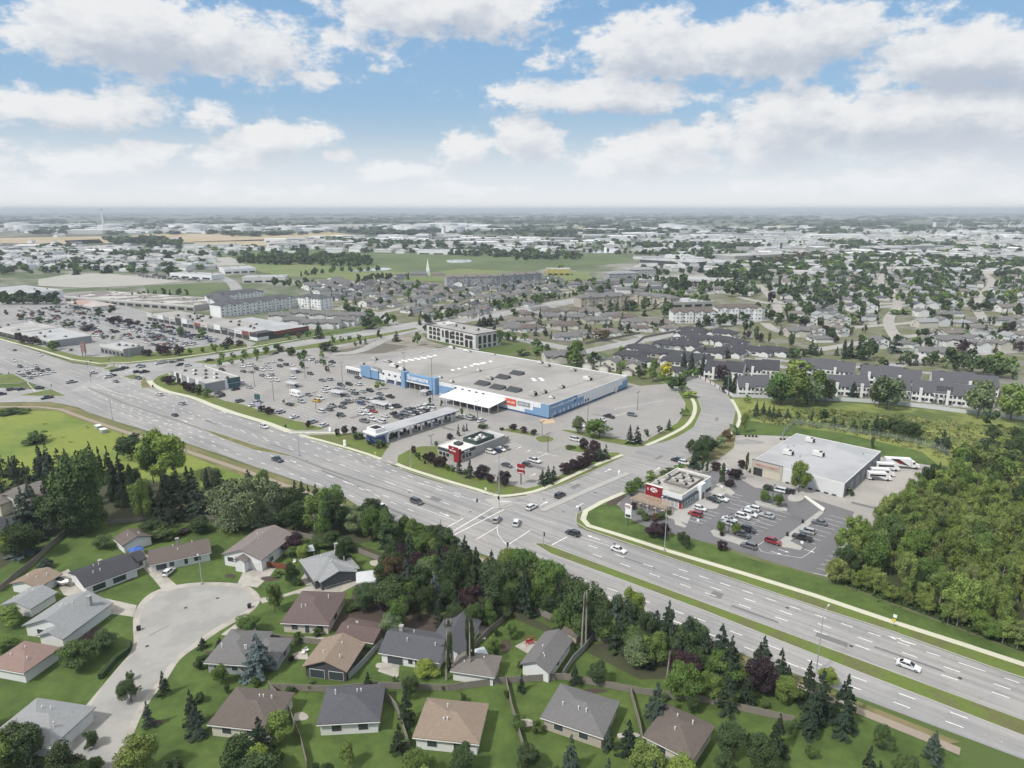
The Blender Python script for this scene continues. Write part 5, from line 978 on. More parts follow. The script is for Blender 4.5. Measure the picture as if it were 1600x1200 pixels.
# townhouse rows
def town(A, B, h, depth, rc, label, units, front=True, solar=False):
    s = Frame('townhouse_row', A, B, h, depth, label, 'townhouses', group='townhouse rows beyond the green'); o = s.o; w, rf = MB(), MB(); n_u = max(2, units // 2)
    for i in range(n_u): x0, x1, dy_, dz_ = i * s.L / n_u + .02, (i + 1) * s.L / n_u - .02, (.9 if i % 2 else 0), (.55 if i % 2 else 0); gable_walls(w, x0, x1, dy_, depth + dy_, h + dz_, 4.5, 'x'); gable_roof(rf, x0 + .25, x1 - .25, dy_, depth + dy_, h + dz_, 4.5, 'x', .3)
    w.build('wall', siding, o, WC['white']); rf = rf.build('roof', shingle, o, RC[rc])
    for i in range(units):
        x = (i + .5) * s.L / units; q = s.L / units
        for z in (.9, 3.6): wpane(o, x - q * .22, 0, z, 1.5, 1.3, '-y'); wpane(o, x + q * .25, 0, z, 1.1, 1.4, '-y')
        MB().box(x - q * .45, x - q * .02, -1.8, 0, 2.7, 2.85).box(x - q * .45, x - q * .02, -1.8, -1.74, 2.85, 3.7).build('balcony', whitet, o)
        if i % 3 == 1: MB().box(i * s.L / units - .7, i * s.L / units + .7, -.7, 0.3, 0, h + 2.2).build('chimney', whitet, o)
        MB().tube((x, depth * .55, h + 2.4), (x, depth * .55, h + 3.8), .15, .15, 6).build('roof_vent', whitet, o)
    if solar:
        sl = 4.5 / (depth / 2)
        for i in range(6):
            for j in range(2): x = s.L * .3 + i * 1.25; y = 1.6 + j * 1.7; MB().add([(x, y, h + y * sl + .3), (x + 1.1, y, h + y * sl + .3), (x + 1.1, y + 1.5, h + (y + 1.5) * sl + .3), (x, y + 1.5, h + (y + 1.5) * sl + .3)], [(0, 1, 2, 3)]).build('solar_panel', darkg, rf)
    return s
for A_, B_, rc, lb, n_, sol in [((1154,605),(1206,606.5),'slate','white townhouse row nearest the curved road',4,0),((1215,607),(1291,611),'slate','white townhouse row hidden behind the big green trees',6,0),((1295,603),(1360,606.5),'slate','white townhouse row with a spruce in front',5,0),((1368,607),(1424,612),'slate','white townhouse row behind the large round tree',4,0),((1425,611),(1556,625),'slate','white townhouse row with solar panels on its roof',9,1),
    ((1100,578),(1160,584),'dark grey','dark-roofed townhouse row, left of the second line',4,0),((1162,577),(1218,581),'dark grey','dark-roofed townhouse row beside the purple tree, second line',4,0),((1248,574),(1334,583),'slate','grey-roofed townhouse row with white gable end, second line',6,0),((1343,585),(1438,596),'slate','grey-roofed townhouse row left of the lone white house',6,0),((1456,596),(1562,606),'slate','grey-roofed townhouse row at the right end of the second line',7,0)]: town(A_, B_, 5.2, 15, rc, lb, n_, solar=sol)
# church
x, y = G(664, 433); ch = empty('church', x, y, .2, label='small church with a tall white steeple in the green field', cat='church'); gable_walls(MB(), -22, 2, -6, 6, 5, 4).build('wall', siding, ch, WC['beige']); gable_roof(MB(), -22, 2, -6, 6, 5, 4).build('roof', shingle, ch, RC['grey']); MB().box(2, 7, -2.5, 2.5, 0, 9).build('tower', wallw, ch); MB().add([(2, -2.5, 9), (7, -2.5, 9), (7, 2.5, 9), (2, 2.5, 9), (4.5, 0, 27)], [(0, 1, 4), (1, 2, 4), (2, 3, 4), (3, 0, 4)]).build('steeple', whitem, ch); hip_roof(MB(), 10, 30, -8, 8, 4, 3).build('hall_roof', shingle, ch, RC['brown-grey']); MB().box(10, 30, -8, 8, 0, 4).build('hall_wall', beigew, ch)
# measured far sheds
yellow = mat('yellow_wall', (.42, .38, .12), .9, .05, .5)
for A_, B_, h, d, lb, w_, r_ in [((1000,405),(1086,410),12,40,'long dark warehouse at the far edge of the fairway',dgrey,roofl),((1103,411),(1140,409),9,30,'white office with dark window band beyond the dark warehouse',wallw,roofl),((855,420),(891,420),10,20,'yellow wall block among trees beside the condos',yellow,roofl),
    ((378,433),(445,432),8,30,'pale shed with glazed corner behind the white apartments',creamw,roofl),((245,410),(300,408),8,30,'grey industrial building above the gravel lot',greym,roofl),((300,411),(322,409),9,24,'light blue-grey building end by the gravel lot',wallw,roofl),((265,426),(330,430),7,22,'low white shed behind the truck yard',wallw,roofl),((285,383),(358,382),9,40,'grey hotel-like block beside the tan field',creamw,roofl),
    ((118,388),(225,385),8,30,'long low warehouse left of the hedge row',creamw,roofl),((350,421),(400,419),7,60,'flat grey roof shed beside the lot road',wallw,roofl),((4,400),(48,400),7,40,'white roofed shed at the far left, first of its row',wallw,roofl),((54,400),(120,400),7,40,'white roofed shed at the far left, second of its row',wallw,roofl),((17,412),(60,412),8,30,'white shed beside the small tower building',wallw,roofl),((652,391),(740,392),9,50,'wide white-roofed plant beyond the park',wallw,roofl),
    ((778,389),(820,389),10,40,'white plant building beyond the oval pond',wallw,roofl),((847,385),(876,385),8,30,'white shed right of the distant plant',wallw,roofl),((995,437),(1140,436),6,30,'pale flat-roofed mall in front of the dark warehouse',creamw,roofl),((1052,472),(1115,470),6,30,'pale flat-roofed school above the white apartments',stone,roofl),((1320,392),(1365,390),9,30,'grey apartment slab before the far runway field',greym,roofm),((1370,385),(1428,384),12,30,'white stepped building before the far field',wallw,roofl),((1425,384),(1475,383),14,30,'grey block cluster before the far field',greym,roofm),((1148,400),(1245,396),12,60,'large grey brick complex beyond the trees',stone,roofm),((195,358),(320,362),8,60,'long white warehouse roof near the refinery',wallw,roofl)]:
    shed('warehouse' if 'warehouse' in lb or 'shed' in lb or 'plant' in lb else 'building', A_, B_, h, d, lb, 'building', w_, r_, seed=len(lb), units=3, win=h < 12, nw=4)
# ------------------------------------------------------------------ the cul-de-sac houses
NEARH = []
def near_house(name, A, B, depth, h, label, rc, wc, roof='gable', axis='y', rise=1.7, L=None, ov=.55, wing=None, door=None, wins=(), chim=None, extra=None, cat='house'):
    s = Frame(name, A, B, h, depth, label, cat, L); o = s.o; L_ = s.L; wl, rf = MB(), MB(); NEARH.append(s)
    if roof == 'gable': gable_walls(wl, 0, L_, 0, depth, h, rise, axis); gable_roof(rf, 0, L_, 0, depth, h, rise, axis, ov)
    else: wl.box(0, L_, 0, depth, 0, h); hip_roof(rf, 0, L_, 0, depth, h, rise, ov)
    if wing:
        x0, x1, y0, y1, ax, rs_ = wing
        if ax == 'hip': wl.box(x0, x1, y0, y1, 0, h - .05); hip_roof(rf, x0, x1, y0, y1, h - .1, rs_, ov)
        else: gable_walls(wl, x0, x1, y0, y1, h - .05, rs_, ax); gable_roof(rf, x0, x1, y0, y1, h - .07, rs_, ax, ov)
    wl.build('wall', siding, o, WC.get(wc) or RC.get(wc, wc)); ro = rf.build('roof', shingle, o, RC.get(rc, rc))
    for w_ in wins: wpane(o, *w_)
    if door: x, f_, w, hh = door; (MB().box(x - w / 2, x + w / 2, -.06, 0, .05, hh) if f_ == '-y' else MB().box(L_, L_ + .06, x - w / 2, x + w / 2, .05, hh)).build('garage_door', doorm, o)
    if chim: MB().box(chim[0] - .4, chim[0] + .4, chim[1] - .4, chim[1] + .4, h, h + rise + 1.1).box(chim[0] - .5, chim[0] + .5, chim[1] - .5, chim[1] + .5, h + rise + 1.1, h + rise + 1.25).build('chimney', stone, ro)
    r = random.Random(int(A[0]) + int(A[1]))
    for i in range(3):
        x, y = r.uniform(1.5, L_ - 1.5), depth * (r.choice((.32, .68)) if axis == 'x' else r.uniform(.2, .8)); MB().tube((x, y, h + .2), (x, y, h + rise + r.uniform(.1, .4)), .13, .13, 8).build('roof_vent', whitet, ro)
    mb = MB(); ya, yb = -ov - .1, depth + ov + .1
    if roof == 'hip' or axis == 'x': mb.box(-ov, L_ + ov, ya, ya + .12, h - .12 - (ov * rise / (depth / 2) if roof != 'hip' else 0), h + .02 - (ov * rise / (depth / 2) if roof != 'hip' else 0)); mb.build('gutter', whitet, ro)
    return s
near_house('bungalow', (134,916), (193,894), 10.5, 2.7, 'white bungalow with a dark charcoal roof left of the cul-de-sac', 'dark grey', 'white', 'gable', 'x', 1.5, L=12.5, wing=(9.5, 16, 3.5, 9.5, 'x', 1.2), wins=[(3, 0, .5, 3.0, 1.5, '-y'), (8, 0, .5, 3.2, 1.5, '-y'), (12.5, 2, .9, 1.4, 1.2, '+x'), (13.2, 3.5, .9, 1.6, 1.3, '-y'), (14.9, 3.5, .9, 1.2, 1.3, '-y')], chim=(6, 6.4))
near_house('garage', (19,911), (59,917.5), 6.5, 2.5, 'detached garage with tan shingle roof by the long fence', 'tan', 'white', 'gable', 'y', 1.2, wins=[(6, 0, 1, 1.2, .9, '-y')], cat='garage')
near_house('garage', (6,944), (47,950), 7, 2.5, 'detached garage with pale grey roof beside the light-roofed bungalow', 'light grey', 'white', 'gable', 'y', 1.3, wins=[(2, 0, 1, 1.2, .9, '-y')], cat='garage')
near_house('bungalow', (40,976), (112,986), 11.5, 2.9, 'big white bungalow with a light grey roof left of the street', 'light grey', 'white', 'gable', 'y', 2.4, wins=[(4, 0, .9, 2.0, 1.3, '-y'), (9.5, 0, .9, 1.6, 1.3, '-y'), (11.8, 3, .4, 2.2, 1.7, '+x'), (11.8, 8, .8, 1.6, 1.3, '+x')], chim=(10, 8.5), wing=(6.5, 12.6, -2.6, 4, 'y', 1.2))
near_house('garage', (180,841), (200,857), 7.5, 2.7, 'open double garage with brown roof and a blue tent in front', 'brown', 'white', 'gable', 'x', 1.3, L=6.4, cat='garage', extra=1)
near_house('bungalow', (236,881), (327,862), 8.6, 2.8, 'long white bungalow with a dark brown roof behind the white car', 'brown', 'white', 'gable', 'x', 1.5, wins=[(2.4, 0, .5, 2.6, 1.6, '-y'), (8.6, 0, .6, .9, 2.0, '-y'), (11.5, 0, .9, 1.7, 1.2, '-y'), (5, 0, .9, 1.2, 1.2, '-y'), (0, 4, .9, 1.4, 1.1, '-x')], chim=(7, 7.3))
near_house('split_level_house', (350,865), (408,874), 15, 3.6, 'large pinkish-brown roofed house with a white garage door', (.20, .175, .17), 'white', 'gable', 'y', 2.1, wins=[(2, 0, 1.5, 1.9, 1.3, '-y'), (4.2, 0, 2.8, .9, .5, '-y'), (12.4, 4, 1.2, 1.3, 1.2, '+x')], door=(9.4, '-y', 4, 2.3), wing=(5.0, 8, -2, 3, 'y', .9))
near_house('bungalow', (492,906), (547,890), 12, 2.8, 'light grey hip-roofed house with a dark gable front, centre', 'light grey', (.10, .105, .115), 'hip', 'x', 2.0, L=11.5, wing=(1.2, 10.5, -1.6, 3, 'y', 1.6), wins=[(5.5, -1.6, .25, 6.8, .35, '-y'), (0, 5, .9, 1.6, 1.2, '-x'), (11.5, 4, .9, 1.6, 1.2, '+x')], chim=(9.5, 10.5))
near_house('garage', (560,910), (592,906), 4.6, 2.4, 'small white flat-roofed garage half hidden by an olive tree', (.52, .54, .56), 'white', 'hip', 'x', .25, L=6, cat='garage')
near_house('bungalow', (443,972), (512,975), 12.8, 2.7, 'cream bungalow with a reddish brown hip roof right of the cul-de-sac', (.125, .095, .092), 'cream', 'hip', 'x', 2.0, wins=[(5.6, 0, .2, 1.0, 2.1, '-y'), (2.6, 0, .9, 1.5, 1.2, '-y'), (8.8, 0, .9, 1.5, 1.2, '-y'), (10.8, 5, .9, 1.6, 1.2, '+x')])
near_house('garage', (527,992), (582,1002), 6.4, 2.4, 'brown-roofed garage behind the cream bungalow', (.115, .085, .08), 'brown-grey', 'gable', 'x', .9, cat='garage', wins=[(2, 0, 1, 1, .8, '-y')])
near_house('house', (477,1039), (540,1047), 9, 2.9, 'house with a tan gable roof and dark boarded front', 'tan', (.07, .07, .075), 'gable', 'y', 1.8, wins=[(2.6, 0, .2, 3.2, 1.9, '-y'), (6.9, 0, .2, 3.2, 1.9, '-y'), (9.1, 4, .9, 1.6, 1.2, '+x')])
near_house('bungalow', (324,1034), (387,1038), 11, 2.7, 'grey-roofed bungalow with a blue spruce in front', 'grey', 'grey', 'hip', 'x', 1.9, wing=(8.6, 14.5, 2, 9, 'hip', 1.3), wins=[(2, 0, 1, 1.3, .9, '-y'), (6, 0, 1, 1.3, .9, '-y'), (14.5, 6, .9, 1.4, 1.2, '+x')])
near_house('bungalow', (596,1017), (684,1032), 9, 2.8, 'white bungalow with a large slate blue L-shaped roof', 'slate', 'white', 'gable', 'x', 1.9, wing=(9.6, 17.5, 3.5, 16, 'y', 1.9), wins=[(3.2, 0, .1, 3.6, 2.2, '-y'), (6.8, 0, .8, 1.0, 1.3, '-y'), (8.4, 0, .8, 1.0, 1.3, '-y'), (10, 0, .8, 1.0, 1.3, '-y')], chim=(2.4, 5.6))
near_house('garage', (817,1036), (857,1049), 12, 2.8, 'grey gable-roofed garage beside the lawn with a red swing', 'grey', 'white', 'gable', 'y', 1.5, wins=[(6.0, 5, 1, 1, .8, '+x')], cat='garage')
near_house('garage', (708,1047), (770,1056), 6, 2.5, 'low brown roof beside the slatted fence, near the bottom', 'brown-grey', 'white', 'hip', 'x', 1.1, cat='garage')
near_house('split_level_house', (-12,776), (40,786), 12, 4.4, 'brown-grey two-part roof house behind the tall spruces, far left', 'brown-grey', 'cream', 'gable', 'y', 1.9, wins=[(3, 0, 2.8, 1.6, 1.2, '-y'), (7, 0, 2.8, 1.6, 1.2, '-y')], wing=(1, 8.5, -3.5, 3, 'y', 1.4))
near_house('bungalow', (-45,838), (22,822), 9, 2.8, 'dark grey roof corner at the far left edge under a blue spruce', 'dark grey', 'cream', 'gable', 'x', 1.6)
near_house('bungalow', (-15,1040), (38,1050), 8, 2.7, 'pinkish brown roof at the bottom left corner', (.24, .17, .15), 'white', 'hip', 'x', 1.5)
for A_, B_, rc, wc, lb in [((330,1130), (420,1140), 'brown', 'cream', 'brown-roofed bungalow at the bottom beside the street'), ((500,1130), (590,1125), 'slate', 'white', 'slate-roofed bungalow at the bottom centre left'), ((650,1150), (745,1160), 'tan', 'white', 'tan-roofed bungalow at the bottom centre'), ((850,1120), (940,1150), 'grey', 'beige', 'grey-roofed bungalow at the bottom right of centre'), ((-10,1150), (80,1165), 'light grey', 'white', 'light grey roofed bungalow at the bottom left'), ((1010,1150), (1080,1185), 'brown', 'cream', 'brown-roofed bungalow below the leaning spruces')]:
    near_house('bungalow', A_, B_, 9.5, 2.8, lb, rc, wc, 'hip', 'x', 1.9, wins=[(3, 0, .9, 1.8, 1.3, '-y'), (8, 0, .9, 1.8, 1.3, '-y')])
def at_(name, u, v, a=0, z=.05, **k): x, y = G(u, v); return empty(name, x, y, a, z, **k)
o = at_('pop_up_tent', 214, 868, R(-42), label='blue pop-up tent in front of the open garage', cat='tent'); tb_ = mat('tent_blue', (.05, .13, .42), .7, .05)
MB().add([(-1.6, -1.6, 2.0), (1.6, -1.6, 2.0), (1.6, 1.6, 2.0), (-1.6, 1.6, 2.0), (0, 0, 2.8)], [(0, 1, 4), (1, 2, 4), (2, 3, 4), (3, 0, 4)]).build('canopy', tb_, o)
MB().box(-1.6, 1.6, -1.62, -1.58, 1.75, 2.0).box(-1.6, 1.6, 1.58, 1.62, 1.75, 2.0).box(-1.62, -1.58, -1.6, 1.6, 1.75, 2.0).box(1.58, 1.62, -1.6, 1.6, 1.75, 2.0).build('valance', tb_, o)
for a_ in (-1.5, 1.5):
    for b_ in (-1.5, 1.5): MB().box(a_ - .04, a_ + .04, b_ - .04, b_ + .04, 0, 2).build('leg', metalg, o)
# fences
fw = mat('weathered_fence', (.22, .20, .175), .9, .2, 2); fr = mat('red_brown_fence', (.20, .065, .04), .9, .1, 2); fwh = mat('white_fence', (.55, .57, .58), .8, .06, 1); fg = mat('grey_fence', (.30, .31, .32), .85, .1, 1)
def fence(pts, h, m, label, post=2.4, t=.06, pm=None, name='fence', brick=0, world=False):
    w = [Vector(p if world else G(*p)) for p in pts]; o = empty(name, w[0].x, w[0].y, 0, label=label, cat='fence'); pn, ps = MB(), MB()
    for a, b in zip(w, w[1:]):
        L = (b - a).length; d = (b - a) / L; M = Matrix.Translation((a.x - w[0].x, a.y - w[0].y, 0)) @ Matrix.Rotation(math.atan2(d.y, d.x), 4, 'Z'); q = MB().box(0, L, -t / 2, t / 2, .1, h); pn.merge(q.xf(M)); k = max(1, round(L / post))
        for i in range(k + 1): q = MB().box(i * L / k - .07 - brick, i * L / k + .07 + brick, -.07 - brick, .07 + brick, 0, h + .12 + brick).xf(M); (q.build('pillar', pm, o) if i < k else None) if brick else ps.merge(q)
        q = MB().box(0, L, -t / 2 - .02, t / 2 + .02, h, h + .05); pn.merge(q.xf(M)); q = MB().box(0, L, -t / 2 - .03, t / 2 + .03, .12, .2); ps.merge(q.xf(M))
    pn.build('panels', m, o); (None if brick else ps.build('posts', pm or m, o)); return o
fence([(0,925),(25,903),(55,880),(80,855),(100,838),(122,820)], 1.7, fw, 'weathered wooden fence running up the left lot line'); fence([(412,886),(432,888),(447,890)], 1.7, fr, 'short red-brown board fence beside the light grey house')
fence([(545,1062),(568,1040),(592,1012),(598,1008)], 1.6, fg, 'pale fence running down beside the tan-roofed house'); fence([(720,1050),(740,1015),(765,990),(788,970),(808,945)], 1.7, fw, 'brown fence between the slate roof and the lawn with the swing')
fence([(805,948),(845,962),(880,978),(930,1000),(975,1012),(1040,1040),(1080,1062)], 1.8, fw, 'long weathered back fence along the walking path'); fence([(880,1058),(895,1035),(915,1015),(928,998)], 1.7, fg, 'pale grey fence right of the grey garage')
fence([(157,1062),(180,1035),(200,1020),(203,1008)], 1.3, mat('hedge_dark', (.03, .05, .02), .95, .3, 3), 'clipped dark hedge beside the street entrance', t=.9, name='hedge'); fence([(412,998),(460,1003),(500,1008),(520,1009)], 1.5, fw, 'short fence behind the grey-roofed bungalow')
fence([(170,820),(250,812),(340,812),(450,835),(530,852),(600,880),(660,905)], 1.6, fw, 'weathered back fence under the willows and spruces')
fence([(1146,621),(1205,623),(1317,627),(1365,630),(1412,634),(1500,645),(1610,658)], 2.0, fwh, 'long pale fence below the white townhouses', post=3); fence([(1066,581),(1080,586),(1095,592),(1110,600),(1125,609),(1139,617),(1146,621)], 1.8, fwh, 'white fence with brick pillars along the curved road', post=7, pm=brickm, brick=.25)
cl = bpy.data.materials.new('chain_link'); cl.use_nodes = True; t = cl.node_tree; p = t.nodes['Principled BSDF']; p.inputs['Base Color'].default_value = (.30, .36, .30, 1); p.inputs['Alpha'].default_value = .14
fence([(1241,661),(1320,674),(1400,687),(1460,701),(1482,714)], 2.4, cl, 'long chain-link fence behind the white warehouse', post=3.5, t=.02, pm=metalg); fence([(1241,661),(1226,676),(1222,684)], 2.4, cl, 'short chain-link fence running to the warehouse corner', post=2.5, t=.02, pm=metalg); fence([(1482,714),(1466,698),(1470,690)], 2.4, cl, 'slanting end of the chain-link fence by the forest', post=2.5, t=.02, pm=metalg)
fence([(985,545),(1005,529),(1020,526),(1110,509)], 1.8, fw, 'brown fence along the street above the dark roofs', post=4); fence([(1100,509),(1210,495)], 1.8, fwh, 'pale fence along the street below the white apartments', post=4); fence([(1390,552),(1470,545)], 1.8, fwh, 'pale garden fence beside the lone white house', post=4)
fence([(780,520),(875,535),(915,538),(1000,522)], 1.6, fw, 'fence round the brown-grey bungalow estate', post=5)
for pl, lb in [([(420,1075),(450,1110),(470,1160),(480,1200)], 'board fence between the two bottom houses left of centre'), ([(590,1075),(620,1110),(640,1170)], 'board fence left of the tan-roofed bottom bungalow'), ([(790,1065),(800,1110),(820,1180)], 'board fence right of the tan-roofed bottom bungalow'), ([(420,1078),(520,1082),(590,1076),(700,1080),(790,1068)], 'long board fence behind the bottom row of houses'), ([(790,1068),(880,1062),(1000,1085),(1110,1100),(1240,1130)], 'board fence at the bottom below the long back fence'), ([(985,1085),(1000,1140),(1010,1200)], 'board fence right of the grey-roofed bottom bungalow')]: fence(pl, 1.6, fw, lb)
# small things of the gardens
o = at_('garden_bench', 905, 1, 0, label='x') if False else None
def boxthing(name, u, v, a, dims, m, label, cat, z=.05, legs=False):
    o = at_(name, u, v, a, z, label=label, cat=cat); w, d, h = dims
    if name == 'shed':
        gable_walls(MB(), -w / 2, w / 2, -d / 2, d / 2, h * .75, h * .25, 'x').build('wall', siding, o, WC['beige']); gable_roof(MB(), -w / 2, w / 2, -d / 2, d / 2, h * .75, h * .25, 'x', .2, .1).build('roof', m, o, RC['brown']); MB().box(-.5, .5, -d / 2 - .05, -d / 2, .05, h * .65).build('door', doorm, o)
    else:
        MB().frus((-w / 2, w / 2, -d / 2, d / 2), (-w / 2 * .95, w / 2 * .95, -d / 2 * .95, d / 2 * .95), 0, h * .88).build('body', m, o); MB().box(-w / 2 - .04, w / 2 + .04, -d / 2 - .04, d / 2 + .04, h * .88, h).build('lid', whitet if name != 'waste_bin' else trim_m, o)
    return o
boxthing('shed', 815, 948, A0, (3, 2.4, 2.6), shingle, 'small brown garden shed at the corner of the back fence', 'shed'); boxthing('shed', 893, 998, A0, (4, 2.2, 2.3), shingle, 'low shed behind the grey gable-roofed garage', 'shed'); boxthing('shed', 785, 990, A0 + .3, (3.6, 3, .5), shingle, 'flat pale deck cover beside the lawn', 'shed') if False else None
boxthing('waste_bin', 217, 985, 0, (.7, .7, 1.1), mat('bin_black', (.025, .025, .028), .5, .05), 'black wheeled waste bin at the left kerb of the cul-de-sac', 'waste bin'); boxthing('waste_bin', 390, 950, 0, (.7, .7, 1.1), MATS['bin_black'], 'black wheeled waste bin at the right kerb of the cul-de-sac', 'waste bin')
boxthing('utility_cabinet', 154, 670, A0, (3.4, 2.2, 1.7), metalg, 'grey utility cabinet in the meadow, farther of the two', 'utility cabinet'); boxthing('utility_cabinet', 162, 676, A0, (3.6, 2.4, 1.8), metalg, 'grey utility cabinet in the meadow, nearer of the two', 'utility cabinet')
o = at_('play_structure', 828, 1007, .3, .12, label='red wooden swing seat on the small patio beside the lawn', cat='garden seat'); rb = mat('swing_red', (.35, .05, .05), .7, .1)
for x in (-1, 1):
    for y in (-.6, .6): MB().tube((x, y, 0), (x, 0, 1.8), .06, .06, 5).build('leg', rb, o)
MB().box(-1.1, 1.1, -.07, .07, 1.75, 1.88).build('crossbar', rb, o); MB().box(-.8, .8, -.25, .25, .5, .56).box(-.8, .8, .2, .26, .56, 1.1).build('seat', rb, o)
o = at_('trampoline', 286, 833, 0, label='round trampoline behind the long brown-roofed bungalow', cat='trampoline'); MB().tube((0, 0, .8), (0, 0, .88), 2.1, 2.1, 20).build('mat', trim_m, o)
for i in range(6): MB().tube((2 * math.cos(i), 2 * math.sin(i), 0), (2 * math.cos(i), 2 * math.sin(i), .8), .04, .04, 5).build('leg', metalg, o)
for u, v, lb in ((480,868,'small light-blue patio gazebo between two houses'), (188,825,'bare pale pile of branches behind the garage'), (748,1035,'white curved garden shelter beside the fence')):
    o = at_('gazebo', u, v, .4, label=lb, cat='gazebo') if 'branches' not in lb else None
    if o:
        MB().add([(-2, -2, 2.1), (2, -2, 2.1), (2, 2, 2.1), (-2, 2, 2.1), (0, 0, 3.0)], [(0, 1, 4), (1, 2, 4), (2, 3, 4), (3, 0, 4), (0, 3, 2, 1)]).build('roof', mat('gazebo_cloth', (.50, .56, .60), .8, .05), o)
        for a_ in (-1.8, 1.8):
            for b_ in (-1.8, 1.8): MB().tube((a_, b_, 0), (a_, b_, 2.15), .05, .05, 5).build('post', whitet, o)
for u, v, lb in ((504,985,'grey barbecue'),): pass
for i, (u, v) in enumerate([(474,1022),(480,1018),(756,1000),(764,1012),(735,960),(720,948),(872,978),(460,880),(538,872),(545,878)]):
    o = at_('garden_chair', u, v, i * .9, .06, label='white garden chair %s' % ['on the patio beside the tan-roofed house, lower one', 'on the patio beside the tan-roofed house, upper one', 'near the brown fence, upper one', 'near the brown fence, lower one', 'under the purple tree, right one', 'under the purple tree, left one', 'by the back fence of the garage', 'left of the light grey hip-roofed house', 'behind the light grey house, left one', 'behind the light grey house, right one'][i], cat='chair')
    MB().box(-.35, .35, -.35, .35, .4, .46).build('seat', whitet, o); MB().box(-.35, .35, .3, .36, .46, 1.0).build('backrest', whitet, o)
    for a_ in (-.3, .3):
        for b_ in (-.3, .3): MB().box(a_ - .03, a_ + .03, b_ - .03, b_ + .03, 0, .4).build('leg', whitet, o)
# ------------------------------------------------------------------ lamps, signals, signs, posts
polem = mat('pole_grey', (.40, .42, .43), .5, .05, metal=.3); poled = mat('pole_dark', (.08, .085, .09), .6, .05)
LAMPS = []
def lamp(u, v, vt, a, kind, label, reach=3.0):
    x, y = G(u, v); h = hfrom(x, y, vt); o = empty('street_lamp' if kind != 'lot' else 'lot_light', x, y, a, .06, label=label, cat='street lamp' if kind != 'lot' else 'parking lot light', group='lamp posts'); m = poled if kind == 'lot' else polem; h -= .3
    MB().tube((0, 0, 0), (0, 0, h), .14, .08, 8).build('pole', m, o); MB().box(-.3, .3, -.3, .3, 0, .5).build('base', conc, o)
    if kind == 'lot':
        for s_ in (-1, 1): MB().box(min(s_ * .1, s_ * 1.1), max(s_ * .1, s_ * 1.1), -.05, .05, h - .1, h).box(min(s_ * .7, s_ * 1.5), max(s_ * .7, s_ * 1.5), -.2, .2, h - .15, h + .05).build('lamp_head', m, o)
    else:
        mb = MB(); pts = [(0, 0, h - .05)] + [(reach * (1 - math.cos(k * .26)), 0, h + 1.1 * math.sin(k * .26)) for k in range(1, 7)]
        for p_, q_ in zip(pts, pts[1:]): mb.tube(p_, q_, .06, .055, 6, caps=False)
        e_ = pts[-1]; mb.build('arm', m, o); MB().box(e_[0] - .1, e_[0] + .8, -.16, .16, e_[2] - .1, e_[2] + .08).build('lamp_head', mat('lamp_head_grey', (.5, .5, .5), .5, .05), o)
    return o
SD = R(50)
for u, v, vt, a, k, lb in [(1275,1052,962,SD,'s','tall street lamp at the near kerb of the wide road, lower right'),(1038,862,775,SD+math.pi,'s','tall street lamp beside the sidewalk in front of the diner patio'),(642,731,694,SD,'s','street lamp on the verge left of the restaurant hedge'),(404,656,612,SD,'lot','x'),(320,588,557,SD,'s','street lamp on the verge behind the bank'),(176,656,622,SD,'s','street lamp on the near verge close to the crossing'),(75,549,521,SD,'s','street lamp on the upper verge left of the brown pylon sign'),(203,562,538,SD,'s','street lamp on the verge beside the bay-fronted shop'),
    (1137,614,583,2.4,'s','street lamp beside the white fence on the curved road'),(468,712,681,SD,'s','slim street lamp at the tip of the grassed median'),(317,885,880,0,'z','x'),(588,545,515,SD,'s','street lamp beside the avenue near the vacant lot'),(1113,528,498,1,'s','street lamp on the street above the dark roofs'),(940,790,771,SD,'z','z'),(818,733,698,SD,'z','z')]:
    if k == 's': lamp(u, v, vt, a, k, lb)
lamp(316, 913, 866, -1.2, 's', 'pale street lamp on the lawn at the head of the cul-de-sac', 1.8)
for u, v, vt, lb in [(676,627,558,'tall light pole in front of the entrance, right one'),(633,607,550,'tall light pole beside the left entrance pillar'),(428,626,595,'lot light near the dark sign pylon, left one'),(398,604,580,'lot light right of the bank building'),(494,643,612,'lot light beside the yellow van'),(477,590,558,'lot light near the small island trees'),(535,597,566,'lot light in front of the left store wing'),(746,653,626,'lot light at the right end of the gas bar'),(847,682,658,'lot light below the blue store corner, left one'),(856,706,676,'lot light on the small island behind the restaurant'),(918,664,628,'lot light in front of the stepped blue wall'),(996,640,612,'lot light in the right-hand parking lot'),(674,695,679,'short lot light between gas bar and restaurant'),(1138,837,803,'lot light on the island of the dark parking lot, left one'),(1206,790,758,'lot light on the island of the dark parking lot, right one'),(180,526,505,'lot light in the mall parking lot')]: lamp(u, v, vt, A1, 'lot', lb)
def signal(u, v, vt, a, reach, label, extra=0):
    x, y = G(u, v); h = hfrom(x, y, vt); o = empty('traffic_signal', x, y, a, .12, label=label, cat='traffic signal'); MB().tube((0, 0, 0), (0, 0, h), .15, .11, 8).build('pole', polem, o)
    if reach:
        MB().tube((0, 0, 5.6), (reach, 0, 6.3), .1, .06, 6).build('mast_arm', polem, o); hd = MB().box(reach - .25, reach + .15, -.2, .2, 5.6, 6.75).build('signal_head', trim_m, o)
        for i, c_ in enumerate(((.3, .02, .02), (.3, .2, .02), (.02, .2, .08))): MB().tube((reach - .05, -.26, 6.5 - i * .34), (reach - .05, -.2, 6.5 - i * .34), .12, .12, 8).build('lens', mat('lens%d' % i, c_, .3, 0), hd)
    if extra: MB().box(extra, extra + .35, -.2, .2, 3.0, 4.1).build('signal_head', trim_m, o)
    return o
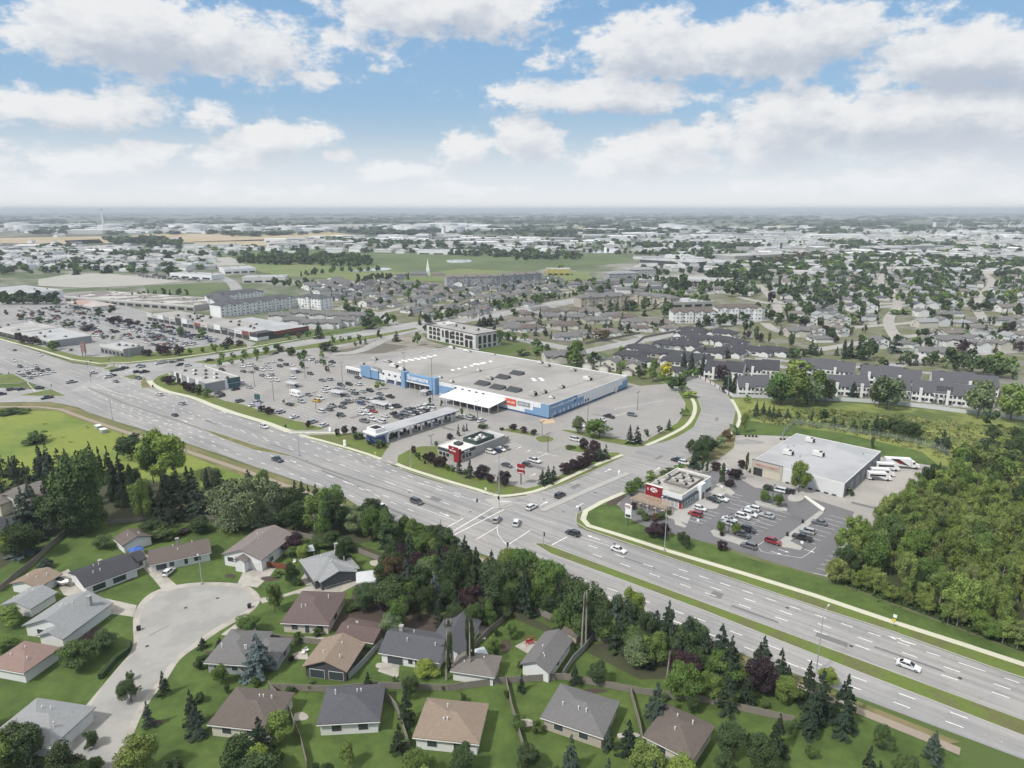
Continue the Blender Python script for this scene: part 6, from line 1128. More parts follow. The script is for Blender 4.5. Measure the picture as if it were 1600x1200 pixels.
signal(780,793,709,A0-math.pi/2,11,'tall signal pole with long mast arm at the corner before the restaurant',.2); signal(689,841,812,A1,0,'plain signal pole at the near side of the crosswalk',.15); signal(849,853,834,A1,0,'short signal pole at the tip of the near median',.15); signal(792,868,848,A0,0,'signal pole half hidden by the tall tree at the crossing',.15); signal(905,812,802,A1,0,'short signal post at the diner corner',.1)
signal(137,577,552,A0,7,'signal pole beside the brown pylon sign at the far crossing',.1); signal(180,580,557,A0+math.pi,7,'signal pole with arm on the far slip island',.1); signal(142,597,583,A1,0,'signal post on the far median nose',.1); signal(81,612,607,A1,0,'signal post on the lower slip island',.1); signal(15,592,583,A0,0,'signal post on the left slip island',.1)
# signs
def pylon(name, u, v, vt, wpx, a, m, label, words=None, double=False, board=.45, sc=.5, posts=1, tc_=whitem):
    x, y = G(u, v); h = hfrom(x, y, vt); f = y * math.cos(PITCH) + H * math.sin(PITCH); w = wpx * f / F; o = empty(name, x, y, a, .1, label=label, cat='sign'); zb = h * (1 - board)
    for q in ([0] if posts == 1 else [-w * .35, w * .35]): MB().box(q - .15, q + .15, -.15, .15, 0, zb + .01).build('post', poled if m is not brickm else stone, o)
    bd = MB().box(-w / 2, w / 2, -.25, .25, zb, h).build('sign_board', m, o)
    if words: text(words, sc, tc_, bd, (0, -.3, (zb + h) / 2 + .2), FRONT)
    return o, bd, w, zb, h
o, bd, w, zb, h = pylon('pylon_sign', 814, 757, 726, 12.5, R(-25), redm, 'red pylon sign with white script on a dark post', "Wendy's", board=.46, sc=1.05); MB().box(-w * .4, w * .4, -.3, -.25, zb + .25, zb + .5).build('sign_line', whitem, bd)
o, bd, w, zb, h = pylon('pylon_sign', 981, 822, 790, 10, R(-30), whitem, 'white pole sign of the diner on the corner lawn', None, board=.6); MB().box(-w * .55, w * .2, -.34, .3, h - .9, h + .3).build('oval_top', whitem, bd); text('DQ', 1.0, redm, bd, (-.2, -.4, h - .3), FRONT); MB().box(-w * .4, w * .4, -.32, -.25, zb + .3, zb + 1.2).build('reader_board', dgrey, bd)
o, bd, w, zb, h = pylon('pylon_sign', 404, 644, 616, 9, R(-20), tealm, 'dark blue-grey pylon sign on the verge beside two purple trees', None, board=.3, posts=1); MB().box(-w * .4, w * .5, -.32, .3, zb * .5, zb * .75).build('lower_panel', mat('sign_lilac', (.42, .42, .55), .6, .05), bd)
o, bd, w, zb, h = pylon('pylon_sign', 132, 557, 535, 11, R(-25), mat('sign_brown', (.20, .12, .11), .8, .1, 1), 'tall brown two-post pylon sign at the crossing of the mall', None, board=.72, posts=2)
for i in range(4): MB().box(-w * .35, w * .35, -.32, -.25, zb + .6 + i * (h - zb - 1) / 4, zb + .9 + i * (h - zb - 1) / 4).build('sign_line', mat('sign_pale', (.45, .38, .36), .7, .05), bd)
pylon('sign', 539, 698, 688, 4.5, R(-30), whitem, 'small white sign on the grass below the gas bar', None, board=.9); pylon('sign', 516, 675, 668, 4, R(-30), whitem, 'small white price sign at the edge of the supermarket lot', None, board=.9)
for u, v, lb in [(587,715,'yellow warning sign at the gas bar driveway'),(1395,981,'pale yellow post sign beside the sidewalk, lower right'),(239,601,'white sign on the corner verge by the bank'),(1397,974,'thin signpost near the forest edge'),(759,772,'small sign beside the sidewalk left of the corner signal'),(1090,822,'small accessible-parking sign at the end of the diner walk'),(1127,768,'signpost on the kerb beside the diner'),(1252,857,'signpost on the rounded kerb island')]:
    x, y = G(u, v); o = empty('post_sign', x, y, A0, .1, label=lb, cat='sign'); MB().tube((0, 0, 0), (0, 0, 2.2), .05, .05, 6).build('post', polem, o); MB().box(-.4, .4, -.05, -.0, 1.5, 2.3).build('plate', mat('sign_yellow', (.6, .5, .08), .6, 0) if 'yellow' in lb else whitem, o)
for u, v, zn in [(446,668,'at the driveway'),(239,605,'by the bank corner'),(664,725,'below the restaurant hedge'),(1168,835,'on the kerb island'),(1230,838,'on the long kerb, lower'),(1254,818,'on the long kerb, upper')]:
    boxthing('waste_bin', u, v, A0, (.6, .6, 1.2), MATS['bin_black'], 'dark bin or post %s' % zn, 'waste bin', .12)
# cart shelters
for i, (u, v, n_) in enumerate([(462,580,3),(458,602,4),(528,616,4),(595,634,5),(665,615,2)]):
    o = at_('cart_shelter', u, v + 2, A0, .05, label='open grey cart shelter in the supermarket lot, %s' % ['farthest one', 'second farthest one', 'middle one', 'nearest the gas bar', 'close to the entrance'][i], cat='cart shelter', group='cart shelters'); w = 2.2 * n_
    MB().extr([(-2.6, 2.3), (0, 2.7), (2.6, 2.3), (2.6, 2.2), (0, 2.6), (-2.6, 2.2)], 'x', -w / 2, w / 2).build('roof', mat('shelter_roof', (.45, .45, .46), .3, .05), o)
    for k_ in range(n_ + 1):
        for yy in (-2.3, 2.3): MB().box(-w / 2 + k_ * w / n_ - .06, -w / 2 + k_ * w / n_ + .06, yy - .06, yy + .06, 0, 2.3).build('post', whitet, o)
    MB().box(-w / 2 + .3, w / 2 - .3, -1.8, -.9, .2, 1.0).box(-w / 2 + .3, w / 2 - .3, .9, 1.8, .2, 1.0).build('carts', metalg, o)
for u, v, lb in ((1165,682,'black ramp blocks in the warehouse yard'),(1220,687,'second row of black blocks near the warehouse corner')):
    o = at_('wheel_stops', u, v, A0 + .5, .05, label=lb, cat='blocks'); [MB().frus((i * 1.5 - .5, i * 1.5 + .5, -.5, .5), (i * 1.5 - .4, i * 1.5 + .4, -.3, .3), 0, .7).build('block', trim_m, o) for i in range(4)]
# buses, truck, motorhome
def bus(u, v, a, label, L=8.2, name='shuttle_bus'):
    o = at_(name, u, v, a, .06, label=label, cat='bus'); w = 1.15; MB().extr([(-L / 2, .5), (-L / 2, 2.95), (L / 2 - 1.9, 3.0), (L / 2 - 1.2, 2.1), (L / 2 - .9, 1.5), (L / 2, 1.3), (L / 2, .5)], 'y', -w, w).build('body', mat('bus_white', (.72, .73, .74), .35, .03), o)
    MB().box(-L / 2 + .5, L / 2 - 2.2, -w - .03, w + .03, 1.7, 2.4).build('window_glass', cglass, o); MB().add([(L / 2 - 1.85, -w + .1, 2.9), (L / 2 - 1.85, w - .1, 2.9), (L / 2 - 1.12, w - .1, 2.12), (L / 2 - 1.12, -w + .1, 2.12)], [(0, 1, 2, 3)]).build('windscreen', cglass, o)
    MB().add([(-L * .3, -w - .04, .6), (L * .2, -w - .04, .6), (-L * .1, -w - .04, 1.6), (-L * .45, -w - .04, 1.6)], [(0, 1, 2, 3)]).build('stripe', mat('bus_stripe', (.12, .12, .14), .5, 0), o)
    for xx in (-L * .3, L * .33):
        for yy in (-w + .05, w - .05): MB().tube((xx, yy - .14, .42), (xx, yy + .14, .42), .42, .42, 12).build('wheel', tyre_m, o)
    return o
bus(1373,749.5,A0+.52,'white shuttle bus with dark stripe, nearest of the three'); bus(1378,743.5,A0+.52,'white shuttle bus squeezed between the two others'); bus(1386,734.5,A0+.52,'white shuttle bus beside the tall truck')
o = at_('box_truck', 1407, 731, A0 + .52, .06, label='white box truck with a red and dark flash on its side', cat='truck'); MB().box(-6, 3.2, -1.25, 1.25, 1.1, 4.0).build('cargo_box', mat('truck_white', (.74, .74, .75), .4, .03), o)
MB().extr([(3.4, .7), (3.4, 3.0), (4.6, 3.0), (5.1, 2.0), (6.4, 1.7), (6.5, .7)], 'y', -1.1, 1.1).build('cab', MATS['truck_white'], o); MB().box(3.8, 4.6, -1.14, 1.14, 2.0, 2.8).build('window_glass', cglass, o); MB().box(-6, 6, -.5, .5, .7, 1.1).build('chassis', trim_m, o)
MB().add([(-4.5, -1.28, 3.9), (-1.5, -1.28, 3.9), (2.8, -1.28, 1.2), (-1, -1.28, 2.0)], [(0, 1, 2, 3)]).build('dark_flash', trim_m, o); MB().add([(-3, -1.29, 3.2), (-1, -1.29, 3.0), (1, -1.29, 1.9), (-1, -1.29, 2.2)], [(0, 1, 2, 3)]).build('red_flash', redm, o)
for xx in (-4.6, -3.4, 5.2):
    for yy in (-1.0, 1.0): MB().tube((xx, yy - .16, .5), (xx, yy + .16, .5), .5, .5, 12).build('wheel', tyre_m, o)
o = at_('motorhome', 462, 619, A0, .06, label='large white motorhome parked in the supermarket lot', cat='motorhome'); MB().extr([(-3.6, .5), (-3.6, 3.1), (3.2, 3.15), (3.7, 2.4), (2.9, 2.2), (3.6, 1.3), (4.4, 1.1), (4.4, .5)], 'y', -1.2, 1.2).build('body', mat('bus_white', (.7, .7, .7), .4), o)
for x in (-2.5, -.5, 1.4): MB().box(x - .5, x + .5, -1.23, 1.23, 1.7, 2.3).build('window_glass', cglass, o)
for xx in (-2.2, 3.2):
    for yy in (-1.1, 1.1): MB().tube((xx, yy - .14, .42), (xx, yy + .14, .42), .42, .42, 12).build('wheel', tyre_m, o)
o = at_('boat', 98, 915, A0 + .3, .8, label='white boat on a trailer between garage and bungalow', cat='boat'); MB().add([(-2.4, -1, .8), (1.2, -1, .8), (2.6, 0, .9), (1.2, 1, .8), (-2.4, 1, .8), (-2.2, -.6, 0), (1, -.6, 0), (2, 0, .2), (1, .6, 0), (-2.2, .6, 0)], [(0, 1, 2, 3, 4), (5, 9, 8, 7, 6), (0, 5, 6, 1), (1, 6, 7, 2), (2, 7, 8, 3), (3, 8, 9, 4), (4, 9, 5, 0)]).build('hull', whitem, o); MB().box(-1.5, .3, -.6, .6, .82, 1.2).build('cabin', cglass, o); MB().box(-2.5, 3, -.1, .1, -.45, -.2).build('trailer', poled, o)
for yy in (-.8, .8): MB().tube((-.6, yy - .1, -.45), (-.6, yy + .1, -.45), .33, .33, 10).build('wheel', tyre_m, o)
# ------------------------------------------------------------------ vehicles in view
ZL = 'in the supermarket lot'; ZR = 'on the wide road'; ZA = 'on the cross avenue'; ZX = 'waiting at the far crossing'
cars(420,560,8,[(50,40,'w'),(150,20,'d'),(535,14,'w',A1,'SUV'),(600,42,'w',A1),(790,45,'d'),(785,85,'s'),(140,95,'d'),(215,75,'d'),(285,82,'w'),(20,140,'w'),(520,190,'d',None,'SUV'),(30,205,'s'),(0,240,'w'),(95,272,'w'),(300,240,'w'),(670,272,'g'),(760,262,'s'),(1115,238,'d'),(900,330,'d'),(1005,322,'k'),(1125,325,'w'),(940,368,'s'),(850,382,'g'),(720,370,'w'),(695,412,'w'),(1265,402,'k'),(1040,405,'s'),(1075,440,'g'),(1170,415,'s'),(970,460,'g'),(500,455,'g'),(640,500,'w'),(598,530,'y',None,'minivan'),(410,540,'s'),(255,575,'k'),(790,592,'s'),(920,608,'d'),(755,640,'g'),(650,662,'w'),(905,710,'d'),(150,672,'s',1.0),(320,732,'w',1.0),(555,795,'s',1.0,'SUV'),(690,840,'w',1.1),(938,560,'d'),(1000,540,'g'),(1075,530,'s'),(1160,565,'b'),(1165,505,'g'),(1230,530,'s'),(1290,525,'w'),(1350,512,'d'),(1405,500,'n'),(1390,445,'g'),(1515,478,'k',None,'pickup'),(1180,645,'w'),(1150,692,'w'),(1240,690,'w'),(1310,660,'r'),(1265,615,'g'),(1455,720,'w'),(1510,615,'w'),(1575,600,'d'),(1490,570,'w'),(1300,765,'w'),(1410,790,'w'),(1195,785,'g',None,'pickup')], A0, ZL)
cars(520,540,6.667,[(745,695,'g'),(790,680,'k'),(835,668,'g'),(872,655,'w'),(905,645,'w'),(940,637,'w'),(975,630,'w'),(1015,630,'g'),(645,715,'k',None,'pickup'),(680,748,'d'),(730,728,'k'),(775,738,'g'),(815,718,'s'),(850,705,'k'),(890,698,'s'),(925,685,'g'),(965,678,'k'),(1000,672,'s'),(1030,660,'w'),(675,630,'k'),(1330,742,'w'),(1378,745,'w'),(1420,762,'s'),(1452,758,'d')], A0, 'near the gas bar'); cars(520,540,6.667,[(1550,782,'w',A1,'SUV'),(1075,812,'w',A1),(625,945,'k',A1,'pickup'),(1230,715,'n',A1),(682,925,'k',A1)], A1, 'beside the pumps')
cars(200,520,6.154,[(1100,325,'w'),(1165,315,'w'),(1203,308,'s'),(1335,288,'w'),(1110,370,'d'),(1180,374,'s'),(1240,347,'k'),(1290,357,'w'),(1345,335,'w'),(1290,408,'g'),(1340,424,'w'),(1340,330,'s'),(1090,480,'w'),(1168,522,'s'),(1035,542,'k',A1),(870,575,'g',1.1),(895,607,'d',1.1,'SUV'),(1075,657,'g',1.0),(1200,697,'w',1.0),(1250,672,'s',1.0),(905,357,'k')], A0, ZL)
cars(0,540,6.154,[(140,42,'g'),(385,88,'w'),(135,145,'w')], A0, ZR); cars(0,540,6.154,[(195,200,'d'),(340,190,'w'),(260,225,'w'),(305,240,'w'),(365,228,'d'),(402,242,'g'),(465,230,'d'),(510,250,'w'),(455,264,'w'),(275,265,'k'),(395,277,'s'),(330,287,'s'),(185,262,'w'),(225,287,'g'),(290,308,'s')], A0, ZX)
cars(0,540,6.154,[(690,350,'s',None,'pickup'),(900,262,'w',None,'SUV'),(1040,300,'w',None,'SUV'),(1095,240,'k'),(1150,232,'d'),(1190,217,'d'),(1070,287,'k'),(1345,192,'k'),(1362,203,'s',None,'SUV'),(1322,252,'k'),(1390,252,'k',None,'pickup'),(1540,165,'w'),(380,405,'g',None,'SUV'),(205,420,'n'),(110,422,'o'),(15,467,'k'),(455,502,'d',None,'pickup')], SD, ZA); cars(0,540,6.154,[(1115,344,'g'),(1330,312,'d'),(1535,472,'w')], A0, 'near the far crossing')
cars(200,520,6.154,[(305,290,'w'),(352,280,'s'),(430,278,'g'),(502,262,'g'),(780,264,'k',None,'pickup'),(500,307,'k'),(575,314,'w'),(1415,197,'k'),(1470,172,'g')], SD, ZA); cars(200,520,6.154,[(520,682,'s',None,'SUV'),(450,792,'d'),(1310,905,'w')], A0, ZR)
cars(350,640,4,[(335,316,'n',None,'pickup'),(972,607,'w',None,'SUV'),(1205,580,'d')], A0, ZR); cars(700,640,4,[(700,539,'k',A1,'SUV'),(523,614,'w',A1,'SUV')], A1, 'on the side road'); cars(700,640,4,[(305,692,'s',R(75),'SUV'),(428,712,'w',R(80),'SUV')], A1, 'turning in the crossing'); cars(700,640,4,[(780,778,'k',None,'SUV'),(1065,881,'w',None,'sedan')], A0, ZR); car(1419,1042,'w',A0,ZR,'sedan'); car(264,895,'w',1.45,'on the driveway of the cul-de-sac','hatchback'); car(1075,540,'w',.5,'beside the curved fence')
cars(700,640,4,[(268,268,'w'),(300,259,'n'),(330,250,'w'),(362,241,'g'),(368,350,'d'),(495,347,'k'),(540,322,'w',None,'pickup')], A0, 'at the red-fin restaurant'); cars(700,640,4,[(795,188,'w',None,'minivan'),(1005,44,'k',None,'pickup'),(1150,34,'g'),(960,64,'w'),(825,101,'w')], A0, 'below the blue store corner'); cars(700,640,4,[(1430,318,'k',None,'SUV'),(1478,336,'w',None,'SUV')], A0, 'beside the corner trees')
cars(1080,640,5.454,[(190,772,'k'),(245,764,'w'),(75,847,'w',None,'hatchback'),(35,897,'r'),(525,850,'w',None,'SUV'),(478,880,'s'),(440,918,'w',None,'SUV'),(500,898,'w',None,'SUV'),(325,942,'w'),(325,975,'s',None,'SUV'),(645,908,'s',None,'sedan'),(485,1030,'k'),(440,1072,'d',None,'SUV'),(490,1168,'g',None,'SUV'),(695,1132,'r'),(1090,967,'g',None,'sedan'),(985,1042,'s'),(945,1098,'k',None,'pickup'),(745,692,'w'),(665,672,'k'),(820,706,'k'),(300,532,'w')], A0, 'in the dark lot beside the diner')
r = random.Random(77)
def lot_rows(pl, a, n, zone, seed, row=17, gap=2.9, fill=.62):
    r = random.Random(seed); w = [G(*p) for p in pl]; cx = sum(p[0] for p in w) / len(w); cy = sum(p[1] for p in w) / len(w); k = 0
    for j in range(-14, 15):
        for side in (0, 5.3):
            for i in range(-60, 61):
                if r.random() > fill or (i % 23 in (0, 1)): continue
                lx = i * gap; ly = j * row + side; x = cx + lx * math.cos(a) - ly * math.sin(a); y = cy + lx * math.sin(a) + ly * math.cos(a)
                if inpoly(x, y, w): VEH.append((r.choice(['sedan', 'SUV', 'SUV', 'hatchback', 'minivan', 'pickup']), KC[r.choice('wwwwssgdkkdbrne' if r.random() < .9 else 'wwkk')], x, y, a + math.pi / 2 + (math.pi if r.random() < .4 else 0), zone, .04)); k += 1
lot_rows([(30,482),(120,480),(165,495),(230,510),(240,530),(150,530),(120,512),(20,500)], A1, 0, 'in the mall lot', 5, fill=.5); lot_rows([(228,503),(300,520),(345,530),(330,538),(280,545),(235,545),(222,530)], A1, 0, 'in the mall lot', 6, fill=.75)
lot_rows([(215,430),(300,424),(340,434),(320,440),(230,436)], A1, 0, 'in the far truck yard', 8, fill=.5)
# ------------------------------------------------------------------ trees measured from the photo
ZN = 'behind the cul-de-sac'; 
tps(0,640,4,[(20,420,260,80,'S'),(75,420,285,70,'S'),(115,430,275,80,'S'),(280,470,225,100,'S'),(320,460,200,90,'S'),(375,400,230,80,'S'),(420,380,235,70,'S'),(330,560,400,90,'D'),(635,420,220,60,'S'),(710,570,215,100,'S'),(775,560,265,120,'S'),(730,520,330,90,'S'),(1185,560,340,90,'S'),(1310,600,350,80,'S'),(1385,560,370,110,'S'),(1555,480,370,80,'S')], 'at the edge of the meadow')
tps(0,640,4,[(540,740,265,310,'L'),(430,780,480,260,'D'),(610,740,540,220,'L'),(850,600,345,90,'D'),(820,300,150,170,'D'),(1010,460,130,270,'Y'),(960,460,170,150,'L'),(900,720,430,130,'Y'),(960,700,470,130,'S'),(1060,700,375,150,'S'),(1140,680,420,130,'S'),(1230,670,415,120,'S'),(1330,660,480,110,'S'),(1460,760,470,240,'W'),(1560,720,440,230,'W'),(180,820,470,180,'K'),(160,900,760,170,'B'),(300,760,540,220,'D'),(1250,760,670,140,'D'),(960,800,700,160,'D'),(1040,800,720,150,'U'),(650,870,790,110,'L'),(40,890,770,130,'Y'),(500,790,620,200,'D'),(1000,760,600,120,'S')], ZN)
tps(0,640,4,[(245,195,128,110,'U'),(215,210,155,120,'U'),(60,25,-8,120,'U'),(150,20,-10,90,'U'),(0,30,0,90,'U')], 'in the open meadow')
tps(350,640,4,[(60,740,440,220,'W'),(170,740,430,220,'W'),(300,720,460,200,'W'),(420,700,490,150,'D'),(490,560,440,70,'S'),(535,640,460,60,'S'),(575,560,460,60,'S'),(450,760,580,170,'D'),(570,760,540,200,'Y'),(680,780,520,180,'D'),(640,800,560,140,'L'),(780,720,600,150,'H'),(830,780,640,160,'H'),(930,830,610,150,'L'),(1020,850,630,180,'L'),(1130,820,670,120,'L'),(1190,840,700,140,'L'),(1310,830,745,100,'S'),(1250,880,760,170,'L'),(680,860,760,150,'D'),(620,870,800,120,'L'),(760,890,800,130,'D'),(420,870,780,160,'P')], 'along the path above the gardens')
tps(560,760,5.333,[(270,880,570,210,'Q'),(410,920,580,190,'K'),(560,860,600,220,'H'),(640,1000,715,170,'B'),(850,900,560,240,'D'),(980,700,490,90,'S'),(1000,850,760,260,'P'),(1060,820,640,160,'D'),(1270,800,500,190,'Y'),(1380,860,510,220,'L'),(1500,900,600,190,'L'),(1460,940,700,220,'L'),(480,620,420,180,'L'),(680,620,400,120,'D'),(740,900,640,150,'D'),(400,990,800,170,'L'),(1180,960,850,200,'P'),(300,980,820,150,'D')], 'in the tree belt below the crossing')
tps(700,840,4,[(690,520,200,90,'S'),(765,460,250,90,'S'),(600,480,340,100,'D'),(700,560,450,110,'L'),(800,600,440,140,'L'),(1140,560,320,150,'Y'),(970,640,480,170,'L'),(1060,660,500,140,'L'),(1230,680,480,150,'D'),(1170,800,620,220,'H'),(1350,740,530,110,'S'),(1495,740,480,180,'S'),(1480,880,730,200,'P'),(230,540,380,120,'D'),(280,710,620,90,'L'),(1590,830,720,60,'S'),(130,500,300,180,'P'),(340,500,440,110,'D')], 'along the back fence below the wide road')
tps(1050,840,2.909,[(65,560,350,120,'S'),(215,600,385,120,'S'),(405,640,440,115,'S'),(240,650,530,170,'L'),(50,660,520,130,'P'),(490,660,570,60,'S'),(525,660,575,50,'S'),(700,680,595,80,'Y')], 'at the bottom beside the wide road')
tps(350,840,4,[(425,300,160,110,'D'),(320,470,290,110,'L'),(150,610,490,150,'L'),(220,860,590,190,'B'),(740,200,30,110,'D'),(900,440,300,180,'D'),(1100,560,360,150,'L'),(1050,620,480,130,'H'),(1260,860,770,170,'Y'),(340,240,215,60,'U'),(800,455,410,70,'U'),(920,700,650,60,'L'),(470,660,590,60,'U'),(580,610,560,60,'U'),(500,130,40,90,'Y'),(610,60,-20,120,'D'),(430,120,60,80,'L')], 'in the gardens right of the cul-de-sac')
tps(350,840,4,[(1410,880,600,60,'O'),(1530,820,490,40,'O'),(1555,820,520,30,'O')], 'beside the slate blue roof')
tps(0,840,4,[(80,540,430,170,'Y'),(290,190,120,110,'K'),(650,700,590,190,'D'),(290,800,610,190,'L'),(500,810,660,230,'L'),(1270,690,620,60,'S'),(1375,680,620,50,'S'),(1390,190,80,110,'P'),(680,320,250,140,'U'),(570,500,460,100,'U'),(60,700,610,150,'L'),(1270,820,740,90,'U'),(560,640,610,110,'P'),(740,285,250,60,'U'),(1340,130,90,70,'U')], 'in the gardens left of the street')
def bare(u, v, vt, wpx, label, full=True):      # tall trimmed poplars: long bare stems with a tuft
    x, y = G(u, v); h = hfrom(x, y, vt); o = empty('trimmed_tree', x, y, .3, label=label, cat='tree'); r = random.Random(int(u))
    for i in range(3 if full else 2): dx, dy = r.uniform(-.9, .9), r.uniform(-.4, .4); MB().tube((dx, dy, 0), (dx * .5, dy, h * .95), .24, .1, 7).build('trunk', palebark, o)
    mb = MB(); [mb.tube((0, 0, h * (.1 + .08 * k)), (r.uniform(-.6, .6), r.uniform(-.6, .6), h * (.13 + .08 * k)), .05, .02, 4) for k in range(10)]; mb.build('twigs', bark, o)
    v_, f_ = crown_spruce(7 + int(u), 900, .3); v_ = v_ * np.array([.28, .28, .30 if full else .12]) + np.array([0, 0, h * (.7 if full else .85)]); c = npmesh('crown', v_, f_, [FOL], o); c.color = (.05, .06, .03, 1)
bare(913,1010,920,14,'tall trimmed tree with three bare trunks and a ragged tuft'); bare(1046,1062,1015,8,'bare pale trunk at the bottom near the spruces', False); bare(703,1060,962,16,'pale bare poplar stems beside the slate blue roof', False); bare(735,1055,970,16,'second clump of pale bare stems by the fence', False)
ZW = 'around the red-fin restaurant'
tps(640,660,8,[(270,510,370,110,'P'),(410,570,420,130,'P'),(910,700,540,190,'P'),(1180,790,610,170,'P'),(620,640,450,100,'S'),(755,690,450,110,'S'),(610,170,10,45,'S'),(675,110,20,45,'S'),(715,110,0,35,'S'),(1295,100,10,90,'P'),(1430,130,50,90,'P'),(1550,160,80,80,'P'),(500,210,140,90,'P'),(340,290,230,60,'U'),(50,400,290,60,'P'),(130,480,390,50,'D'),(90,430,370,50,'U'),(900,70,10,120,'U'),(330,560,440,90,'P'),(480,600,520,60,'U'),(540,620,540,60,'U'),(840,690,600,80,'U'),(1010,760,650,90,'P'),(700,660,580,60,'U'),(200,480,380,70,'P'),(1160,100,60,60,'U')], ZW)
tps(700,640,4,[(735,400,335,80,'P'),(790,380,310,80,'P'),(850,360,290,100,'P'),(880,320,250,80,'P'),(820,370,320,60,'P'),(590,470,370,60,'S'),(625,465,345,60,'S'),(660,440,345,50,'S'),(945,320,220,60,'S'),(985,310,210,50,'S'),(920,320,240,50,'S'),(845,250,180,65,'P'),(915,270,190,70,'P'),(765,245,225,60,'U')], ZW)
tps(700,640,4,[(945,180,60,165,'L'),(810,150,40,80,'H'),(1135,215,90,50,'S'),(1180,215,95,65,'S'),(1380,130,55,40,'S'),(1240,170,120,30,'D'),(1320,150,100,35,'D'),(1475,40,-10,50,'L')], 'by the right-hand parking lot')
ZD = 'around the diner'
tps(700,640,4,[(1145,535,450,90,'L'),(1185,490,425,70,'L'),(1265,445,385,75,'L'),(1385,400,365,70,'U'),(1345,415,375,50,'U'),(1450,390,345,70,'L'),(1540,370,230,70,'S'),(1590,330,180,100,'D'),(1530,280,190,80,'D'),(1310,800,705,140,'P'),(1455,850,760,60,'D'),(1490,870,785,70,'D'),(1160,625,580,40,'P'),(1240,690,650,60,'U'),(1290,695,650,60,'Q'),(1340,690,640,60,'U'),(1200,650,620,50,'U'),(1380,660,625,40,'U')], ZD)
tps(1080,640,5.454,[(130,400,215,150,'D'),(60,430,300,80,'S'),(70,350,250,80,'D'),(20,480,330,60,'K'),(300,270,170,90,'Q'),(360,210,120,80,'H'),(240,330,230,110,'H'),(450,200,20,70,'Y'),(210,520,450,90,'P'),(370,590,500,120,'P'),(430,500,430,70,'P'),(320,650,600,100,'P'),(255,640,470,60,'O'),(470,540,370,35,'O'),(130,540,430,30,'O'),(95,530,430,30,'O'),(700,560,510,60,'D'),(765,590,520,80,'D'),(1240,700,630,50,'D'),(1290,710,635,90,'D'),(1350,730,670,80,'D'),(260,1200,1120,90,'P'),(260,1080,1040,40,'P'),(630,690,655,50,'U'),(680,690,660,50,'U'),(500,540,500,30,'U')], ZD)
for u, yb, yt, w, k, lb in [(625,790,690,95,'L','round lollipop tree on the island of the dark lot, upper left'),(740,830,720,90,'L','round lollipop tree on the island of the dark lot, upper right'),(245,1070,950,80,'L','round lollipop tree on the lower island, left'),(380,1060,970,110,'L','round lollipop tree on the lower island, right'),(915,705,440,175,'Y','bright yellow-green tree in the round bed before the warehouse')]: tp(1080 + u / 5.454, 640 + yb / 5.454, 640 + yt / 5.454, w / 5.454, k, ZD, lb)
tps(1100,560,4,[(480,290,90,170,'L'),(560,300,60,180,'L'),(700,285,70,180,'L'),(640,290,110,180,'H'),(450,290,150,130,'D'),(540,110,10,130,'Y'),(620,110,20,110,'Y'),(260,105,40,80,'Y'),(1140,320,110,190,'H'),(1090,310,140,120,'D'),(760,280,120,120,'D'),(140,210,70,60,'S'),(190,220,90,60,'S'),(330,220,130,80,'S'),(930,240,140,60,'S'),(110,140,40,80,'P'),(410,90,10,90,'P'),(800,95,20,70,'P'),(850,95,15,60,'P'),(1010,110,30,80,'P'),(1055,120,40,70,'P'),(1240,115,60,90,'P'),(1490,130,75,90,'P'),(1540,140,90,60,'P')], 'among the townhouses')
tps(1100,560,4,[(325,360,260,40,'S'),(370,350,270,35,'S'),(405,370,290,35,'S'),(430,375,285,35,'S'),(465,365,310,35,'S'),(520,375,310,40,'S'),(580,390,330,35,'D'),(665,400,330,40,'D'),(740,410,320,70,'D'),(810,425,355,45,'S'),(865,430,375,40,'S'),(935,445,380,50,'S'),(1000,460,385,60,'D'),(1070,470,350,70,'S'),(1110,480,380,70,'D'),(1180,480,370,90,'D'),(1220,490,380,80,'D'),(1260,500,390,100,'D'),(1310,510,400,90,'D'),(1490,560,440,60,'S'),(1520,560,480,50,'S'),(1450,550,480,40,'S'),(1405,470,460,20,'O'),(1048,565,490,22,'O'),(260,280,230,50,'Y')], 'in the green behind the warehouse')
tp(1527,655,593,42,'H','among the townhouses'); tp(1578,660,599,44,'Y','among the townhouses'); tp(1605,640,605,30,'D','among the townhouses'); tp(1375,592,560,20,'D','among the townhouses'); tp(1545,668,640,20,'D','among the townhouses')
ZV = 'along the avenue'
tps(200,430,5.333,[(780,720,650,60,'L'),(770,765,700,55,'L'),(875,690,640,50,'L'),(862,750,695,40,'L'),(975,700,620,60,'L'),(950,740,695,35,'L'),(1070,690,610,50,'L'),(1080,720,675,35,'L'),(1155,670,595,60,'L'),(1250,640,570,80,'D'),(1365,670,600,70,'D'),(1445,710,640,60,'L'),(1450,780,720,50,'L'),(1475,670,620,50,'D'),(520,660,610,40,'L'),(620,650,600,40,'L'),(715,650,565,60,'L'),(805,620,555,70,'D'),(165,670,615,75,'P'),(280,670,580,90,'P'),(330,665,590,80,'P'),(425,670,585,90,'P'),(850,600,510,70,'P'),(245,450,395,70,'D'),(425,500,430,90,'L'),(610,540,445,70,'L'),(930,590,540,70,'P'),(1340,540,490,50,'L'),(1425,530,475,50,'Q'),(1500,520,465,50,'L'),(1580,510,460,50,'L'),(1590,460,380,40,'S')], ZV)
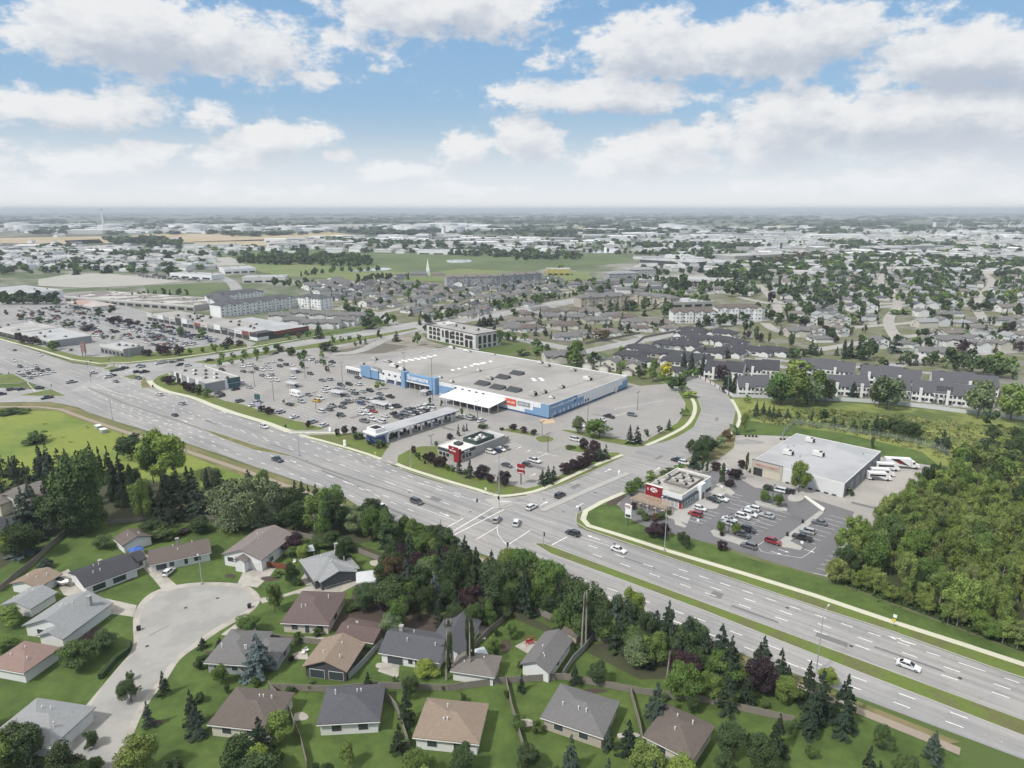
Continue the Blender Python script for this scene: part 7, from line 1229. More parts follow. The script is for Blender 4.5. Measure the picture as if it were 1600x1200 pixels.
tps(0,430,6.4,[(235,690,600,100,'P'),(340,700,610,110,'P'),(550,750,660,130,'L'),(705,760,730,40,'U'),(870,560,510,90,'P'),(1130,490,410,90,'P'),(1190,480,400,80,'P'),(1290,490,430,90,'P'),(1380,500,450,60,'P'),(1475,810,740,90,'P'),(60,400,350,40,'P'),(210,440,390,70,'Q'),(400,470,410,80,'L'),(490,480,440,70,'L'),(650,520,470,60,'D'),(730,520,460,80,'D'),(560,300,230,100,'D'),(1000,400,330,80,'D'),(1110,390,300,80,'D'),(880,640,590,40,'L'),(1030,640,600,40,'L'),(1125,650,605,40,'L'),(850,400,360,40,'D'),(1080,180,130,20,'S')] + [(x, 290, 150 + (x * 37) % 60, 95, 'D') for x in range(20, 600, 45)], 'in the mall lot')
tps(380,540,7.273,[(20,130,50,60,'L'),(150,110,30,60,'L'),(265,80,10,70,'L'),(400,60,-10,100,'D'),(550,110,20,100,'D'),(700,120,50,60,'D'),(665,170,80,90,'L'),(675,260,180,70,'D'),(900,140,60,70,'L'),(905,240,150,70,'L'),(955,310,230,45,'D'),(1550,500,390,100,'Y'),(460,660,610,30,'D'),(570,690,650,35,'Y'),(1075,830,770,35,'D'),(215,750,680,80,'P'),(290,780,700,100,'P'),(330,770,710,60,'P'),(740,940,850,60,'P'),(1155,1010,910,80,'P'),(1070,1030,940,60,'P'),(1260,1000,920,70,'P'),(1290,1070,980,100,'D'),(1355,1060,960,60,'S'),(1440,1130,1050,60,'D'),(1530,1170,1060,120,'D'),(1600,1150,1100,60,'U'),(930,60,-20,120,'D'),(1010,70,10,140,'D')], 'in the supermarket lot')
tps(200,520,6.154,[(340,470,415,60,'D'),(400,500,410,100,'P'),(560,560,460,90,'P'),(620,580,480,90,'P'),(700,600,500,100,'D'),(760,620,530,110,'L'),(660,590,540,60,'D')], 'behind the bank')
tps(520,540,6.667,[(1015,610,540,35,'D'),(1130,640,570,35,'D'),(1345,730,650,40,'L'),(1430,760,710,40,'Y'),(1205,80,60,20,'S')], 'in front of the garden canopy')
tps(450,400,4.571,[(775,610,530,55,'S'),(555,630,580,30,'S'),(485,650,610,25,'D'),(515,640,600,25,'D'),(320,620,570,45,'L'),(385,615,570,30,'L'),(445,615,570,35,'L'),(505,600,560,35,'L'),(655,590,530,35,'D'),(920,640,550,60,'L'),(250,680,620,60,'P'),(300,640,600,40,'S'),(980,540,490,40,'D'),(1510,600,530,50,'L'),(1570,610,540,50,'L'),(560,520,430,110,'D'),(600,520,460,90,'D'),(650,500,430,60,'L'),(700,500,410,60,'D'),(740,490,420,60,'L'),(215,590,470,50,'S'),(240,590,500,40,'S'),(440,400,350,110,'D'),(500,430,370,110,'D'),(590,440,380,120,'D'),(480,350,280,30,'S'),(410,390,330,60,'L'),(880,430,360,40,'S'),(860,170,115,20,'S'),(1400,500,430,120,'S'),(1370,490,440,40,'S'),(1450,500,410,60,'S'),(1490,520,440,50,'S'),(280,640,610,60,'U')], 'near the office block')
tps(750,400,4.571,[(30,490,430,40,'S'),(70,470,410,50,'S'),(115,520,450,35,'S'),(150,460,420,50,'S'),(240,430,375,60,'D'),(430,500,360,40,'S'),(375,450,390,50,'S'),(400,570,500,40,'S'),(465,570,480,45,'S'),(510,590,530,30,'S'),(575,470,410,35,'S'),(610,470,410,35,'S'),(755,430,370,45,'S'),(810,440,390,35,'S'),(880,440,385,40,'S'),(705,490,430,45,'S'),(760,520,465,35,'S'),(785,560,480,45,'S'),(770,590,550,40,'S'),(620,540,500,30,'S'),(590,540,510,25,'S'),(525,510,480,50,'D'),(870,600,520,130,'Q'),(900,510,450,50,'S'),(935,520,450,40,'S'),(1000,530,460,50,'S'),(1015,480,400,45,'S'),(1060,550,460,60,'S'),(1235,530,470,50,'D'),(1300,520,430,60,'S'),(1330,440,330,100,'L'),(1175,430,370,40,'S'),(930,400,310,60,'S'),(980,390,300,40,'S'),(1040,390,290,60,'S'),(1100,390,320,90,'D'),(1180,390,290,60,'D'),(1250,380,300,40,'S'),(1320,370,290,40,'S'),(850,400,350,70,'D'),(140,640,530,60,'L'),(200,600,540,50,'L'),(250,610,545,60,'L'),(315,610,550,50,'L'),(400,660,590,80,'L'),(480,680,630,50,'D'),(310,710,670,100,'D'),(420,710,640,90,'L'),(690,790,600,150,'L'),(650,780,640,80,'D'),(820,800,680,120,'D'),(1015,840,760,90,'L'),(1020,720,650,80,'L'),(1150,880,760,80,'D'),(1235,900,740,90,'L'),(1330,890,770,100,'G'),(1380,960,860,90,'D'),(1440,970,870,90,'D'),(1490,1010,960,100,'Y'),(1450,820,680,50,'S'),(1510,830,670,50,'S'),(1590,850,700,60,'S'),(1560,500,440,50,'S'),(1440,260,140,120,'D'),(1370,240,150,80,'D'),(580,120,60,60,'L')], 'around the estates behind the store')
tps(1050,400,5.333,[(215,620,520,60,'S'),(250,620,530,40,'S'),(600,640,530,60,'D'),(645,620,540,60,'D'),(600,690,610,40,'S'),(635,690,620,50,'P'),(695,720,580,40,'O'),(735,720,640,60,'P'),(810,730,630,25,'O'),(980,760,640,30,'O'),(1005,760,640,30,'O'),(1160,820,690,80,'S'),(1200,830,720,60,'S'),(1240,820,760,40,'S'),(1370,830,750,40,'S'),(1430,830,690,60,'S'),(1480,840,690,60,'S'),(1550,840,690,70,'S'),(1590,860,740,60,'S'),(1350,680,590,60,'S'),(1000,850,760,120,'D'),(1080,840,770,100,'D'),(490,340,210,110,'L'),(560,340,240,120,'D'),(620,340,260,90,'D'),(100,950,800,60,'S'),(155,950,790,60,'S'),(250,1000,850,90,'S'),(270,830,740,40,'S'),(455,850,760,60,'S'),(470,1110,950,90,'S'),(530,1130,970,90,'S'),(300,580,500,110,'D'),(390,590,490,110,'D'),(500,580,490,90,'D'),(590,540,470,90,'D'),(820,540,450,80,'D'),(880,540,470,100,'L'),(1000,560,480,110,'D'),(1080,560,500,90,'L'),(1110,520,470,40,'S'),(1150,530,480,30,'S'),(1400,560,490,70,'Y'),(1470,560,490,70,'Y'),(1540,560,490,60,'D'),(820,400,300,60,'P'),(920,360,250,100,'D'),(730,300,260,30,'S'),(1070,340,280,110,'D'),(1310,410,320,110,'D'),(40,60,0,60,'D'),(660,370,0,0,'D')][:-1], 'among the houses on the right')
tps(1300,400,4.617,[(455,700,560,100,'S'),(480,620,570,90,'D'),(690,670,580,70,'D'),(740,640,520,60,'S'),(940,700,600,110,'P'),(490,780,710,50,'S'),(545,780,680,90,'D'),(600,790,710,40,'S'),(560,790,740,40,'S'),(660,790,740,30,'S'),(85,740,600,60,'S'),(130,740,600,60,'S'),(190,740,600,60,'S'),(280,740,590,110,'D'),(230,760,640,90,'D'),(1105,560,490,50,'S'),(1160,600,540,70,'S'),(1200,600,500,60,'S'),(1270,600,550,60,'D'),(990,370,300,50,'D'),(1030,400,340,70,'D'),(1100,390,320,90,'D'),(760,480,420,120,'D'),(840,480,420,90,'D'),(530,420,390,90,'Y'),(620,430,400,90,'Y'),(450,420,390,90,'L')], 'among the houses on the right')
trees_along([(1455,572),(1500,580),(1560,590),(1600,596)], 6, 'LDLDH', (7, 11), 'hedge trees beyond the townhouses', 3, wf=.9); trees_along([(1460,566),(1520,572),(1600,582)], 7, 'LDDL', (7, 11), 'hedge trees beyond the townhouses', 4, wf=.9)
for i, (u, v) in enumerate([(1422,792),(1430,787),(1437,781),(1444,775),(1449,769),(1454,763),(1458,757),(1463,750),(1466,745)]): tp(u, v, v - 18 - (i % 3) * 4, 9, 'S', 'at the forest edge by the bus yard')
r = random.Random(31)
for (u0, v0) in [(140,912),(165,905),(190,893),(245,888),(270,884),(300,880),(355,880),(425,884),(470,912),(500,916),(540,900),(445,985),(470,985),(505,986),(520,960),(560,1008),(585,1000),(600,1035),(640,1040),(680,1044),(812,1040),(860,1055),(905,1012),(800,985),(775,1020),(60,935),(90,985),(120,990),(330,1045),(400,1045),(455,1030),(560,890),(600,925),(640,950),(690,990),(720,1000),(760,1030),(870,985),(920,1005),(960,1020)]:
    tp(u0 + r.uniform(-4, 4), v0 + 3, v0 - r.uniform(3, 7), r.uniform(7, 13), r.choice('UUUDP'), 'in the near gardens')
# ------------------------------------------------------------------ the aspen wood on the right
fl = [(1298,908),(1320,872),(1342,848),(1380,815),(1415,795),(1450,768),(1500,762),(1600,790),(1800,830),(1900,1000),(1800,1085),(1600,1012),(1500,978),(1420,948),(1350,925)]
r = random.Random(42)
for i, (x, y) in enumerate(scatter(fl, 275, 42, 3.0)): hh = r.uniform(6.5, 13.8); tree(r.choice('AAAAAAAAAALD'), x, y, hh, hh * r.uniform(.42, .6), 'in the aspen wood')
trees_along([(1299,908),(1350,926),(1420,950),(1500,980),(1600,1015),(1700,1050)], 2.6, 'AAAAL', (4, 8), 'at the front edge of the aspen wood', 9, jit=1.2, wf=.7)
for i, (x, y) in enumerate(scatter([(1470,752),(1500,722),(1560,712),(1700,730),(1700,760),(1600,765),(1520,757)], 34, 9, 3.5)): hh = r.uniform(7, 11); tree(r.choice('DLDA'), x, y, hh, hh * .7, 'beyond the aspen wood')
trees_in([(1495,700),(1560,690),(1700,690),(1700,718),(1580,712),(1500,716)], 16, 'DLH', (6, 9), 'beyond the aspen wood', 10, 3.5)
# gardens below the photograph's lower edge
trees_in([(-100,1125),(560,1125),(1250,1125),(1500,1190),(1500,1290),(-200,1290)], 84, 'DLLSDKYSDUU', (5, 9), 'in the bottom gardens', 12, 3.5)
trees_in([(200,1062),(560,1070),(900,1062),(1240,1100),(1240,1135),(900,1100),(560,1100),(200,1100)], 26, 'DLSUUUDU', (3.5, 6), 'in the bottom gardens', 13, 3.5)
trees_in([(560,800),(640,835),(700,862),(760,885),(800,905),(860,930),(860,945),(760,915),(680,880),(560,830)], 16, 'DLLD', (6, 9), 'in the tree belt below the crossing', 14, 3)
trees_in([(620,940),(760,975),(800,1000),(720,985),(600,960)], 10, 'DLUP', (4, 7), 'in the tree belt below the crossing', 15, 3)
trees_in([(0,760),(60,742),(200,748),(330,768),(330,800),(240,806),(120,806),(40,830),(0,850)], 18, 'SSSKS', (9, 14), 'in the dark belt behind the gardens', 21, 4.5)
trees_in([(330,768),(450,785),(540,815),(620,850),(600,872),(520,850),(430,830),(330,815)], 16, 'SSLWD', (7, 12), 'in the dark belt behind the gardens', 22, 4.5)
trees_in([(600,880),(700,905),(790,930),(850,950),(840,970),(780,955),(700,935),(640,920)], 20, 'SDSLDP', (7, 13), 'in the tree belt below the crossing', 23, 4)
trees_in([(860,950),(960,985),(1060,1020),(1090,1050),(1040,1050),(960,1025),(880,990)], 14, 'DDLSH', (5, 9), 'along the back fence below the wide road', 24, 4)
trees_in([(0,780),(80,790),(90,860),(40,900),(0,905)], 9, 'DSKD', (7, 12), 'left of the gardens', 25, 4)
trees_in([(1060,1055),(1240,1085),(1330,1130),(1300,1160),(1060,1110)], 12, 'SSDPL', (6, 11), 'at the bottom beside the wide road', 26, 4)
trees_in([(690,892),(790,925),(870,945),(960,985),(1080,1025),(1090,1045),(960,1008),(860,968),(760,945),(680,915)], 34, 'SSDDLSK', (7, 13), 'in the tree belt below the crossing', 33, 3)
trees_in([(560,905),(640,900),(700,935),(740,975),(690,985),(600,950)], 12, 'DSDL', (6, 10), 'in the tree belt below the crossing', 34, 3.5)
for u, vb, vt, w in ((1100,1048,985,30),(1140,1062,990,32),(1010,1040,975,26),(985,1022,968,24),(1215,1085,1010,34),(1260,1100,1030,32)): tp(u, vb, vt, w, 'S', 'at the bottom beside the wide road')
# ------------------------------------------------------------------ estates
ZE1, ZE2, ZE3, ZE4, ZE5 = 'in the grey condo estate', 'in the brown-grey bungalow estate', 'in the dark-roofed estate', 'in the right-hand suburb', 'in the white duplex estate'
AV = SD
house_grid([(495,462),(620,433),(700,446),(860,436),(900,452),(860,470),(760,492),(690,500),(640,494),(560,480)], AV + .25, 22, 21, ['bungalow', 'bungalow', 'duplex', 'villa'], ['grey', 'grey', 'slate', 'brown-grey', 'grey'], ['white', 'cream', 'white', 'grey'], ZE1, 1, .03, 'LDSS', (5, 9), 1.3)
for u, v, k in [(300,465,'villa'),(355,520,'villa'),(200,500,'villa'),(500,435,'villa'),(600,395,'villa'),(680,440,'villa'),(830,462,'villa'),(610,500,'villa'),(545,485,'bungalow'),(620,580,'villa'),(900,550,'villa'),(950,430,'villa'),(1100,475,'villa'),(1080,510,'bungalow'),(1200,475,'villa'),(1290,485,'villa'),(1350,520,'bungalow'),(300,405,'bungalow'),(440,385,'villa'),(340,420,'bungalow'),(260,520,'villa'),(700,395,'villa'),(780,400,'villa'),(520,400,'villa'),(1150,520,'bungalow'),(1030,440,'villa'),(710,560,'bungalow')]: house(750 + u / 4.571, 400 + v / 4.571 + 3, k, AV * .2 + (u % 7) * .05 - .2, ['brown-grey', 'brown', 'grey'][u % 3], ['cream', 'white', 'cream'][v % 3], ZE2)
for u, v, k in [(150,650,'villa'),(270,690,'villa'),(110,740,'villa'),(60,830,'villa'),(500,720,'villa'),(170,620,'villa'),(420,700,'villa'),(560,770,'villa'),(330,800,'villa'),(700,790,'villa'),(850,790,'villa'),(470,800,'villa'),(20,720,'bungalow'),(420,640,'villa')]: house(1050 + u / 5.333, 400 + v / 5.333 + 5, k, -.6 + (u % 5) * .12, 'dark grey', 'cream' if v % 2 else 'white', ZE3)
for u, v, k in [(1150,670,'villa'),(1080,720,'villa'),(1250,700,'villa'),(1180,760,'bungalow'),(1350,640,'villa'),(1450,620,'villa'),(1550,600,'villa'),(1420,760,'villa'),(1540,740,'villa'),(1390,830,'bungalow')]: house(750 + u / 4.571, 400 + v / 4.571 + 3, k, -.4 + (u % 5) * .1, 'dark grey', ['grey', 'white', 'beige'][u % 3], ZE3)
for u, v, a in [(870,562,.2),(892,560,.2),(955,574,-.5),(990,580,-.4),(930,570,-.5)]: house(u, v + 3, 'duplex' if u < 900 else 'two storey', a, 'grey', 'cream', 'behind the store'); 
for u, v, k in [(1455,559,'duplex')]: house(u, v, k, -.3, 'grey', 'white', 'above the townhouses')
for u, v in [(438,500),(462,508),(490,512),(516,512),(540,508),(470,496),(500,498),(528,500),(555,500)]: house(u, v, 'duplex', AV - .9 + (u % 3) * .1, 'grey', 'white', ZE5)
house_grid([(1215,505),(1330,492),(1480,488),(1640,480),(1700,540),(1600,556),(1480,548),(1400,552),(1300,545),(1230,530)], .12, 18, 25, ['two storey', 'duplex', 'two storey', 'bungalow'], ['grey', 'brown-grey', 'light grey', 'grey'], ['white', 'cream', 'white', 'white'], ZE4, 2, .08, 'DSLDDSP', (5, 9), 2.4)
house_grid([(1190,500),(1170,470),(1150,450),(1250,436),(1400,425),(1600,418),(1750,450),(1700,478),(1480,484),(1330,488)], -.1, 16, 23, ['two storey', 'bungalow', 'bungalow'], ['grey', 'brown-grey', 'light grey', 'slate', 'light grey'], ['white'], ZE4, 3, .04, 'DLDDDS', (6, 11), 3.3)
house_grid([(870,448),(960,440),(1130,452),(1140,462),(1040,460),(900,460)], .2, 20, 24, ['bungalow', 'duplex'], ['grey', 'slate'], ['white', 'cream'], ZE4, 4, .05, 'DLD', (6, 10), 1.6)
house_grid([(470,447),(530,440),(560,452),(500,462)], AV, 24, 24, ['duplex'], ['grey'], ['white'], ZE5, 6, .1, 'DL', (6, 9), .8)
# lines of trees
for pts, st_, ks, h_, zn in [([(655,508),(700,498),(780,482),(905,462)], 8, 'SDDL', (6, 10), 'along the upper avenue'),([(780,486),(850,474)], 9, 'DL', (5, 8), 'along the upper avenue'),([(560,441),(610,438)], 7, 'DDL', (8, 12), 'below the church field'),([(470,432),(520,426),(600,424)], 12, 'DLS', (7, 10), 'below the church field'),([(1100,505),(1200,492)], 12, 'DL', (6, 9), 'along the suburb street'),([(1390,470),(1600,462)], 10, 'LLY', (7, 9), 'along the suburb street'),
    ([(1010,462),(1060,470),(1110,480)], 8, 'DLD', (8, 12), 'behind the apartment blocks'),([(200,470),(245,462),(300,461)], 9, 'DSL', (6, 9), 'beyond the shopping centre'),([(430,448),(490,448)], 9, 'DL', (8, 12), 'behind the white apartments'),([(990,440),(1100,452),(1180,448)], 9, 'DLD', (8, 12), 'beyond the mall'),([(1085,590),(1060,598)], 6, 'L', (5, 7), 'beside the curved road')]: trees_along(pts, st_, ks, h_, zn, len(zn) + int(pts[0][0]))
# ------------------------------------------------------------------ far city: yards, sheds, woods
FAR = []
def farsheds(pl, n, seed, hw, label, h=(5, 10), cols=(wallw, roofl, creamw, greym, roofm)):
    r = random.Random(seed)
    for x, y in scatter(pl, n, seed): FAR.append((x, y, r.uniform(-.15, .15) + (0 if r.random() < .7 else math.pi / 2), r.uniform(*hw), r.uniform(hw[0] * .5, hw[1] * .6), r.uniform(*h), r.choice(cols), label))
farsheds([(-50,425),(60,418),(200,412),(240,398),(160,385),(-80,388)], 46, 11, (30, 75), 'low industrial shed on the left outskirts')
farsheds([(440,388),(540,385),(760,384),(960,388),(960,378),(700,368),(520,370),(430,378)], 90, 12, (30, 110), 'pale industrial shed beyond the park', (5, 10))
farsheds([(740,392),(900,400),(960,392),(1000,385),(960,380),(780,384)], 24, 13, (18, 50), 'small pale building beyond the oval pond')
farsheds([(900,372),(1180,375),(1600,372),(1600,361),(1150,356),(900,360)], 70, 14, (50, 160), 'distant pale shed on the right plain', (6, 13), (wallw, roofl, creamw, greym, wallw))
farsheds([(0,366),(320,364),(560,360),(820,360),(820,352),(0,352)], 44, 15, (80, 260), 'refinery shed on the left horizon', (8, 16), (wallw, roofl, creamw, wallw))
farsheds([(1180,400),(1400,405),(1600,410),(1640,392),(1500,390),(1250,392)], 46, 16, (22, 60), 'grey building beyond the right suburb', (6, 12), (roofm, stone, greym, creamw, dgrey)); farsheds([(1500,420),(1640,425),(1640,405),(1500,405)], 26, 26, (12, 22), 'far small house beyond the right suburb', (5, 7), (roofm, wallw, greym))
farsheds([(440,384),(900,380),(1200,384),(1200,376),(440,374)], 50, 21, (30, 120), 'pale industrial shed in the middle distance')
farsheds([(0,345),(1600,345),(1600,335),(0,335)], 14, 17, (150, 500), 'faint building on the horizon', (10, 30), (wallw, roofl, creamw))
FAR.sort(key=lambda f: f[1]); rest = MB(); fm = [wallw, roofl, creamw, greym, roofm, stone, dgrey]
for i, (x, y, a, w, d, h, m, lb) in enumerate(FAR):
    if i < 270:
        o = empty('industrial_shed', x, y, a); rr = random.Random(i); MB().box(-w / 2, w / 2, -d / 2, d / 2, 0, h).build('wall', m, o)
        if rr.random() < .4: gable_roof(MB(), -w / 2, w / 2, -d / 2, d / 2, h - .3, h * .18, 'x', .3, .3).build('roof', rr.choice((roofl, roofm, wallw)), o)
        else: MB().box(-w / 2 + .5, w / 2 - .5, -d / 2 + .5, d / 2 - .5, h, h + .4).box(-w * .2, 0, -d * .1, d * .1, h + .4, h + 2).build('roof', rr.choice((roofl, roofm, wallw)), o)
        MB().box(-w * .4, -w * .25, -d / 2 - .2, -d / 2, 0, min(4.5, h - 1)).box(0, w * .15, -d / 2 - .2, -d / 2, 0, min(4.5, h - 1)).build('loading_doors', dgrey, o)
        tag(o, None, 'industrial building', 'industrial sheds of the outskirts'); AUTO.append((o, lb, *PR(x, y)))
    else: rest.merge(MB().box(-w / 2, w / 2, -d / 2, d / 2, 0, h, fm.index(m)).xf(Matrix.Translation((x, y, 0)) @ Matrix.Rotation(a, 4, 'Z')))
tag(rest.build('distant_buildings', fm), 'distant pale buildings scattered over the hazy plain near the horizon', 'buildings', kind='stuff')
r = random.Random(55); sp = MB()     # the countless small roofs and walls of the far city
for i in range(3900):
    yy = 1050 * (3.9 ** (r.random() ** 1.1)); xx = r.uniform(-.86, .86) * yy; u_, v_ = PR(xx, yy)
    if math.sin(xx * .0016 + 2) * math.cos(yy * .0011 + xx * .0005) + r.uniform(-.5, .5) < -.05: continue
    if 330 < u_ < 1000 and 396 < v_ < 445 or v_ > 424 and u_ < 1150 or 364 < v_ < 387 and u_ < 560 and r.random() < .93: continue
    q = r.uniform(.6, 1.5) * (1 + yy / 4000); w_, d_, h_ = r.uniform(10, 26) * q, r.uniform(8, 14) * q, r.uniform(3.5, 7) * (1 + yy / 8000); b = MB().box(-w_ / 2, w_ / 2, -d_ / 2, d_ / 2, 0, h_, r.choice((0, 0, 1, 2, 3, 4)), bottom=False)
    if r.random() < .6: b = gable_walls(MB(), -w_ / 2, w_ / 2, -d_ / 2, d_ / 2, h_, h_ * .5, 'x', r.choice((0, 0, 2))); gable_roof(b, -w_ / 2, w_ / 2, -d_ / 2, d_ / 2, h_, h_ * .5, 'x', .3, .3, r.choice((1, 3, 4, 4)))
    sp.merge(b.xf(Matrix.Translation((xx, yy, 0)) @ Matrix.Rotation(r.choice((0, .3, 1.57, -.4)), 4, 'Z')))
tag(sp.build('far_city_buildings', fm), 'small pale houses and sheds crowding the far city', 'buildings', kind='stuff')
# towers, stacks, cranes, tanks
for u, vb, vt, w, lb in [(163,362,328,4,'tall refinery chimney stack on the left horizon'),(1459,360,342,9,'broad white tower near the right horizon'),(693,366,353,10,'pale stack among the far sheds'),(126,359,333,4,'thin tower left of the tall chimney'),(342,360,351,10,'dark refinery column group by the white tanks'),(352,360,350,6,'second refinery column by the white tanks')]:
    x, y = G(u, vb); h = hfrom(x, y, vt) if vt > 329 else (H + 2); o = empty('chimney_stack', x, y, label=lb, cat='chimney'); MB().tube((0, 0, 0), (0, 0, h * .95), w, w * .7, 10).build('shaft', wallw, o); MB().tube((0, 0, h * .95), (0, 0, h), w * .8, w * .8, 10).build('cap', greym, o)
for u, vb, vt, ln_, lb in [(1477,357,344,1,'small crane beside the broad white tower, left one'),(1492,357,345,1,'small crane beside the broad white tower, right one'),(1573,358,340,1,'tall leaning crane near the right edge'),(1592,357,343,1,'tall leaning crane at the right edge')]:
    x, y = G(u, vb); h = hfrom(x, y, vt); o = empty('crane', x, y, label=lb, cat='crane'); MB().tube((0, 0, 5), (h * .45, 0, h), 2.6, 1.2, 6).build('jib', wallw, o); MB().box(-10, 10, -8, 8, 0, 9).build('cab', greym, o); MB().tube((-8, 0, 7), (-h * .18, 0, h * .4), 1.5, 1, 6).build('back_stay', wallw, o)
r = random.Random(3)
for i in range(26):
    u = r.choice([r.uniform(0, 180), r.uniform(170, 330), r.uniform(330, 480), r.uniform(600, 720), r.uniform(1000, 1120)]); x, y = G(u, r.uniform(356, 363)); rad = r.uniform(20, 55); o = empty('storage_tank', x, y); MB().tube((0, 0, 0), (0, 0, rad * .5), rad, rad, 18).build('shell', wallw, o); MB().tube((0, 0, rad * .5), (0, 0, rad * .62), rad, rad * .2, 18).build('roof', roofl, o); tag(o, None, 'tank', 'storage tanks on the plain'); AUTO.append((o, 'round white storage tank on the hazy plain', *PR(x, y)))
random.seed(11)
# ------------------------------------------------------------------ build the collected repeats
def dist(x, y): return math.hypot(x, y)
# vehicles
VEH.sort(key=lambda c: dist(c[2], c[3])); near, far_ = VEH[:300], VEH[300:]; P0 = {k: make_car(k, 0) for k in CARS}; P1 = {k: make_car(k, 1) for k in CARS}; used = set()
for k, cn_, x, y, a, zn, dz in near:
    lod = dist(x, y) > 330; o = copy_tree((P1 if lod else P0)[k], None, {'body': CC[cn_], '*': CC[cn_]} if not lod else {'*': CC[cn_]}); o.location = (x, y, dz); o.rotation_euler = (0, 0, a)
    tag(o, None, {'SUV': 'car', 'sedan': 'car', 'hatchback': 'car'}.get(k, k), 'cars ' + zn); AUTO.append((o, '%s %s|%s' % (cn_, k, zn), *PR(x, y)))
if far_:
    mb = MB(); ms = list(dict.fromkeys(c[1] for c in far_)); mats_ = [mat('paint_' + m.replace(' ', '_'), CC[m], .35, 0) for m in ms]
    for k, cn_, x, y, a, zn, dz in far_:
        L, Wd, prof, cb_, ct = CARS[k]; i = ms.index(cn_); b = MB().extr([(p_[0], p_[1]) for p_ in prof], 'y', -Wd / 2, Wd / 2, i).frus((cb_[0], cb_[1], -Wd * .45, Wd * .45), (ct[0], ct[1], -Wd * .36, Wd * .36), cb_[2], ct[2], len(ms)).box(ct[0], ct[1], -Wd * .36, Wd * .36, ct[2], ct[2] + .05, i)
        mb.merge(b.xf(Matrix.Translation((x, y, dz)) @ Matrix.Rotation(a, 4, 'Z')))
    tag(mb.build('far_parked_cars', mats_ + [cglass]), 'rows of parked cars in the distant mall lot', 'cars', kind='stuff')
for p_ in list(P0.values()) + list(P1.values()): kill(p_)
# houses
HOUSES.sort(key=lambda c: dist(c[1], c[2])); PH = {k: house_proto(k) for k in ('bungalow', 'two storey', 'duplex', 'villa')}
for k, x, y, a, rc, wc, zn in HOUSES[:300]:
    o = copy_tree(PH[k], None, {'roof': RC[rc], 'wall': WC[wc]}); o.location = (x, y, .03); o.rotation_euler = (0, 0, a); tag(o, None, 'house', 'houses ' + zn); AUTO.append((o, '%s %s with %s roof|%s' % (wc, {'villa': 'wide bungalow', 'duplex': 'duplex', 'two storey': 'two-storey house'}.get(k, k), rc, zn), *PR(x, y)))
mb = MB(); rk, wk = list(RC), list(WC)
for k, x, y, a, rc, wc, zn in HOUSES[300:]:
    w, d, h, rs_ = {'bungalow': (14, 11, 2.9, 2.2), 'villa': (20, 12, 2.9, 2.8), 'duplex': (18, 12, 5, 2.4), 'two storey': (10, 12, 5.4, 2.4)}[k]; b = gable_walls(MB(), -w / 2, w / 2, -d / 2, d / 2, h, rs_, 'x', len(rk) + wk.index(wc)); gable_roof(b, -w / 2, w / 2, -d / 2, d / 2, h, rs_, 'x', .5, .2, rk.index(rc)); b.xf(Matrix.Translation((x, y, .03)) @ Matrix.Rotation(a, 4, 'Z')); mb.merge(b)
if mb.v: tag(mb.build('distant_houses', [mat('roof_' + k.replace('-', '_').replace(' ', '_'), RC[k], .95, .1, .5) for k in rk] + [mat('siding_' + k, WC[k], .8, .05) for k in wk]), 'far rooftops of the suburb behind the nearer houses', 'houses', kind='stuff')
for p_ in PH.values(): kill(p_)
# trees: the 300 nearest of each sort stand alone, the rest join the far greenery
def woodmesh(lst, name, label):
    V, Fc, Cc = [], [], []; k0 = 0; rs = np.random.RandomState(5)
    for (k, x, y, h, w, zn, lb) in lst:
        n = int(max(46, min(230, 260000 / max(y, 300) ** 1.05))); kk = LOOK[k][0]; lf = 1.5 * (y / 900) ** .6 if y > 500 else 1.0
        v, f = (crown_spruce(rs.randint(9999), n, min(lf, 2.2)) if kk == 'S' else crown_leafy(rs.randint(9999), n, 7, min(lf, 2.6), .12)); v = v * np.array([w / 8.2, w / 8.2, h / 10]) + np.array([x, y, 0]); c = random.choice(PAL[k])
        V.append(v); Fc.append(f + k0); k0 += len(v); Cc.append(np.tile(np.array([*c, 1.0]) * np.array([*(rs.uniform(.8, 1.2, 1).repeat(3)), 1]), (len(f) * 4, 1)))
    o = npmesh(name, np.vstack(V), np.vstack(Fc), [WOODM]); ca = o.data.color_attributes.new('crown_colour', 'FLOAT_COLOR', 'CORNER'); ca.data.foreach_set('color', np.vstack(Cc).astype('f').ravel()); return tag(o, label, 'trees', kind='stuff')
WOODM = bpy.data.materials.new('far_foliage'); WOODM.use_nodes = True; t = WOODM.node_tree; p = t.nodes['Principled BSDF']; p.inputs['Roughness'].default_value = .9; p.inputs['Specular IOR Level'].default_value = .1
at2 = N(t, 'ShaderNodeAttribute'); at2.attribute_name = 'crown_colour'; geo = N(t, 'ShaderNodeNewGeometry'); s_ = N(t, 'ShaderNodeVectorMath', operation='SCALE'); t.links.new(at2.outputs['Color'], s_.inputs[0]); t.links.new(mth(t, 'ADD', .7, mth(t, 'MULTIPLY', geo.outputs['Random Per Island'], .6)), s_.inputs[3]); t.links.new(s_.outputs[0], p.inputs['Base Color'])
def on_roof(x, y, k):
    m = 1.2 if k in 'SBKOU' else 2.2
    for s in NEARH:
        a, b = s.loc(x, y)
        if -m < a < s.L + m and -m < b < s.d + m: return True
    return False
TREES = [t_ for t_ in TREES if not (dist(t_[1], t_[2]) < 260 and on_roof(t_[1], t_[2], t_[0]) and ('bottom' in t_[5] or 'belt' in t_[5] or 'near gardens' in t_[5] or 'left of' in t_[5]))]
TREES.sort(key=lambda t_: dist(t_[1], t_[2]) / max(t_[3], 1) ** .5); cnt = {}; restT = []; protoT = {}
def tkind(k): return LOOK[k][0]
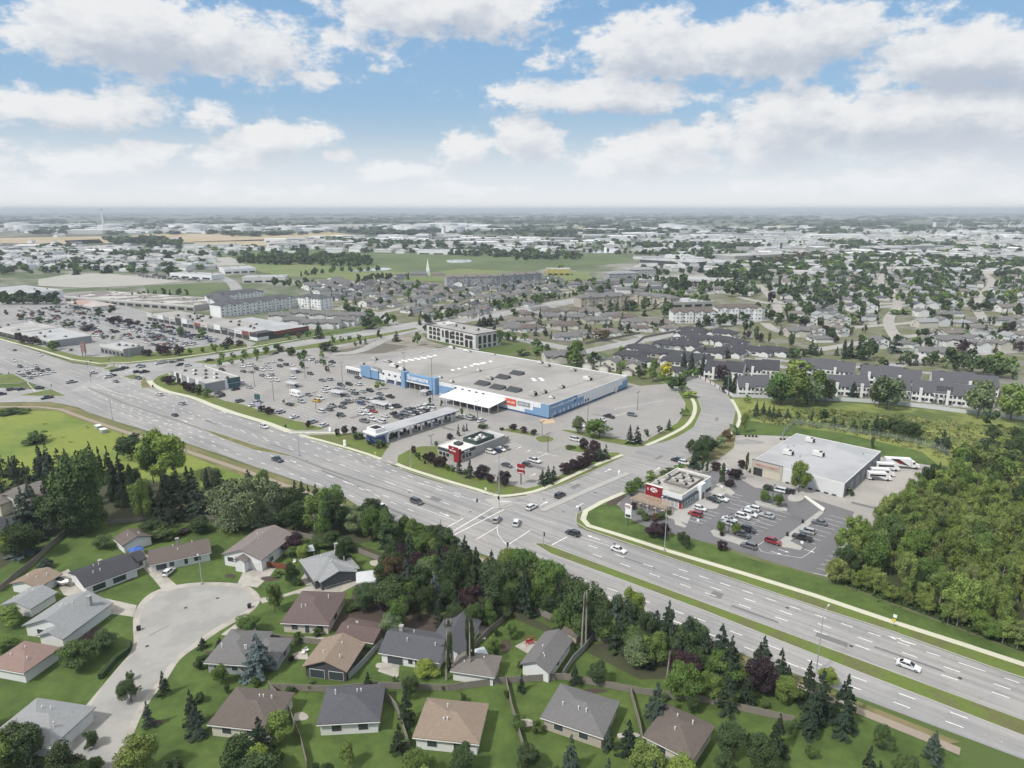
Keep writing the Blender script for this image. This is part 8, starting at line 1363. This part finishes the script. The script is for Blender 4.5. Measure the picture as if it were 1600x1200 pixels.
for (k, x, y, h, w, zn, lb) in TREES:
    kk = tkind(k); cnt[kk] = cnt.get(kk, 0) + 1
    if cnt[kk] > 300 or (dist(x, y) > 760 and not lb): restT.append((k, x, y, h, w, zn, lb)); continue
    dd = dist(x, y); lod = 0 if dd < 270 else 1 if dd < 480 else 2; v_ = random.randint(0, 3 if kk in 'LS' else 1); key = (kk, v_, lod)
    if key not in protoT: protoT[key] = make_tree(*key)
    o = copy_tree(protoT[key], None, {'crown': (lambda q_, b_: (b_[0] * q_ * random.uniform(.95, 1.05), b_[1] * q_, b_[2] * q_ * random.uniform(.95, 1.05)))(random.uniform(.82, 1.18), random.choice(PAL[k]))}); cw = 7.8 if kk in 'LPWAU' else 7.0 if kk == 'S' else 8.4
    o.location = (x, y, .0); o.rotation_euler = (0, 0, random.uniform(0, 6.28)); o.scale = (w / cw, w / cw, h / 10.2); nm = LOOK[k][1]; hh = 'tall ' if h > 9.5 else 'small ' if h < 4 else ''
    tag(o, lb, 'shrub' if kk == 'U' else 'tree', ('shrubs ' if kk == 'U' else 'trees ') + zn)
    if not lb: AUTO.append((o, hh + nm + '|' + zn, *PR(x, y)))
for p_ in protoT.values(): kill(p_)
if restT: woodmesh(restT, 'suburb_trees', 'countless small trees between the far houses')
def wood(pl, n, h, name, label, seed, ks='DDDL'):
    r = random.Random(seed); woodmesh([(r.choice(ks), x, y, (hh := r.uniform(*h)), hh * r.uniform(.9, 1.4), '', None) for x, y in scatter(pl, n, seed)], name, label)
wood([(372,409),(440,400),(540,404),(590,412),(560,417),(440,414),(380,416)], 170, (8, 15), 'grove', 'long dark grove in the middle of the green park', 1)
wood([(700,399),(800,396),(908,400),(905,407),(830,406),(800,409),(815,403),(760,403)], 90, (7, 13), 'grove', 'dark hedge-like grove curling round the oval pond', 2); wood([(940,384),(1180,384),(1200,390),(1000,388),(945,387)], 150, (8, 14), 'grove', 'dark tree band beyond the fairway', 3); wood([(985,397),(1100,392),(1180,400),(1140,410),(1060,404)], 110, (7, 12), 'grove', 'loose grove behind the long dark warehouse', 4)
wood([(1100,430),(1200,408),(1330,402),(1480,405),(1620,412),(1620,424),(1400,424),(1230,432),(1160,442),(1110,440)], 260, (8, 14), 'suburb_wood', 'dense dark trees over the far suburb', 5); wood([(1160,404),(1280,399),(1310,406),(1250,414),(1170,415)], 120, (8, 12), 'grove', 'reddish grey wood beside the brick complex', 6, 'QD')
wood([(165,376),(245,374),(285,380),(280,386),(180,382)], 120, (9, 16), 'grove', 'dark tree clump beside the tan field', 7); wood([(60,388),(120,386),(118,392),(60,393)], 30, (9, 14), 'grove', 'small dark clump left of the long warehouse', 8)
wood([(500,376),(600,380),(700,384),(690,388),(560,384),(500,380)], 120, (9, 15), 'grove', 'dark tree line among the sheds beyond the park', 9); wood([(0,398),(120,394),(300,398),(420,398),(420,402),(200,404),(0,410)], 120, (7, 12), 'street_trees', 'scattered street trees among the left sheds', 10); wood([(0,420),(150,412),(230,414),(240,422),(100,426),(0,430)], 70, (6, 10), 'street_trees', 'scattered trees around the gravel lot', 11)
wood([(1280,380),(1420,381),(1600,392),(1600,396),(1300,388)], 260, (8, 14), 'grove', 'dark tree band before the far runway field', 12); wood([(1250,366),(1300,364),(1350,368),(1300,371)], 60, (10, 18), 'grove', 'small wood on the right plain', 13); wood([(1400,358),(1460,356),(1460,363),(1400,365)], 70, (12, 22), 'grove', 'small wood beside the broad white tower', 14)
wood([(620,388),(900,386),(1000,394),(1000,399),(900,396),(640,396)], 90, (6, 10), 'street_trees', 'scattered trees around the far plant', 15); wood([(1480,722),(1500,712),(1540,705),(1560,712),(1500,728)], 6, (4, 6), 'brush', 'low brush at the corner of the green', 16)
rg = np.random.RandomState(9); bands = []
r = random.Random(91)
for i in range(520):      # far belts of woodland across the plain out to the horizon
    yy = 2600 * (14 ** r.random()); xx = r.uniform(-.95, .95) * yy; L = r.uniform(.04, .16) * yy * .6
    for j in range(7): bands.append(('D', xx + r.uniform(-L, L), yy + r.uniform(-40, 40), r.uniform(10, 19), r.uniform(30, 60) * (yy / 3000) ** .6, '', None))
woodmesh(bands, 'distant_woodland', 'dark belts of woodland fading towards the horizon')
r = random.Random(92); ct = []
for i in range(2600):
    yy = 1050 * (4.2 ** r.random()); xx = r.uniform(-.84, .84) * yy; u_, v_ = PR(xx, yy)
    if 330 < u_ < 1000 and 396 < v_ < 445 or v_ > 430 or math.sin(xx * .004) * math.sin(yy * .003) < -.45 or 364 < v_ < 387 and u_ < 560: continue
    hh = r.uniform(6, 13); ct.append((r.choice('DDLS'), xx, yy, hh, hh * r.uniform(.7, 1.7), '', None))
woodmesh(ct, 'far_city_trees', 'small dark trees scattered through the far city')
# tufts that break up the open meadow, and wild scrub on the right green
def tufts(pl, n, size, seed, name, label, cols, h=(.25, .8)):
    rs = np.random.RandomState(seed); pts = np.array(scatter(pl, n, seed)); V, Fc, Cc = [], [], []; k0 = 0
    for x, y in pts:
        m = 10; s = rs.uniform(*size); hh = rs.uniform(*h); c = np.stack([x + rs.normal(size=m) * s * .5, y + rs.normal(size=m) * s * .5, np.abs(rs.normal(size=m)) * hh * .5 + .05], 1)
        v, f = quads(c, rs.normal(size=(m, 3)) + np.array([0, 0, 1.2]), s * .28, rs); V.append(v); Fc.append(f + k0); k0 += len(v); col = np.array(cols[rs.randint(len(cols))]); Cc.append(np.tile([*col, 1.0], (m * 4, 1)))
    o = npmesh(name, np.vstack(V), np.vstack(Fc), [WOODM]); ca = o.data.color_attributes.new('crown_colour', 'FLOAT_COLOR', 'CORNER'); ca.data.foreach_set('color', np.vstack(Cc).astype('f').ravel()); tag(o, label, 'grass', kind='stuff')
tufts([(0,640),(90,640),(150,670),(240,690),(380,742),(380,750),(200,740),(60,762),(0,770),(-60,760),(-60,650)], 30, (.8, 2.6), 3, 'tall_grass', 'uneven tall grass in the left meadow', [(.13, .16, .045), (.16, .18, .05), (.105, .135, .04), (.17, .18, .065)], (.12, .3))
tufts([(1160,640),(1300,640),(1450,655),(1700,680),(1700,740),(1500,725),(1420,700),(1300,672),(1180,660)], 900, (1, 3), 4, 'tall_grass', 'uneven marsh grass behind the warehouse', [(.14, .17, .05), (.19, .20, .07), (.10, .13, .04), (.21, .20, .10)], (.15, .45))
tufts([(1300,908),(1420,950),(1600,1014),(1700,1050),(1700,1030),(1600,995),(1420,935),(1330,890)], 500, (.8, 2), 5, 'undergrowth', 'weeds along the front edge of the aspen wood', [(.06, .10, .03), (.09, .13, .04), (.04, .07, .025)], (.4, 1.1))
# ------------------------------------------------------------------ haze
hm = bpy.data.materials.new('haze'); hm.use_nodes = True; t = hm.node_tree; t.nodes.clear(); pv = N(t, 'ShaderNodeVolumePrincipled'); pv.inputs['Color'].default_value = (.80, .88, .98, 1); pv.inputs['Density'].default_value = 1.1e-4; pv.inputs['Anisotropy'].default_value = 0
ho = N(t, 'ShaderNodeOutputMaterial'); t.links.new(pv.outputs[0], ho.inputs['Volume'])
o = MB().box(-72000, 72000, -72000, 72000, -1.2, 130).build('haze', hm); tag(o, 'thin pale haze that fades the plain towards the horizon', 'haze', kind='stuff')
# ------------------------------------------------------------------ labels: say which one
LM = [(850,655,'the blue store corner'),(600,680,'the gas bar kiosk'),(715,650,'the canopy end'),(655,605,'the store entrance'),(550,585,'the store wing'),(320,590,'the bank'),(480,640,'the yellow van'),(460,600,'the motorhome'),(131,550,'the brown pylon sign'),(715,705,'the red fin'),(814,745,'the red pylon sign'),(1040,775,'the red wall'),(1248,760,'the round bed tree'),(1280,730,'the white warehouse'),(718,530,'the office block'),(662,432,'the steeple'),
    (400,475,'the white apartments'),(1125,490,'the brown-roofed apartments'),(975,465,'the beige apartments'),(1050,412,'the long dark warehouse'),(780,800,'the signal island'),(1440,605,'the solar panels'),(1455,555,'the lone white house'),(1200,590,'the round bushy trees'),(300,950,'the cul-de-sac'),(140,900,'the charcoal roof'),(400,850,'the pinkish-brown roof'),(500,885,'the light grey roof'),(490,955,'the cream bungalow'),(660,1010,'the slate blue roof'),(860,1020,'the grey garage'),(680,920,'the blue spruce'),
    (913,960,'the trimmed tree'),(1340,860,'the wood corner'),(1400,740,'the box truck'),(1450,900,'the wood middle'),(1590,970,'the right edge'),(1590,780,'the upper right edge'),(20,650,'the left edge'),(158,672,'the utility cabinets'),(390,530,'the mall corner'),(250,470,'the shopping centre'),(60,525,'the grey shop'),(175,545,'the bay-fronted shop'),(1120,640,'the curved road'),(0,400,'the left skyline'),(1460,345,'the broad tower'),(163,345,'the tall chimney'),(800,372,'the skyline centre'),(1350,480,'the suburb centre'),(1540,500,'the suburb right side'),(1250,520,'the suburb left side'),(900,520,'the estate centre'),(600,470,'the condo estate centre'),(800,460,'the condo estate right side'),(940,760,'the side road'),(1090,820,'the lower walk'),(1270,1000,'the tall street lamp')]
ORD = ['first', 'second', 'third', 'fourth', 'fifth', 'sixth', 'seventh', 'eighth', 'ninth', 'tenth', 'eleventh', 'twelfth', 'thirteenth', 'fourteenth', 'fifteenth', 'sixteenth', 'seventeenth', 'eighteenth', 'nineteenth', 'twentieth']
byl = {}
for it in AUTO: byl.setdefault(it[1], []).append(it)
def ph_of(u, v):
    m = min(LM, key=lambda q: math.hypot(q[0] - u, (q[1] - v) * 2.2)); dx, dy = u - m[0], (v - m[1]) * 2.2
    return (('left of' if dx < 0 else 'right of') if abs(dx) > abs(dy) else ('above' if dy < 0 else 'below')) + ' ' + m[2]
final = {}
for o_, lb, u, v in AUTO:
    nm, zn = (lb.split('|') + [''])[:2]
    if len(byl[lb]) == 1 and zn: final.setdefault((nm + ' ' + zn,), []).append((o_, u)); continue
    ph = ph_of(u, v); k1 = (nm + ' ' + zn).strip() + ', ' + ph
    final.setdefault((k1 if len(k1.split()) <= 13 else nm + ' ' + ph,), []).append((o_, u))
for (t_,), l2 in final.items():
    l2.sort(key=lambda q: q[1])
    for i, (o_, u) in enumerate(l2): o_['label'] = t_ if len(l2) == 1 else t_ + ', ' + (ORD[i] if i < 20 else str(i + 1) + 'th') + ' from left'
